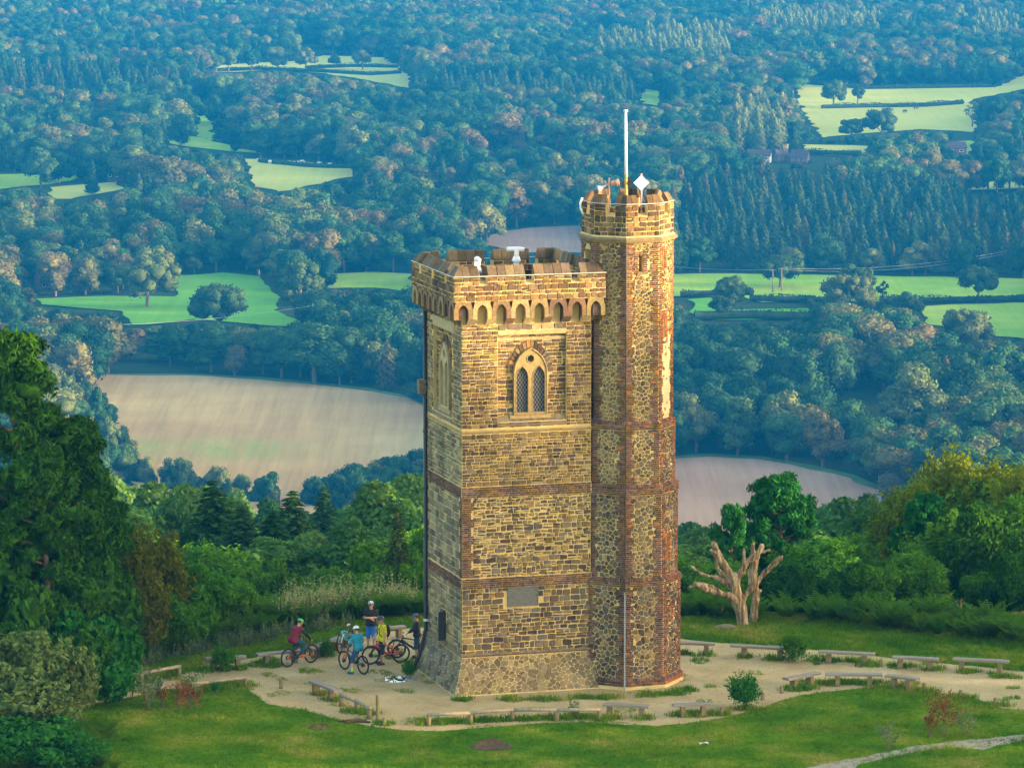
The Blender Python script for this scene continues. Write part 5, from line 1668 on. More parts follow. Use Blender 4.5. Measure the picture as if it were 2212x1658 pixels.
# =================================================================== things on the roofs
def telescope(u, w, face_deg, label):
    p = tw(u, w, 14.62)
    t = thing('telescope', label, 'telescope', p, rad(face_deg), 'telescopes on the tower roof')
    m = MB(); m.tube([(0, 0, 0), (0, 0, 0.05)], 0.16, 12); m.tube([(0, 0, 0.05), (0, 0, 1.15)], [0.10, 0.10], 12); m.build('post', M_BLUEWHITE, t, True)
    m = MB(); m.tube([(0, 0, 1.15), (0, 0, 1.22), (0, 0, 1.30), (0, 0, 1.42)], [0.12, 0.17, 0.15, 0.08], 12); m.build('collar', M_WHITEPAINT, t, True)
    m = MB(); m.box((0, 0, 1.52), (0.16, 0.22, 0.2)); m.build('yoke', M_WHITEPAINT, t)
    m = MB(); m.tube([(-0.36, 0, 1.66), (0.10, 0, 1.66), (0.30, 0, 1.64)], [0.085, 0.095, 0.07], 12); m.build('barrel', M_WHITEPAINT, t, True)
    m = MB()
    for s in (-1, 1): m.tube([(0.30, 0.04 * s, 1.64), (0.38, 0.04 * s, 1.63)], 0.028, 8)
    m.build('eyepiece', M_BLACKIRON, t, True)
telescope(0.68, 0.30, 100, 'white coin telescope in the first gap of the front battlements')
telescope(3.05, 3.2, 5, 'white coin telescope turned sideways in the middle of the roof')
def roof_pt(vx, vy, Yoff): return ony(vx, vy, tw(TC.x, TC.y).y + Yoff)
tc = tw(TC.x, TC.y)
fp = roof_pt(1353, 430, -0.25)
t = thing('flagpole', 'tall bare white flagpole on top of the stair turret', 'flagpole', (fp.x, fp.y, 17.22))
top = roof_pt(1351.5, 241, -0.25); top = top - Vector((fp.x, fp.y, 17.22))
k = 2.0 / top.z
m = MB(); m.tube([Vector((0, 0, 0)), top * k], [0.06, 0.06], 10)
m.build('lower_pole', simple('yellow_black_pole', (0.50, 0.36, 0.05), (0.04, 0.035, 0.03), 4.5, 0.6, stretch=(1, 1, 1.6)), t, True)
m = MB(); m.tube([top * k, top], [0.062, 0.046], 10); m.build('upper_pole', M_WHITEPAINT, t, True)
m = MB(); m.tube([top, top + Vector((0, 0, 0.06))], [0.09, 0.07], 10); m.build('truck', M_WHITEPAINT, t, True)
def diamond(vx, vy, half, mat, label, Yoff, base_vy):
    p = roof_pt(vx, vy, Yoff)
    b = roof_pt(vx, base_vy, Yoff)
    t = thing('diamond_marker', label, 'marker', (p.x, p.y, 17.22))
    h = p.z - 17.22
    m = MB(); m.tube([(0, 0.06, 0), (0, 0.06, h + half + 0.06)], 0.035, 8); m.build('pole', M_RUST2, t, True)
    m = MB(); m.add([(-half, 0, h), (0, 0, h - half), (half, 0, h), (0, 0, h + half), (-half, 0.025, h), (0, 0.025, h - half), (half, 0.025, h), (0, 0.025, h + half)], [(0, 1, 2, 3), (7, 6, 5, 4), (0, 4, 5, 1), (1, 5, 6, 2), (2, 6, 7, 3), (3, 7, 4, 0)])
    m.build('panel', mat, t)
M_RUST2 = simple('rusty_steel', (0.30, 0.15, 0.09), (0.42, 0.30, 0.22), 7, 0.8, 0.3)
def vz3(x, y): return (1540 + x / 4.144) / 1.26582, (280 + y / 4.144) / 1.26582
x_, y_ = vz3(722, 918); diamond(x_, y_, 0.26, M_BLACKIRON, 'black diamond shaped panel behind the flagpole', 0.15, 430)
x_, y_ = vz3(885, 912); diamond(x_, y_, 0.29, M_WHITEPAINT, 'white diamond shaped panel right of the flagpole', -0.35, 430)
x_, y_ = vz3(520, 930); p = roof_pt(x_, y_, -0.1)
t = thing('horn_speaker', 'pair of rusty horn speakers on a short pole at the turret top', 'speakers', (p.x, p.y, 17.22))
h = p.z - 17.22
m = MB(); m.tube([(0, 0, 0), (0, 0, h + 0.25)], 0.035, 8); m.tube([(-0.32, 0, h - 0.12), (0.14, 0, h + 0.08)], 0.03, 6); m.build('pole', M_RUST2, t, True)
m = MB(); m.tube([(-0.42, -0.02, h - 0.17), (-0.36, -0.02, h - 0.145), (-0.22, 0, h - 0.09), (-0.12, 0, h - 0.05)], [0.15, 0.11, 0.05, 0.035], 14); m.build('horn', simple('pale_blue_horn', (0.42, 0.50, 0.58), (0.30, 0.34, 0.40), 6, 0.5), t, True)
m = MB(); m.tube([(0.06, 0, h + 0.03), (0.12, 0, h + 0.05), (0.26, -0.05, h + 0.07), (0.33, -0.08, h + 0.08)], [0.05, 0.10, 0.11, 0.15], 14); m.build('horn', simple('copper_horn', (0.50, 0.32, 0.26), (0.28, 0.14, 0.10), 6, 0.5), t, True)
x_, y_ = vz3(215, 1170); p = roof_pt(x_, y_, -0.35)
t = thing('antenna_panel', 'white strip aerial bracketed to the left of the turret top', 'aerial', (p.x - 0.02, p.y, p.z))
m = MB(); m.tube([(0.02, 0, 0.30), (-0.05, 0, 0.1), (-0.04, 0, -0.08), (0.05, 0, -0.34)], 0.04, 8); m.build('blade', M_WHITEPAINT, t, True)
m = MB(); m.box((0.14, 0.02, 0.04), (0.14, 0.14, 0.2)); m.tube([(0, 0, 0.06), (0.3, 0.05, 0.06)], 0.025, 6); m.build('bracket', M_BLACKIRON, t)
# =================================================================== near foliage kinds
def mk_fol(name, c1, c2, var=0.4, tr=0.25, sc=0.9):
    return foliage_mat(name, [(0.0, c1), (1.0, c2)], tr, sc, var, 9.0)
M_PINE = mk_fol('pine_needles', (0.024, 0.085, 0.007), (0.040, 0.115, 0.009), 0.5, 0.15)
M_PINE2 = mk_fol('right_pine_needles', (0.018, 0.12, 0.022), (0.026, 0.135, 0.025), 0.4, 0.15)
M_HOLLY = mk_fol('dark_shrub_leaves', (0.022, 0.085, 0.010), (0.034, 0.105, 0.012), 0.45)
M_YEW = mk_fol('yew_leaves', (0.075, 0.095, 0.008), (0.095, 0.11, 0.010), 0.45)
M_SHRUB = mk_fol('shrub_leaves', (0.05, 0.16, 0.010), (0.075, 0.18, 0.012), 0.45)
M_SALLOW = mk_fol('sallow_leaves', (0.085, 0.145, 0.045), (0.11, 0.17, 0.055), 0.45)
M_TEAL = mk_fol('bluish_shrub_leaves', (0.022, 0.115, 0.018), (0.03, 0.13, 0.02), 0.35)
M_BIRCH = mk_fol('birch_leaves', (0.052, 0.185, 0.016), (0.105, 0.235, 0.02), 0.4, 0.3)
M_OLIVE = mk_fol('olive_green_leaves', (0.095, 0.155, 0.008), (0.12, 0.17, 0.01), 0.4, 0.3)
M_SLOPE = mk_fol('slope_wood_leaves', (0.04, 0.13, 0.03), (0.10, 0.21, 0.045), 0.35, 0.3, 0.5)
M_NSPRUCE = mk_fol('near_spruce_needles', (0.018, 0.07, 0.02), (0.034, 0.095, 0.024), 0.4, 0.1)
M_WEEP = mk_fol('weeping_spruce_needles', (0.04, 0.07, 0.022), (0.045, 0.075, 0.024), 0.4, 0.1)
M_FERN = mk_fol('bracken_fronds', (0.034, 0.13, 0.006), (0.08, 0.16, 0.010), 0.35, 0.3)
M_BUSHG = mk_fol('bright_bush_leaves', (0.035, 0.16, 0.016), (0.05, 0.18, 0.018), 0.4, 0.3, 4.0)
M_DOCK = mk_fol('brown_dock_seed', (0.15, 0.055, 0.028), (0.19, 0.075, 0.032), 0.35, 0.1, 4.0)
M_GREYG = mk_fol('grey_green_herb', (0.11, 0.17, 0.085), (0.14, 0.20, 0.10), 0.3, 0.3, 4.0)

def sprays(rng, w, h, n, per, size, z0=0.12, up=0.9, core=True, length=0.9, asp=0.42):
    """leafy shoots that run outwards and upwards: a feathery, spiky outline"""
    d = sph(n * 2, rng, 0.1); d = d[d[:, 2] > -0.75][:n]
    q = rng.uniform(0.15, 0.95, (len(d), 1)) ** 0.6
    env = np.array([w * 0.5, w * 0.5, h * (1 - z0) * 0.5])
    base = d * q * env * 0.86 + np.array([0, 0, h * (z0 + (1 - z0) * 0.5)])
    dr = unit(d * np.array([1, 1, 0.5]) + np.array([0, 0, up]) + 0.35 * rng.standard_normal(d.shape))
    L = length * rng.uniform(0.6, 1.3, (len(d), 1))
    t = rng.random((len(d), per, 1))
    P = base[:, None] + dr[:, None] * (t * L[:, None]) + rng.standard_normal((len(d), per, 3)) * (0.20 * (1 - 0.75 * t)) * L[:, None]
    Nn = d[:, None] + 0.8 * rng.standard_normal(P.shape) + np.array([0, 0, 0.4])
    v = cards(P.reshape(-1, 3), unit(Nn.reshape(-1, 3)), size, rng, 0.5, asp)
    f = np.arange(len(v)).reshape(-1, 4)
    if core:
        vs, fs, off = [v], [f], len(v)
        for c in base[:: max(1, len(base) // 14)]:
            iv = ICO_V * np.array([w, w, h]) * 0.10 * (1 + 0.2 * rng.standard_normal((len(ICO_V), 1))) + (c - np.array([0, 0, h * .5])) * 0.7 + np.array([0, 0, h * .5])
            vs.append(iv); fs.append(np.concatenate([ICO_F, ICO_F[:, 2:3]], 1) + off); off += len(iv)
        v, f = np.concatenate(vs), np.concatenate(fs)
    return v, f
def spruce(rng, w, h, levels, step, size, droop=0.3, jit=0.5):
    P, Nn = [], []
    for k in range(levels):
        z = h * (0.06 + 0.93 * (k + rng.uniform(0, .6)) / levels)
        r = 0.5 * w * (1 - z / h) ** 0.8 + 0.12
        nb = 7 if r > 1 else 5
        a0 = rng.uniform(0, 6.28)
        for b in range(nb):
            a = a0 + 2 * math.pi * b / nb + rng.uniform(-.3, .3); rr = r * rng.uniform(0.65, 1.12)
            m = max(3, int(rr / step * 3.2))
            t = rng.uniform(0.08, 1, m)
            lat = rng.standard_normal(m) * 0.16 * rr * (1.1 - t)
            x = np.cos(a) * t * rr - np.sin(a) * lat; y = np.sin(a) * t * rr + np.cos(a) * lat
            zz = z + 0.10 * rr * t - droop * rr * t * t - np.abs(rng.standard_normal(m)) * 0.10 * rr * droop
            P.append(np.stack([x, y, zz], 1)); Nn.append(np.stack([np.cos(a) * np.ones(m) * .4, np.sin(a) * np.ones(m) * .4, np.ones(m)], 1))
    P = np.concatenate(P); Nn = unit(np.concatenate(Nn))
    v = cards(P, Nn, size, rng, jit, 0.4)
    return v, np.arange(len(v)).reshape(-1, 4)
def pine(rng, w, h, nl, ncard, size, z0=0.25):
    """clumps of needles held out on limbs"""
    C = []
    for i in range(nl):
        t = (i + 0.5) / nl
        z = h * (z0 + (1 - z0) * t)
        r = w * 0.5 * (1.0 - max(0, (t - 0.35) / 0.65) ** 1.6 * 0.85) * rng.uniform(0.45, 1.0)
        a = i * 2.4 + rng.uniform(-.4, .4)
        C.append((r * math.cos(a), r * math.sin(a), z - 0.04 * r))
    C = np.array(C); Rl = w * 0.15 * rng.uniform(0.75, 1.25, nl)
    P, Nn = [], []
    for c, r in zip(C, Rl):
        sub = sph(7, rng, 0.3) * r * 0.65 * np.array([1, 1, 0.5])
        for s_ in sub:
            k = int(ncard / nl / 7)
            q = sph(k, rng, 0.5)
            P.append(c + s_ + q * r * 0.48 * np.array([1, 1, 0.7]) * rng.uniform(0.5, 1.05, (k, 1))); Nn.append(q)
    v = cards(np.concatenate(P), np.concatenate(Nn), size, rng, 0.8, 0.28)
    vs, fs, off = [v], [np.arange(len(v)).reshape(-1, 4)], len(v)
    for c, r in zip(C, Rl):
        iv = ICO_V * r * 0.48 * np.array([1, 1, 0.5]) * (1 + 0.2 * rng.standard_normal((len(ICO_V), 1))) + c
        vs.append(iv); fs.append(np.concatenate([ICO_F, ICO_F[:, 2:3]], 1) + off); off += len(iv)
    return np.concatenate(vs), np.concatenate(fs), C
SPECIES = {}
def species(key, w, h, crown, mat, trunk):
    v, f = crown[:2]
    me = poly_mesh('crown', v, f, mat)
    SPECIES.setdefault(key, []).append((me, trunk.mesh('trunk', M_BARK, True) if trunk else None, w, h))
def simple_trunk(h, r, n=5, limbs=None, seed=0):
    mb = MB(); rg = random.Random(seed)
    mb.tube([(0, 0, -0.6), (0.03 * h * rg.uniform(-1, 1), 0.02 * h, h * 0.4), (0, 0, h * 0.92)], [r, r * 0.7, r * 0.15], 7)
    for q in (limbs if limbs is not None else []):
        mb.tube([(0, 0, max(0.1, q[2] - 0.25 * math.hypot(q[0], q[1]) - 0.1)), tuple(q)], [r * 0.35, r * 0.1], 5)
    return mb
for i in range(2):
    r_ = np.random.default_rng(900 + i)
    v, f, C = pine(r_, 6.0, 11.0, 60, 36000, 0.17, 0.06)
    species('pine', 6.0, 11.0, (v, f), M_PINE, simple_trunk(11, 0.28, limbs=C, seed=i))
r_ = np.random.default_rng(905)
v, f, C = pine(r_, 6.0, 6.5, 34, 24000, 0.17, 0.2)
species('round_pine', 6.0, 6.5, (v, f), M_PINE2, simple_trunk(6.0, 0.24, limbs=C, seed=5))
for key, mat, n, size, dims in (('holly', M_HOLLY, 9000, 0.135, (1.5, 1.5, 1.5)), ('shrub', M_SHRUB, 8000, 0.13, (1.5, 1.5, 1.5)), ('teal', M_TEAL, 7000, 0.12, (1.6, 1.6, 1.0))):
    for i in range(2):
        r_ = np.random.default_rng(sum(map(ord, key)) + i)
        v, f, C, R_ = lobed(r_, dims, dims[2] * 0.95, 30, 0.62, n, size, 0.8, 0.3, 0.95, 0.6, (0.3, 1.05), 0.5, -0.85)
        species(key, 3.6, dims[2] * 2.1, (v, f), mat, simple_trunk(dims[2] * 1.6, 0.09, seed=i))
for key, mat, n, per, size, w, h, up, L in (('yew', M_YEW, 330, 32, 0.11, 3.0, 4.5, 1.2, 0.8), ('sallow', M_SALLOW, 300, 26, 0.14, 3.6, 3.4, 0.8, 0.7), ('birch', M_BIRCH, 360, 28, 0.115, 3.2, 5.0, 0.9, 0.9), ('olive', M_OLIVE, 420, 28, 0.13, 3.8, 7.0, 1.1, 1.2)):
    for i in range(3 if key == 'birch' else 2):
        r_ = np.random.default_rng(sum(map(ord, key)) * 3 + i)
        species(key, w, h, sprays(r_, w, h, n, per, size, 0.05 if key != 'olive' else 0.12, up, True, L), mat, simple_trunk(h, 0.07 + 0.02 * (key == 'olive'), seed=i))
for i in range(3):
    r_ = np.random.default_rng(77 + i)
    v, f, C, R_ = lobed(r_, (2.3, 2.3, 3.4), 6.2, 30, 0.95, 6000, 0.20, 0.9, 0.45, 0.9, 0.72, (0.3, 1.0), 0.6, -0.9)
    species('slope_birch', 5.2, 10.0, (v, f), M_SLOPE, simple_trunk(9, 0.12, seed=i))
for i in range(2):
    r_ = np.random.default_rng(87 + i)
    species('spruce', 9.0, 23.0, spruce(r_, 9.0, 23.0, 60, 0.12, 0.24, 0.32), M_NSPRUCE, simple_trunk(23, 0.25, seed=i))
r_ = np.random.default_rng(95)
species('weeping', 4.0, 9.0, spruce(r_, 4.2, 9.0, 34, 0.10, 0.13, 0.75, 0.7), M_WEEP, simple_trunk(9, 0.14))

CNT = {}
def plant(key, x, y, z, h, w, label, group=None, name=None, rz=None, variant=None):
    i = CNT.get(key, 0); CNT[key] = i + 1
    L = SPECIES[key]; cm, tm, w0, h0 = L[(variant if variant is not None else i) % len(L)]
    t = thing(name or 'tree', label, 'shrub' if name and ('shrub' in name or 'bush' in name) else 'tree', (x, y, z), (i * 2.39) if rz is None else rz, group)
    t.scale = (w / w0, w / w0, h / h0)
    link('crown', cm, t)
    if tm: link('trunk', tm, t)
    return t
def plant_px(key, vx, vtop, Y, wpx, label, name, group=None, variant=None, rz=None):
    p = ony(vx, vtop, Y)
    z = hgt(p.x, Y)
    sc = FPX / ((Vector((p.x, Y, p.z)) - CAM).length)
    return plant(key, p.x, Y, z, max(0.5, p.z - z), wpx / sc, label, group, name, rz, variant)
NEAR = [
    ('pine', 25, 742, 3.0, 330, 'tallest dark pine at the left edge of the hilltop', 'pine_tree'),
    ('pine', 165, 915, 5.0, 250, 'broad lower pine leaning out beside the tallest pine', 'pine_tree'),
    ('pine', 90, 985, 1.5, 240, 'pine in front of the two leading pines at the left', 'pine_tree'),
    ('holly', 60, 1180, 1.0, 260, 'dark dense bush under the pines at the left edge', 'holly_bush'),
    ('holly', 185, 1205, 3.5, 260, 'dark bluish bush below the leaning pine', 'holly_bush'),
    ('holly', 120, 1290, -1.0, 230, 'dark bush just above the low bluish shrub', 'holly_bush'),
    ('yew', 262, 1140, 7.0, 130, 'olive yew closest to the dark bluish bush', 'yew_tree'),
    ('yew', 338, 1158, 10.0, 140, 'broad olive yew in the middle of the left thicket', 'yew_tree'),
    ('yew', 300, 1230, 6.0, 130, 'lower olive yew at the front of the thicket', 'yew_tree'),
    ('shrub', 425, 1228, 11.5, 150, 'rounded green shrub right of the yews', 'green_shrub'),
    ('shrub', 500, 1262, 13.5, 140, 'low spreading green shrub near the bracken', 'green_shrub'),
    ('shrub', 385, 1290, 9.0, 120, 'small green shrub before the yews', 'green_shrub'),
    ('sallow', 45, 1378, -6.0, 250, 'pale grey green sallow bush at the left edge', 'sallow_bush'),
    ('sallow', 150, 1400, -5.0, 130, 'smaller pale sallow bush beside the left path', 'sallow_bush'),
    ('sallow', 60, 1475, -8.5, 220, 'pale sallow bush at the lower left', 'sallow_bush'),
    ('teal', 190, 1338, 0.0, 230, 'low bluish green shrub behind the sallows', 'low_shrub'),
    ('teal', 60, 1555, -10.6, 260, 'low dark green shrub in the lower left corner', 'low_shrub'),
    ('teal', 170, 1590, -10.9, 160, 'low dark green shrub on the lawn edge at lower left', 'low_shrub'),
    ('round_pine', 1688, 1036, 32.0, 205, 'dark green round headed pine behind the dead tree', 'pine_tree'),
    ('round_pine', 1582, 1098, 30.0, 105, 'small pine at the left of the round headed pine', 'pine_tree'),
    ('olive', 1960, 1062, 46.0, 150, 'olive green birch right of the mauve field', 'birch_tree'),
    ('olive', 2055, 985, 50.0, 170, 'tallest olive green birch on the right slope', 'birch_tree'),
    ('olive', 2140, 1010, 48.0, 160, 'olive green birch next to the tallest one', 'birch_tree'),
    ('olive', 2215, 1020, 44.0, 150, 'olive green birch at the right edge', 'birch_tree'),
    ('round_pine', 2000, 1075, 38.0, 150, 'dark pine among the olive green birches', 'pine_tree'),
    ('round_pine', 2120, 1120, 34.0, 160, 'dark pine lower down at the right', 'pine_tree'),
    ('spruce', 460, 1033, 115.0, 330, 'tallest dark spruce left of the tower', 'spruce_tree'),
    ('spruce', 522, 1085, 108.0, 300, 'second dark spruce right of the tallest spruce', 'spruce_tree'),
    ('spruce', 632, 1056, 120.0, 320, 'tall spruce midway between the tower and the tallest spruce', 'spruce_tree'),
    ('spruce', 590, 1098, 104.0, 280, 'spruce just left of the midway spruce', 'spruce_tree'),
    ('spruce', 405, 1110, 128.0, 270, 'pale spruce left of the tallest spruce', 'spruce_tree'),
    ('spruce', 338, 1128, 118.0, 280, 'spruce behind the olive yews', 'spruce_tree'),
    ('spruce', 700, 1046, 230.0, 210, 'small blue green fir at the foot of the ploughed field', 'spruce_tree'),
    ('weeping', 860, 1092, 34.0, 115, 'drooping spruce close to the left of the tower', 'spruce_tree'),
]
for a in NEAR: plant_px(*a)
# ---- the wooded slopes, filled in below the lines where the fields begin
def skyline(px):
    P = [(-60, 1010), (230, 1012), (300, 1042), (500, 1056), (600, 1086), (690, 1108), (740, 1066), (800, 1050), (860, 1034), (915, 1024), (1100, 1100), (1455, 1130), (1540, 1140), (1700, 1115), (1780, 1095), (1900, 1068), (2000, 1020), (2260, 1005)]
    for (a, b), (c, d) in zip(P[:-1], P[1:]):
        if a <= px <= c: return b + (d - b) * (px - a) / (c - a)
    return 1060
def fill_slopes():
    rng = random.Random(21)
    n_l = n_r = 0
    for Y, step, hr in ((18.5, 1.7, (0.9, 2.3)), (22, 2.6, (1.6, 3.2)), (28, 2.8, (2.5, 5.0)), (36, 3.0, (3, 6.0)), (46, 3.4, (4, 7.5)), (58, 3.8, (5, 9)), (74, 4.4, (6, 10)), (95, 5, (6, 11)), (125, 5.5, (7, 12)), (160, 5.5, (9, 15)), (200, 5.5, (12, 18)), (250, 6, (13, 20)), (300, 6, (14, 21)), (350, 6.5, (14, 21)), (410, 7, (14, 21)), (470, 7, (12, 20))):
        half = 0.1166 * (Y + 160) + 3
        x = -half
        while x < half:
            xx = x + rng.uniform(-.4, .4) * step; yy = Y + rng.uniform(-.35, .35) * step * 1.5
            x += step
            z = hgt(xx, yy); h = rng.uniform(*hr)
            px, _ = proj((xx, yy, z))
            if 930 < px < 1440: continue
            right = px > 1185
            if right and Y < 24 and px < 1500: continue
            if Y < 20 and (not right or yy < 15.5 - 0.018 * xx * xx + 2.6): continue
            lim = skyline(px) + rng.uniform(0, 16) + (30 if Y < 100 else 0) + (0 if not right else (40 if Y < 60 and px < 1900 else 0))
            if not right:
                lim += (150 if Y < 40 else 90 if Y < 60 else 25 if Y < 100 else 0)
            top = ony(px, lim, yy).z
            if z + h > top: h = top - z
            if h < (1.4 if Y < 60 else 4): continue
            if Y < 60:
                key = rng.choice(['birch', 'birch', 'birch', 'shrub', 'holly'] if right else ['birch', 'shrub', 'birch'])
                w = h * rng.uniform(0.62, 0.9) + 0.6
            else:
                key = 'slope_birch'; w = 2.5 + h * rng.uniform(0.26, 0.40)
                if not right and rng.random() < 0.12: key = 'spruce'; w = h * 0.42
            if key == 'spruce': nm, lab, grp = 'spruce_tree', 'spruce half hidden in the woods of the left slope', 'spruces of the left slope'
            elif right: nm, lab, grp = ('birch_tree', 'leafy green birch on the bushy slope right of the tower', 'birches and bushes of the right slope') if key in ('birch', 'slope_birch') else ('green_shrub', 'dense green shrub on the bushy slope right of the tower', 'shrubs of the right slope')
            else: nm, lab, grp = ('birch_tree', 'pale green birch in the woods of the left slope', 'birches of the left slope') if key in ('birch', 'slope_birch') else ('green_shrub', 'dense green shrub in the woods of the left slope', 'shrubs of the left slope')
            size = 'low' if h < 3.2 else 'tall' if h > 8 else 'middling'
            if right: spot = 'behind the dead tree' if px < 1760 and Y < 100 else 'behind the back row of benches' if px < 2020 and Y < 50 else 'at the right edge behind the benches' if Y < 50 else 'under the mauve ploughed field' if px < 1900 else 'among the olive birches at the right'
            else: spot = 'next to the drooping spruce' if px > 780 and Y < 100 else 'behind the bracken and cyclists' if Y < 60 and px > 480 else 'behind the yew thicket' if px < 400 else 'around the tall dark spruces' if px < 720 else 'below the foot of the ploughed field'
            kind_ = {'birch': 'feathery green birch', 'slope_birch': 'pale green rounded birch', 'shrub': 'green shrub', 'holly': 'dark green shrub', 'spruce': 'half hidden spruce'}[key]
            plant(key, xx, yy, z, h, w, '%s %s %s' % (size, kind_, spot), grp, nm)
fill_slopes()

# ---- bracken, tall weeds, mown grass
def frond_clump(seed, n=9, L=1.1):
    rng = np.random.default_rng(seed); P, T, Q = [], [], []
    vs, fs = [], []
    for k in range(n):
        a = 2 * math.pi * k / n + rng.uniform(-.3, .3); lean = rng.uniform(0.35, 0.9); l = L * rng.uniform(0.7, 1.15)
        for i in range(11):
            t = (i + 1) / 11.5
            r = l * lean * t * (0.5 + 0.6 * t); z = l * (0.95 * t - 0.42 * t * t * lean) + 0.1
            c = np.array([r * math.cos(a), r * math.sin(a), z]); wd = 0.36 * l * (1 - t) ** 0.7 * min(1, t * 4)
            side = np.array([-math.sin(a), math.cos(a), 0]); out = np.array([math.cos(a), math.sin(a), 0.2])
            for s_ in (-1, 1):
                tip = c + side * s_ * wd + out * 0.05 + np.array([0, 0, -0.12 * wd])
                b = len(vs); vs += [c, (c + tip) / 2 + out * 0.055 * l, tip, (c + tip) / 2 - out * 0.055 * l]; fs.append((b, b + 1, b + 2, b + 3))
    return poly_mesh('frond_clump', np.array(vs), np.array(fs), M_FERN)
def band(line, depth, n, seed, jitter=0.3, front=0.0):
    rng = random.Random(seed); P = [at(a, b) for a, b in line]
    seg = [(P[i + 1] - P[i]).length for i in range(len(P) - 1)]; tot = sum(seg); out = []
    for _ in range(n):
        s_ = rng.random() * tot
        for i, l in enumerate(seg):
            if s_ <= l: break
            s_ -= l
        p = P[i].lerp(P[i + 1], s_ / l); d = front + depth * rng.random()
        x, y = p.x, p.y + d
        out.append((x, y, hgt(x, y)))
    return out
FR = [frond_clump(i) for i in range(4)]
LEFT_EDGE = [(190, 1462), (300, 1442), (400, 1412), (520, 1388), (640, 1362), (760, 1340), (935, 1326)]
RIGHT_EDGE = [(1450, 1352), (1500, 1358), (1660, 1362), (1800, 1372), (1950, 1388), (2100, 1408), (2230, 1425)]
bp = band(LEFT_EDGE, 6.0, 420, 1) + band(RIGHT_EDGE, 4.5, 120, 2, front=2.0)
rr = random.Random(4)
scatter('bracken', bp, [rr.uniform(0, 6) for _ in bp], [(0.45 + 0.75 * (0.5 + 0.5 * mnoise.noise(Vector((q[0] * 0.7, q[1] * 0.7, 1)))) + rr.uniform(0, 0.25)) for q in bp], FR, 'tangled green bracken behind the grass verges')
bp = [(p.x, p.y, 0) for p in (at(rr.uniform(-10, 250), rr.uniform(1575, 1670)) for _ in range(90))]
scatter('bracken', bp, [rr.uniform(0, 6) for _ in bp], [rr.uniform(0.5, 0.85) for _ in bp], FR, 'low bracken in the lower left corner')
def weed(seed, mat, L=1.2, stems=5, seedy=True):
    rng = np.random.default_rng(seed); vs, fs = [], []
    for k in range(stems):
        a = rng.uniform(0, 6.28); le = rng.uniform(0.05, 0.3); l = L * rng.uniform(0.7, 1.1)
        for i in range(26):
            t = rng.uniform(0.15, 1); c = np.array([math.cos(a) * le * l * t + 0.12 * math.cos(k * 2), math.sin(a) * le * l * t + 0.12 * math.sin(k * 2), l * t])
            sz = (0.05 + 0.06 * (1 - t)) if t < 0.6 or not seedy else 0.055
            d = unit(rng.standard_normal((1, 3)))[0] * sz; e = unit(rng.standard_normal((1, 3)))[0] * sz * 0.4
            b = len(vs); vs += [c - d * .2, c + e + d * .4, c + d * 1.2, c - e + d * .4]; fs.append((b, b + 1, b + 2, b + 3))
    return poly_mesh('weed', np.array(vs), np.array(fs), mat)
M_PLUME = mk_fol('pale_seed_plumes', (0.20, 0.23, 0.12), (0.27, 0.29, 0.17), 0.25, 0.3, 3)
WD = [weed(i, M_PLUME, 1.5, 4) for i in range(3)]
wp = band([(600, 1366), (700, 1348), (800, 1333), (900, 1325)], 2.2, 120, 8, front=0.3)
scatter('tall_weeds', wp, [rr.uniform(0, 6) for _ in wp], [rr.uniform(0.7, 1.25) for _ in wp], WD, 'pale feathery seed heads standing in the bracken')
WG = [weed(20 + i, M_GREYG, 0.8, 5, False) for i in range(3)]
wp = band([(190, 1468), (300, 1446), (400, 1418), (520, 1396), (640, 1372), (760, 1350)], 1.0, 150, 9, front=-0.3)
scatter('verge_weeds', wp, [rr.uniform(0, 6) for _ in wp], [rr.uniform(0.5, 1.0) for _ in wp], WG, 'grey green weeds along the left verge')

def grass_mat():
    m = bpy.data.materials.new('grass_blades'); m.use_nodes = True; nt = m.node_tree; nt.nodes.clear()
    out = N(nt, 'ShaderNodeOutputMaterial'); g = N(nt, 'ShaderNodeNewGeometry')
    n1 = noise_node(nt, 0.35, 5, 0.6, vec=g.outputs['Position'])
    c = ramp(nt, n1.outputs[0], [(0.28, (0.042, 0.125, 0.004)), (0.45, (0.078, 0.178, 0.006)), (0.56, (0.145, 0.225, 0.012)), (0.68, (0.28, 0.255, 0.05))]).outputs[0]
    oi = N(nt, 'ShaderNodeObjectInfo')
    c = mixc(nt, 1.0, c, ramp(nt, oi.outputs['Random'], [(0, 0.65), (1, 1.35)]).outputs[0], 'MULTIPLY')
    d = N(nt, 'ShaderNodeBsdfDiffuse'); nt.links.new(c, d.inputs[0])
    t = N(nt, 'ShaderNodeBsdfTranslucent'); nt.links.new(c, t.inputs[0])
    mx = N(nt, 'ShaderNodeMixShader'); mx.inputs[0].default_value = 0.3
    nt.links.new(d.outputs[0], mx.inputs[1]); nt.links.new(t.outputs[0], mx.inputs[2]); nt.links.new(mx.outputs[0], out.inputs[0])
    return m
M_GRASS = grass_mat()
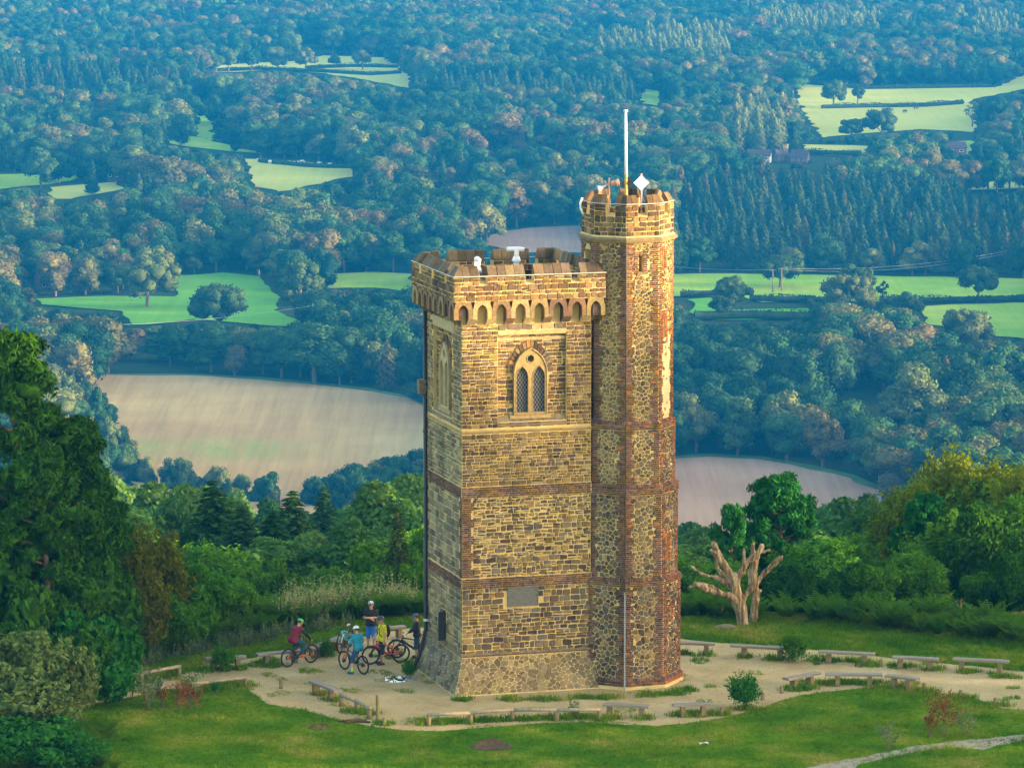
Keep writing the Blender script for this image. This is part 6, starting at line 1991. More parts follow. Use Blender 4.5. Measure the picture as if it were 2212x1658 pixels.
def tuft(seed, n=9, L=0.10, sp=0.07):
    rng = np.random.default_rng(seed); vs, fs = [], []
    for k in range(n):
        a = rng.uniform(0, 6.28); x, y = rng.uniform(-sp, sp, 2); l = L * rng.uniform(0.5, 1.2); ln = rng.uniform(0.1, 0.8) * l
        w = 0.007; s_ = np.array([-math.sin(a), math.cos(a), 0]) * w
        b = len(vs); base = np.array([x, y, -0.01]); mid = base + np.array([math.cos(a) * ln * .4, math.sin(a) * ln * .4, l * .6]); tip = base + np.array([math.cos(a) * ln, math.sin(a) * ln, l])
        vs += [base - s_, base + s_, mid + s_ * .7, mid - s_ * .7, tip]
        fs += [(b, b + 1, b + 2, b + 3), (b + 3, b + 2, b + 4, b + 4)]
    return poly_mesh('tuft', np.array(vs), np.array(fs), M_GRASS)
TF = [tuft(i) for i in range(5)]
def grass():
    rng = np.random.default_rng(6)
    X = rng.uniform(-21, 23, 120000); Y = rng.uniform(-13.5, 19, 120000)
    pts, sc = [], []
    for x, y in zip(X, Y):
        px, py = proj((x, y, 0))
        if px < -40 or px > 2260 or py < 1310 or py > 1690: continue
        if inpoly(px, py, GRAVEL_POLY):
            n = mnoise.noise(Vector((x * 0.9, y * 0.9, 3.3))) + 0.03
            if n < 0.42: continue
        if inpoly(px, py, GREY_POLY) and rng.random() < 0.6: continue
        dp = math.hypot(x - at(1062, 1614).x, y - at(1062, 1614).y)
        if dp < 0.75: continue
        far = smooth01(4, 9, y + 0.02 * x * x)
        s_ = 0.7 + 0.9 * max(0, mnoise.noise(Vector((x * 0.5, y * 0.5, 9)))) + 0.55 * far + (0.7 if (px < 430 and 1425 < py < 1475) else 0)
        pts.append((x, y, hgt(x, y))); sc.append(s_ * rng.uniform(0.7, 1.3))
    lx = (rng.random(len(pts)) * 6.28)
    scatter('grass', pts, lx, sc, TF, 'short green grass of the hilltop')
grass()
def mound(px, py, r, h, n, seed, z=0.0):
    """tufts of longer grass where mowers do not reach"""
    rng = np.random.default_rng(seed); c = at(px, py)
    P = [(c.x + rng.normal() * r * 0.6, c.y + rng.normal() * 0.16, 0.01) for _ in range(n)]
    return P
MOUNDS = [(1305, 1556, 0.3), (1320, 1552, 0.35), (1390, 1552, 0.3), (1480, 1546, 0.35), (1500, 1545, 0.3), (1525, 1543, 0.35), (1560, 1544, 0.3), (1610, 1532, 0.6), (940, 1563, 0.7), (980, 1560, 0.7), (1050, 1557, 0.8), (1110, 1555, 0.7), (1170, 1553, 0.8), (1220, 1552, 0.6), (1270, 1551, 0.7), (765, 1536, 0.4), (785, 1541, 0.4), (832, 1564, 0.3), (1715, 1490, 0.5), (1740, 1488, 0.4), (1790, 1476, 0.5), (1830, 1476, 0.7), (1880, 1477, 0.6), (1940, 1484, 0.5), (2000, 1493, 0.4), (2077, 1507, 0.5), (2150, 1524, 0.4), (1795, 1428, 0.3), (1850, 1428, 0.6), (1880, 1438, 0.4), (1945, 1440, 0.5), (2015, 1446, 0.4), (2090, 1452, 0.3), (2170, 1463, 0.5), (1610, 1419, 0.3), (1680, 1424, 0.5), (1480, 1412, 0.2), (1530, 1415, 0.2), (1480, 1492, 0.4), (1450, 1500, 0.5), (1400, 1502, 0.5), (1310, 1508, 0.5), (1260, 1508, 0.5), (1180, 1512, 0.5), (1100, 1512, 0.4), (1000, 1512, 0.3), (440, 1447, 0.3), (480, 1446, 0.4), (520, 1446, 0.2), (590, 1439, 0.3), (460, 1490, 0.5), (500, 1482, 0.4), (530, 1480, 0.3), (400, 1497, 0.5), (690, 1500, 0.3), (717, 1512, 0.3), (700, 1415, 0.3)]
mp = []
for i, (a, b, r) in enumerate(MOUNDS): mp += mound(a, b, r, 0.2, int(70 * r + 14), i)
scatter('grass_tufts', mp, [rr.uniform(0, 6) for _ in mp], [rr.uniform(1.3, 2.6) for _ in mp], TF, 'longer grass tufts at the feet of the benches and posts')

# ---- pebbles on the gravel
def pebbles():
    rng = np.random.default_rng(13); me = []
    M = simple('pebble', (0.42, 0.34, 0.21), (0.26, 0.20, 0.12), 3, 0.9, spec=0.1)
    for i in range(3):
        v = ICO_V * np.array([1, 0.8, 0.6]) * (1 + 0.15 * rng.standard_normal((len(ICO_V), 1)))
        me.append(npmesh('pebble', v, ICO_F, M))
    pts, sc = [], []
    while len(pts) < 5200:
        x, y = rng.uniform(-16, 22), rng.uniform(-9, 16)
        if in_gravel(x, y): pts.append((x, y, 0.016)); sc.append(rng.uniform(0.012, 0.032))
    scatter('pebbles', pts, rng.random(len(pts)) * 6, sc, me, 'loose pebbles strewn over the sandy gravel')
pebbles()

# =================================================================== benches, rails and posts
M_WOODTOP = simple('weathered_oak_top', (0.24, 0.21, 0.165), (0.15, 0.13, 0.10), 9, 0.85, 0.5, stretch=(0.15, 1, 1), spec=0.15)
M_WOODLEG = simple('mossy_oak', (0.19, 0.16, 0.085), (0.13, 0.105, 0.055), 7, 0.9, 0.5, spec=0.1)
M_RAIL = simple('rail_wood', (0.31, 0.27, 0.20), (0.20, 0.165, 0.11), 8, 0.9, 0.5, spec=0.1)
def bench(a, b, label, legs=(0.22, 0.78), wide=0.34, seat=0.46, three=False):
    A, B = at(a[0], a[1], seat), at(b[0], b[1], seat)
    d = B - A; L = d.length; yaw = math.atan2(d.y, d.x); c = (A + B) / 2
    t = thing('bench', label, 'bench', (c.x, c.y, 0), yaw, 'rough plank benches round the tower')
    rg = random.Random(int(a[0]))
    m = MB()
    n = 6; prof = [(-wide / 2, -0.045), (wide / 2, -0.045), (wide / 2 + 0.005, 0.03), (wide / 2 - 0.02, 0.045), (-wide / 2 + 0.02, 0.045), (-wide / 2 - 0.005, 0.03)]
    vs = []
    for i in range(n + 1):
        x = -L / 2 + L * i / n; jz = rg.uniform(-0.006, 0.006); jy = rg.uniform(-0.012, 0.012)
        vs += [(x, y + jy, seat + z + jz) for y, z in prof]
    k = 6
    fs = [(i * k + j, (i + 1) * k + j, (i + 1) * k + (j + 1) % k, i * k + (j + 1) % k) for i in range(n) for j in range(k)] + [tuple(range(k)), tuple(reversed(range(n * k, n * k + k)))]
    fs = [tuple(reversed(f)) for f in fs]
    m.add(vs, fs); m.build('seat', M_WOODTOP, t)
    for q in legs:
        m = MB(); x = -L / 2 + L * q
        m.box((x, 0, seat / 2 - 0.06), (0.18, wide * 0.8, seat + 0.03), Matrix.Rotation(rg.uniform(-.03, .03), 3, 'Y'), 0.94)
        m.build('leg', M_WOODLEG, t)
    return t
BENCHES = [
    ((1440, 1387), (1545, 1390), 'bench half hidden by the right side of the turret', (0.2, 0.82)),
    ((1580, 1393), (1697, 1400), 'bench ending in the leafy bush behind the ring', (0.24, 0.9)),
    ((1769, 1406), (1889, 1412), 'long bench with weeds under it right of the leafy bush', (0.18, 0.82)),
    ((1928, 1418), (2028, 1423), 'bench between the long weedy bench and the rightmost bench', (0.17, 0.81)),
    ((2059, 1422), (2179, 1428), 'rightmost bench of the back row', (0.15, 0.84)),
    ((1697, 1466), (1767, 1452), 'short bench set end on at the inner ring', (0.25, 0.75)),
    ((1782, 1455), (1906, 1456), 'long bench in the middle of the inner ring', (0.22, 0.78)),
    ((1915, 1458), (1983, 1466), 'short bench at the right end of the inner ring', (0.25, 0.72)),
    ((1303, 1520), (1402, 1525), 'bench before the turret at the end of the long rail', (0.14, 0.84)),
    ((1453, 1522), (1540, 1519), 'bench before the turret beside the low post', (0.25, 0.76)),
    ((676, 1470), (731, 1492), 'bench set end on at the left front of the ring', (0.12, 0.75)),
    ((443, 1422), (531, 1417), 'bench with a bush growing through it by the left path', (0.2, 0.8)),
    ((554, 1413), (650, 1404), 'bench behind the rider in the burgundy top', (0.22, 0.85)),
    ((668, 1401), (710, 1385), 'bench behind the front wheel of the riding cyclist', (0.3, 0.75)),
    ((712, 1384), (752, 1370), 'bench behind the turquoise bicycle', (0.3, 0.8)),
    ((812, 1358), (874, 1352), 'bench at the back of the cyclists by the drooping spruce', (0.3, 0.8)),
]
for a, b, l, lg in BENCHES: bench(a, b, l, lg)
def rail(pts, h, r, label, posts, name='low_rail', flat=False):
    P = [at(a, b, h) for a, b in pts]
    t = thing(name, label, 'rail', (P[0].x, P[0].y, 0), 0, 'low wooden rails beside the gravel')
    o = Vector((P[0].x, P[0].y, 0))
    for a, b in zip(P[:-1], P[1:]):
        m = MB(); d = (b - a)
        m.tube([a - o, (a + b) / 2 - o + Vector((0, 0, 0.01)), b - o], r, 8); m.build('pole', M_RAIL, t, True)
    tot = sum((b - a).length for a, b in zip(P[:-1], P[1:]))
    for q in posts:
        s_ = q * tot
        for a, b in zip(P[:-1], P[1:]):
            l = (b - a).length
            if s_ <= l + 1e-6: break
            s_ -= l
        p = a.lerp(b, min(1, s_ / l)) - o
        m = MB(); m.tube([(p.x, p.y + 0.03, -0.1), (p.x, p.y + 0.03, p.z - 0.0)], [r * 1.35, r * 1.25], 8); m.build('post', M_WOODLEG, t, True)
rail([(922, 1543), (1016, 1539), (1110, 1532), (1202, 1533), (1298, 1532)], 0.42, 0.065, 'long low rail before the front wall of the tower', (0.01, 0.25, 0.5, 0.75, 0.99))
rail([(735, 1500), (768, 1513), (800, 1529)], 0.42, 0.07, 'short low rail beside the tall post', (0.03, 0.5, 0.96))
rail([(303, 1494), (375, 1481), (450, 1473), (532, 1463)], 0.34, 0.05, 'thin low rail on the lawn side of the left path', (0.05, 0.5, 0.99))
rail([(170, 1522), (303, 1498)], 0.06, 0.07, 'log edging along the near side of the left path', ())
rail([(215, 1470), (300, 1455), (390, 1438)], 0.45, 0.065, 'low rail in long grass on the far side of the left path', (0.05, 0.5, 0.98))
def post(px, py_top, py_bot, label, r=0.075):
    b = at(px, py_bot); h = max(0.2, ony(px, py_top, b.y).z)
    m = MB(); m.tube([(0, 0, -0.1), (0.005, 0, h * 0.5), (0, 0.006, h - 0.02), (0, 0.006, h)], [r, r, r * 0.98, r * 0.8], 9)
    o = m.build('wooden_post', M_WOODLEG, None, False, (b.x, b.y, 0))
    tag(o, label, 'post', 'short wooden posts edging the gravel')
for a in ((607, 1467, 1487, 'short post standing alone on the gravel at the left'), (816, 1500, 1559, 'tallest post, upright beside the short rail'), (830, 1549, 1567, 'stub of a post at the foot of the tallest post'),
          (1559, 1527, 1545, 'short post right of the bench before the turret'), (1647, 1494, 1512, 'short post right of the round bush'), (1688, 1481, 1497, 'short post left of the bench set end on'),
          (1996, 1474, 1491, 'short post at the right end of the inner ring of benches'), (2075, 1489, 1506, 'middle one of the three posts by the right path'), (2150, 1506, 1524, 'rightmost short post beside the path')):
    post(*a)

# ---- small plants
def herb(px, ptop, pbot, wpx, mat, label, kind='lobed', n=1500, size=0.045, name='bush', cat='bush'):
    b = at(px, pbot); h = ony(px, ptop, b.y).z; w = wpx / 58.3
    rng = np.random.default_rng(int(px * 7 + ptop))
    if kind == 'lobed':
        v, f, C, R_ = lobed(rng, (w * 0.36, w * 0.36, h * 0.36), h * 0.52, 16, w * 0.2, n, size, 0.9, 0.4, 0.9, 0.72, (0.3, 1.0), 0.5, -0.9)
    else:
        v, f = sprays(rng, w, h, max(12, n // 26), 26, size, 0.0, 1.6, False, h * 0.55, 0.5)
    t = thing(name, label, cat, (b.x, b.y, 0))
    link('foliage', poly_mesh('foliage', v, f, mat), t)
    m = MB()
    for k in range(4): m.tube([(0.03 * math.cos(k * 1.6), 0.03 * math.sin(k * 1.6), -0.05), (w * 0.2 * math.cos(k * 1.6), w * 0.2 * math.sin(k * 1.6), h * 0.6)], [0.018, 0.008], 5)
    m.build('stem', M_BARK, t)
herb(1606, 1476, 1531, 54, M_BUSHG, 'round bright green bush on the gravel right of the turret', 'spray', n=4600, size=0.05)
herb(1715, 1384, 1429, 52, M_SHRUB, 'dark leafy bush at the end of a back row bench', 'spray', n=3600, size=0.045)
herb(884, 1436, 1466, 26, M_BUSHG, 'small green bush at the foot of the black downpipe', 'spray', n=1500, size=0.035)
herb(482, 1408, 1450, 44, M_SHRUB, 'bush growing through the bench by the left path', 'spray', n=2600, size=0.045)
herb(705, 1388, 1420, 24, M_SHRUB, 'dark bush between two benches behind the cyclists', 'spray', n=1500, size=0.04)
herb(1918, 1573, 1618, 36, M_GREYG, 'small pale green seedling bush alone on the lawn', 'spray', 420, 0.05)
herb(2038, 1512, 1590, 56, M_DOCK, 'clump of reddish brown dock on the right lawn', 'spray', 900, 0.045, 'dock_plant', 'plant')
herb(2085, 1545, 1590, 40, M_GREYG, 'grey green weed beside the brown dock', 'spray', 300, 0.05, 'weed', 'plant')
herb(2008, 1550, 1590, 26, M_DOCK, 'small brown dock left of the large dock clump', 'spray', 260, 0.04, 'dock_plant', 'plant')
herb(352, 1483, 1530, 22, M_DOCK, 'leftmost reddish dock by the left path', 'spray', 320, 0.04, 'dock_plant', 'plant')
herb(389, 1480, 1535, 30, M_DOCK, 'largest reddish dock by the left path', 'spray', 520, 0.042, 'dock_plant', 'plant')
herb(424, 1486, 1530, 20, M_DOCK, 'rightmost reddish dock by the left path', 'spray', 320, 0.04, 'dock_plant', 'plant')
herb(321, 1462, 1530, 40, M_GREYG, 'pale grey green weed left of the reddish docks', 'spray', 700, 0.055, 'weed', 'plant')
herb(408, 1462, 1528, 34, M_GREYG, 'pale grey green weed behind the reddish docks', 'spray', 560, 0.055, 'weed', 'plant')
herb(466, 1474, 1497, 22, M_TEAL, 'small bluish plant at the thin low rail', n=300, size=0.05, name='weed', cat='plant')
herb(1240, 1518, 1552, 18, M_GREYG, 'little weed growing through the long low rail', 'spray', 160, 0.045, 'weed', 'plant')

# ---- puddle, slab, litter, branch
def puddle():
    c = at(856, 1467); n = 30; mb = MB()
    mb.v = [(0.50 * (1 + 0.18 * mnoise.noise(Vector((math.cos(a), math.sin(a), 5)))) * math.cos(a), 0.62 * (1 + 0.2 * mnoise.noise(Vector((math.cos(a) * 1.5, math.sin(a), 9)))) * math.sin(a), 0.018) for a in [2 * math.pi * i / n for i in range(n)]]
    mb.f = [tuple(range(n))]; mb.m = [0]; mb.c = [None]
    m, nt, b = new_mat('puddle_water'); b.inputs['Base Color'].default_value = (0.03, 0.03, 0.03, 1); b.inputs['Roughness'].default_value = 0.02; b.inputs['IOR'].default_value = 1.6; b.inputs['Specular IOR Level'].default_value = 1.0
    o = mb.build('puddle', m, None, False, (c.x, c.y, 0)); tag(o, 'shallow puddle shining beside the downpipe', 'puddle')
    mb = MB(); mb.box((0, 0, 0.02), (0.36, 0.5, 0.05), Matrix.Rotation(0.2, 3, 'Z')); p = at(821, 1470)
    o = mb.build('stone_slab', M_DRESS, None, False, (p.x, p.y, 0)); tag(o, 'small flat stone slab left of the puddle', 'slab')
    mb = MB(); mb.box((0, 0, 0.02), (0.40, 0.4, 0.05), Matrix.Rotation(-0.1, 3, 'Z')); p = at(886, 1468)
    o = mb.build('stone_slab', M_LEAD, None, False, (p.x, p.y, 0)); tag(o, 'grey drain slab under the downpipe', 'slab')
    p = at(1521, 1609); mb = MB(); mb.add([(-.16, -.1, .03), (.0, -.12, .10), (.17, -.06, .04), (.12, .1, .09), (-.05, .12, .05), (-.18, .05, .08)], [(0, 1, 5), (1, 4, 5), (1, 2, 3), (1, 3, 4), (5, 1, 0), (5, 4, 1), (3, 2, 1), (4, 3, 1)])
    o = mb.build('paper_scrap', M_WHITEPAINT, None, False, (p.x, p.y, 0.03)); tag(o, 'crumpled white paper scrap on the lawn', 'litter')
    p = at(767, 1561); mb = MB(); mb.tube([(-0.6, 0.08, 0.06), (-0.2, -0.02, 0.08), (0.2, 0.03, 0.09), (0.55, -0.05, 0.05)], [0.03, 0.07, 0.08, 0.03], 7); mb.tube([(-0.1, 0, 0.08), (-0.4, -0.2, 0.06)], [0.04, 0.02], 6)
    o = mb.build('fallen_branch', M_SOIL, None, True, (p.x, p.y, 0)); tag(o, 'short brown fallen branch where gravel meets lawn', 'branch')
puddle()

# =================================================================== the dead tree
def dead_tree():
    Y = 14.2
    def q(zx, zy, dy=0.0):
        vx = (1860 + zx / 5.527) / 1.26582; vy = (1440 + zy / 5.527) / 1.26582
        return ony(vx, vy, Y + dy)
    base = q(955, 1520); base.z = 0
    c = lambda p: np.array((p - base)[:])
    W = 1 / (5.527 * 1.26582 * FPX / 175.5)     # metres per zoomed pixel
    caps = []
    def limb(pts, rs, k=0.05):
        P = [c(q(*p)) for p in pts]
        for i in range(len(P) - 1): caps.append((P[i], P[i + 1], rs[i] * W * 0.86, rs[i + 1] * W * 0.86, k))
    limb([(955, 1560), (950, 1400), (930, 1250), (870, 1100), (850, 950), (830, 800), (825, 740)], [100, 82, 90, 105, 72, 75, 70])
    limb([(955, 1540), (905, 1330, 0.1), (820, 1130, .1)], [95, 70, 60])
    limb([(1090, 1560, .6), (1110, 1350, .6), (1130, 1100, .6), (1135, 950, .6), (1140, 850, .6)], [72, 66, 64, 42, 44])
    limb([(1140, 860, .6), (1250, 720, .6), (1360, 610, .4), (1500, 480, .3)], [46, 44, 46, 44])
    limb([(1060, 850, .7), (1060, 700, .8), (1090, 540, .8), (1110, 380, .8), (1100, 265, .8)], [38, 40, 34, 36, 38])
    limb([(1140, 1000, .6), (1230, 955, .6)], [34, 18])
    limb([(950, 1090), (1010, 1000, .1), (1100, 900, .2), (1130, 700, .2), (1150, 520, .2), (1200, 360, .2), (1230, 290, .2)], [48, 52, 50, 44, 36, 40, 42])
    limb([(1210, 380, .2), (1270, 375, .2), (1330, 350, .1)], [26, 20, 12])
    limb([(830, 790), (930, 680), (990, 560), (1070, 470), (1170, 390)], [58, 54, 52, 44, 34])
    limb([(965, 580), (970, 480), (968, 380)], [26, 24, 22])
    limb([(800, 790), (720, 650), (620, 510), (540, 400), (450, 345)], [62, 58, 56, 48, 26])
    limb([(690, 600), (600, 430, .3), (515, 260, .3)], [44, 40, 44])
    limb([(760, 860, .5), (640, 720, .5), (560, 620, .5), (530, 480, .5), (505, 380, .4)], [46, 44, 36, 32, 28])
    limb([(770, 900, .3), (700, 850, .3), (560, 770, .2), (430, 740, .1), (320, 705, 0), (180, 605, -.1)], [52, 50, 36, 28, 28, 22])
    limb([(840, 1090), (720, 1040, -.2), (560, 990, -.3), (400, 930, -.4), (230, 860, -.5)], [74, 62, 52, 56, 46])
    limb([(230, 890, -.5), (150, 905, -.5)], [30, 22])
    limb([(600, 960, -.3), (480, 890, -.4), (340, 850, -.4)], [28, 24, 18])
    rgt = random.Random(8)
    for (zx, zy, dx, dy) in ((515, 260, -.3, -1), (470, 340, -.8, -.4), (1500, 480, .7, -.6), (1110, 265, 0, -1), (1225, 290, .2, -1), (230, 860, -1, 0), (150, 905, -1, .2), (185, 605, -1, -.4), (968, 385, 0, -1), (1170, 390, .6, -.5), (1330, 350, 1, 0)):
        for k in range(3):
            a0 = c(q(zx + rgt.uniform(-16, 16), zy + rgt.uniform(-12, 12), 0.2 if zx > 900 else 0)); l_ = rgt.uniform(25, 60)
            a1 = c(q(zx + dx * l_ + rgt.uniform(-14, 14), zy + dy * l_ + rgt.uniform(-14, 14), 0.2 if zx > 900 else 0)); caps.append((a0, a1, 14 * W, 5 * W, 0.02))
    def disp(x, y, z):
        a = np.sin(x * 9 + z * 2.2) * np.sin(y * 11 - z * 1.5) + 0.9 * np.sin(x * 31 + y * 23 + z * 2.0 + 2 * np.sin(z * 3)) + 0.5 * np.sin(z * 5.5 + x * 6)
        return a * 0.017
    m, nt, b = new_mat('dead_wood')
    b.inputs['Roughness'].default_value = 0.85; b.inputs['Specular IOR Level'].default_value = 0.2
    n1 = noise_node(nt, 3.2, 6, 0.65, stretch=(1.6, 1.6, 0.35))
    col = ramp(nt, n1.outputs[0], [(0.33, (0.06, 0.038, 0.02)), (0.44, (0.19, 0.125, 0.06)), (0.54, (0.33, 0.24, 0.135)), (0.68, (0.56, 0.45, 0.28))]).outputs[0]
    n2 = noise_node(nt, 12, 5, 0.7, stretch=(1.5, 1.5, 0.25))
    col = mixc(nt, 1.0, col, ramp(nt, n2.outputs[0], [(0.3, 0.55), (0.7, 1.25)]).outputs[0], 'MULTIPLY')
    nt.links.new(col, b.inputs['Base Color']); bump(nt, b, n2.outputs[0], 0.8, 0.05)
    t = thing('dead_tree', 'bleached dead tree with lopped limbs behind the benches', 'tree', (base.x, base.y, hgt(base.x, base.y)))
    me = sdf_mesh('trunk', caps, m, 0.028, 0.1, True, disp)
    link('trunk', me, t)
    p = at(1585, 1362); mb = MB(); rg = random.Random(2)
    mb.ell((0, 0, 0.0), (0.5, 0.3, 0.18), 14, 5, 0.0)
    o = mb.build('rubble_heap', M_DARKSTONE, None, True, (base.x - 0.75, base.y - 0.6, 0)); tag(o, 'low grey heap at the foot of the dead tree', 'heap')
dead_tree()

# =================================================================== houses, poles and cattle of the plain
M_BRICKW = simple('old_brick', (0.19, 0.10, 0.075), (0.13, 0.075, 0.058), 1.2, 0.9)
M_TILE = simple('clay_tiles', (0.17, 0.065, 0.05), (0.11, 0.05, 0.042), 1.5, 0.9)
M_DTILE = simple('dark_tiles', (0.075, 0.045, 0.05), (0.05, 0.035, 0.038), 1.5, 0.9)
M_CREAM = simple('cream_wall', (0.60, 0.54, 0.42), (0.50, 0.45, 0.35), 1.0, 0.9)
def house(px, py, w, d, hw, hr, wall, roof, label, yaw=0.0, chimneys=((0.2, 0),), name='house', windows=3, z0=0.0):
    p = at(px, py, PLAIN)
    t = thing(name, label, 'house', (p.x, p.y, PLAIN + 0.3 + z0), yaw)
    m = MB(); m.box((0, 0, hw / 2), (w, d, hw)); m.add([(-w / 2, -d / 2, hw), (-w / 2, d / 2, hw), (-w / 2, 0, hw + hr), (w / 2, -d / 2, hw), (w / 2, d / 2, hw), (w / 2, 0, hw + hr)], [(0, 2, 1), (3, 4, 5)]); m.build('wall', wall, t)
    m = MB(); e = 0.4
    for s in (-1, 1):
        A = [(-w / 2 - e, s * (d / 2 + e), hw - e * hr / (d / 2)), (w / 2 + e, s * (d / 2 + e), hw - e * hr / (d / 2)), (w / 2 + e, 0, hw + hr), (-w / 2 - e, 0, hw + hr)]
        B = [(a, b, c + 0.2) for a, b, c in A]
        m.add(A + B, [(0, 1, 5, 4), (4, 5, 6, 7), (3, 2, 1, 0), (0, 4, 7, 3), (1, 2, 6, 5)])
    ro = m.build('roof', roof, t)
    for cx, cy in chimneys:
        m = MB(); m.box((cx * w, cy * d, hw + hr + 0.6), (1.0, 0.8, 3.0)); m.tube([(cx * w - .2, cy * d, hw + hr + 2.1), (cx * w - .2, cy * d, hw + hr + 2.7)], 0.15, 6); m.build('chimney', M_BRICKW, ro)
    for i in range(windows):
        x = -w / 2 + w * (i + 0.5) / windows
        m = MB(); m.box((x, -d / 2 - 0.02, hw * 0.6), (w / windows * 0.45, 0.1, hw * 0.34)); f = m.build('window', M_WHITEPAINT, t)
        m = MB(); m.box((x, -d / 2 - 0.08, hw * 0.6), (w / windows * 0.36, 0.06, hw * 0.26)); m.build('pane', M_GLASS, f)
house(98, 630, 6, 5, 4.2, 5.0, M_BRICKW, M_TILE, 'small red cottage with tall twin chimneys at the left', 0.5, ((-0.3, 0), (0.1, 0)), windows=2, z0=0)
house(252, 392, 9, 6, 5.0, 3.0, M_BRICKW, M_TILE, 'orange brick house behind the slim pointed tree', 0.1)
house(1640, 352, 11, 6, 3.5, 2.5, M_CREAM, M_DTILE, 'low pale farm building left of the red roofs', -0.2, (), windows=3)
house(1688, 350, 6, 5, 2.6, 3.0, M_BRICKW, M_DTILE, 'small dark red roofed farmhouse', 0.3, ((0.2, 0),))
house(1728, 352, 8, 6, 2.6, 3.4, M_BRICKW, M_DTILE, 'larger red roofed barn right of the farmhouse', -0.3, (), 'barn', 3, 0)
house(2062, 335, 10, 7, 3.5, 2.6, M_BRICKW, M_DTILE, 'dark open shed at the right among trees', 0.2, (), 'barn', 2, 0)
M_POLEW = simple('pole_wood', (0.16, 0.13, 0.11), (0.11, 0.09, 0.08), 2, 0.9)
def power_pole(px, pt, pb, label):
    b = at(px, pb, PLAIN); h = ony(px, pt, b.y).z - PLAIN
    t = thing('power_pole', label, 'pole', (b.x, b.y, PLAIN), 0, 'wooden power poles in the pasture')
    m = MB(); m.tube([(0, 0, 0), (0, 0, h)], [0.24, 0.17], 8); m.build('post', M_POLEW, t)
    m = MB(); m.box((0, 0, h - 0.4), (2.6, 0.22, 0.22)); m.build('crossarm', M_POLEW, t)
    return Vector((b.x, b.y, PLAIN + h - 0.2))
p1 = power_pole(1669, 581, 634, 'left one of the paired power poles in the pasture')
p2 = power_pole(1688, 578, 630, 'right one of the paired power poles in the pasture')
p3 = power_pole(2185, 539, 584, 'power pole at the right edge before the conifers')
M_WIRE = simple('power_wire', (0.30, 0.33, 0.35), (0.25, 0.28, 0.30), 1, 0.5)
def wire(a, b, sag, label):
    m = MB(); n = 14
    m.tube([Vector((0, 0, 0)).lerp(b - a, i / n) - Vector((0, 0, sag * 4 * (i / n) * (1 - i / n))) for i in range(n + 1)], 0.045, 4)
    tag(m.build('power_cable', M_WIRE, None, True, a), label, 'cable', 'power cables over the pasture')
wire(p2, p3, 2.5, 'upper cable from the paired poles to the right edge pole')
wire(p2 + Vector((0.8, 0, -0.6)), p3 + Vector((0.8, 0, -0.6)), 3.0, 'lower cable from the paired poles to the right edge pole')
wire(p1 + Vector((-75, 60, 1)), p1, 2.5, 'cable from the conifers behind the turret to the paired poles')
wire(at(-20, 699, -138), at(705, 655, -138), 3.0, 'long cable over the lush pasture at the left')
M_COWW = simple('white_hide', (0.70, 0.67, 0.60), (0.5, 0.47, 0.4), 1.2, 0.9)
M_COWB = simple('dark_hide', (0.05, 0.035, 0.03), (0.09, 0.06, 0.05), 1.2, 0.9)
def cow(px, py, yaw, mat, label):
    p = at(px, py, PLAIN)
    caps = [((-0.7, 0, 1.15), (0.7, 0, 1.15), 0.40, 0.38), ((0.75, 0, 1.2), (1.2, 0, 0.85), 0.24, 0.16), ((1.2, 0, 0.85), (1.42, 0, 0.45), 0.17, 0.10), ((-0.95, 0, 1.3), (-1.08, 0, 0.6), 0.06, 0.04)]
    for x in (-0.65, 0.6):
        for y in (-0.2, 0.2): caps += [((x, y, 1.0), (x + 0.03, y, 0.5), 0.17, 0.10), ((x + 0.03, y, 0.5), (x, y, 0.05), 0.09, 0.08)]
    for y in (-0.16, 0.16): caps.append(((1.12, y, 0.95), (1.08, y * 1.9, 0.98), 0.05, 0.03))
    o = link('cow', sdf_mesh('cow', caps, mat, 0.07, 0.08), None, (p.x, p.y, PLAIN + 0.35)); o.rotation_euler = (0, 0, yaw); o.scale = (1.25, 1.25, 1.25)
    tag(o, label, 'cow', 'cattle in the valley fields')
for i, (px, py, w_) in enumerate(((560, 352, 1), (583, 356, 1), (617, 357, 0), (640, 357, 1), (652, 356, 1), (663, 358, 0), (690, 360, 1), (712, 362, 1))):
    cow(px, py, 0.3 + i * 0.9, M_COWW if w_ else M_COWB, 'white cow grazing behind the low hedge' if w_ else 'dark cow grazing among the white cows')
cow(1978, 238, 0.4, M_COWB, 'dark animal grazing alone in the hay meadow')
cow(1955, 246, 2.4, M_COWB, 'second dark animal lower in the hay meadow')
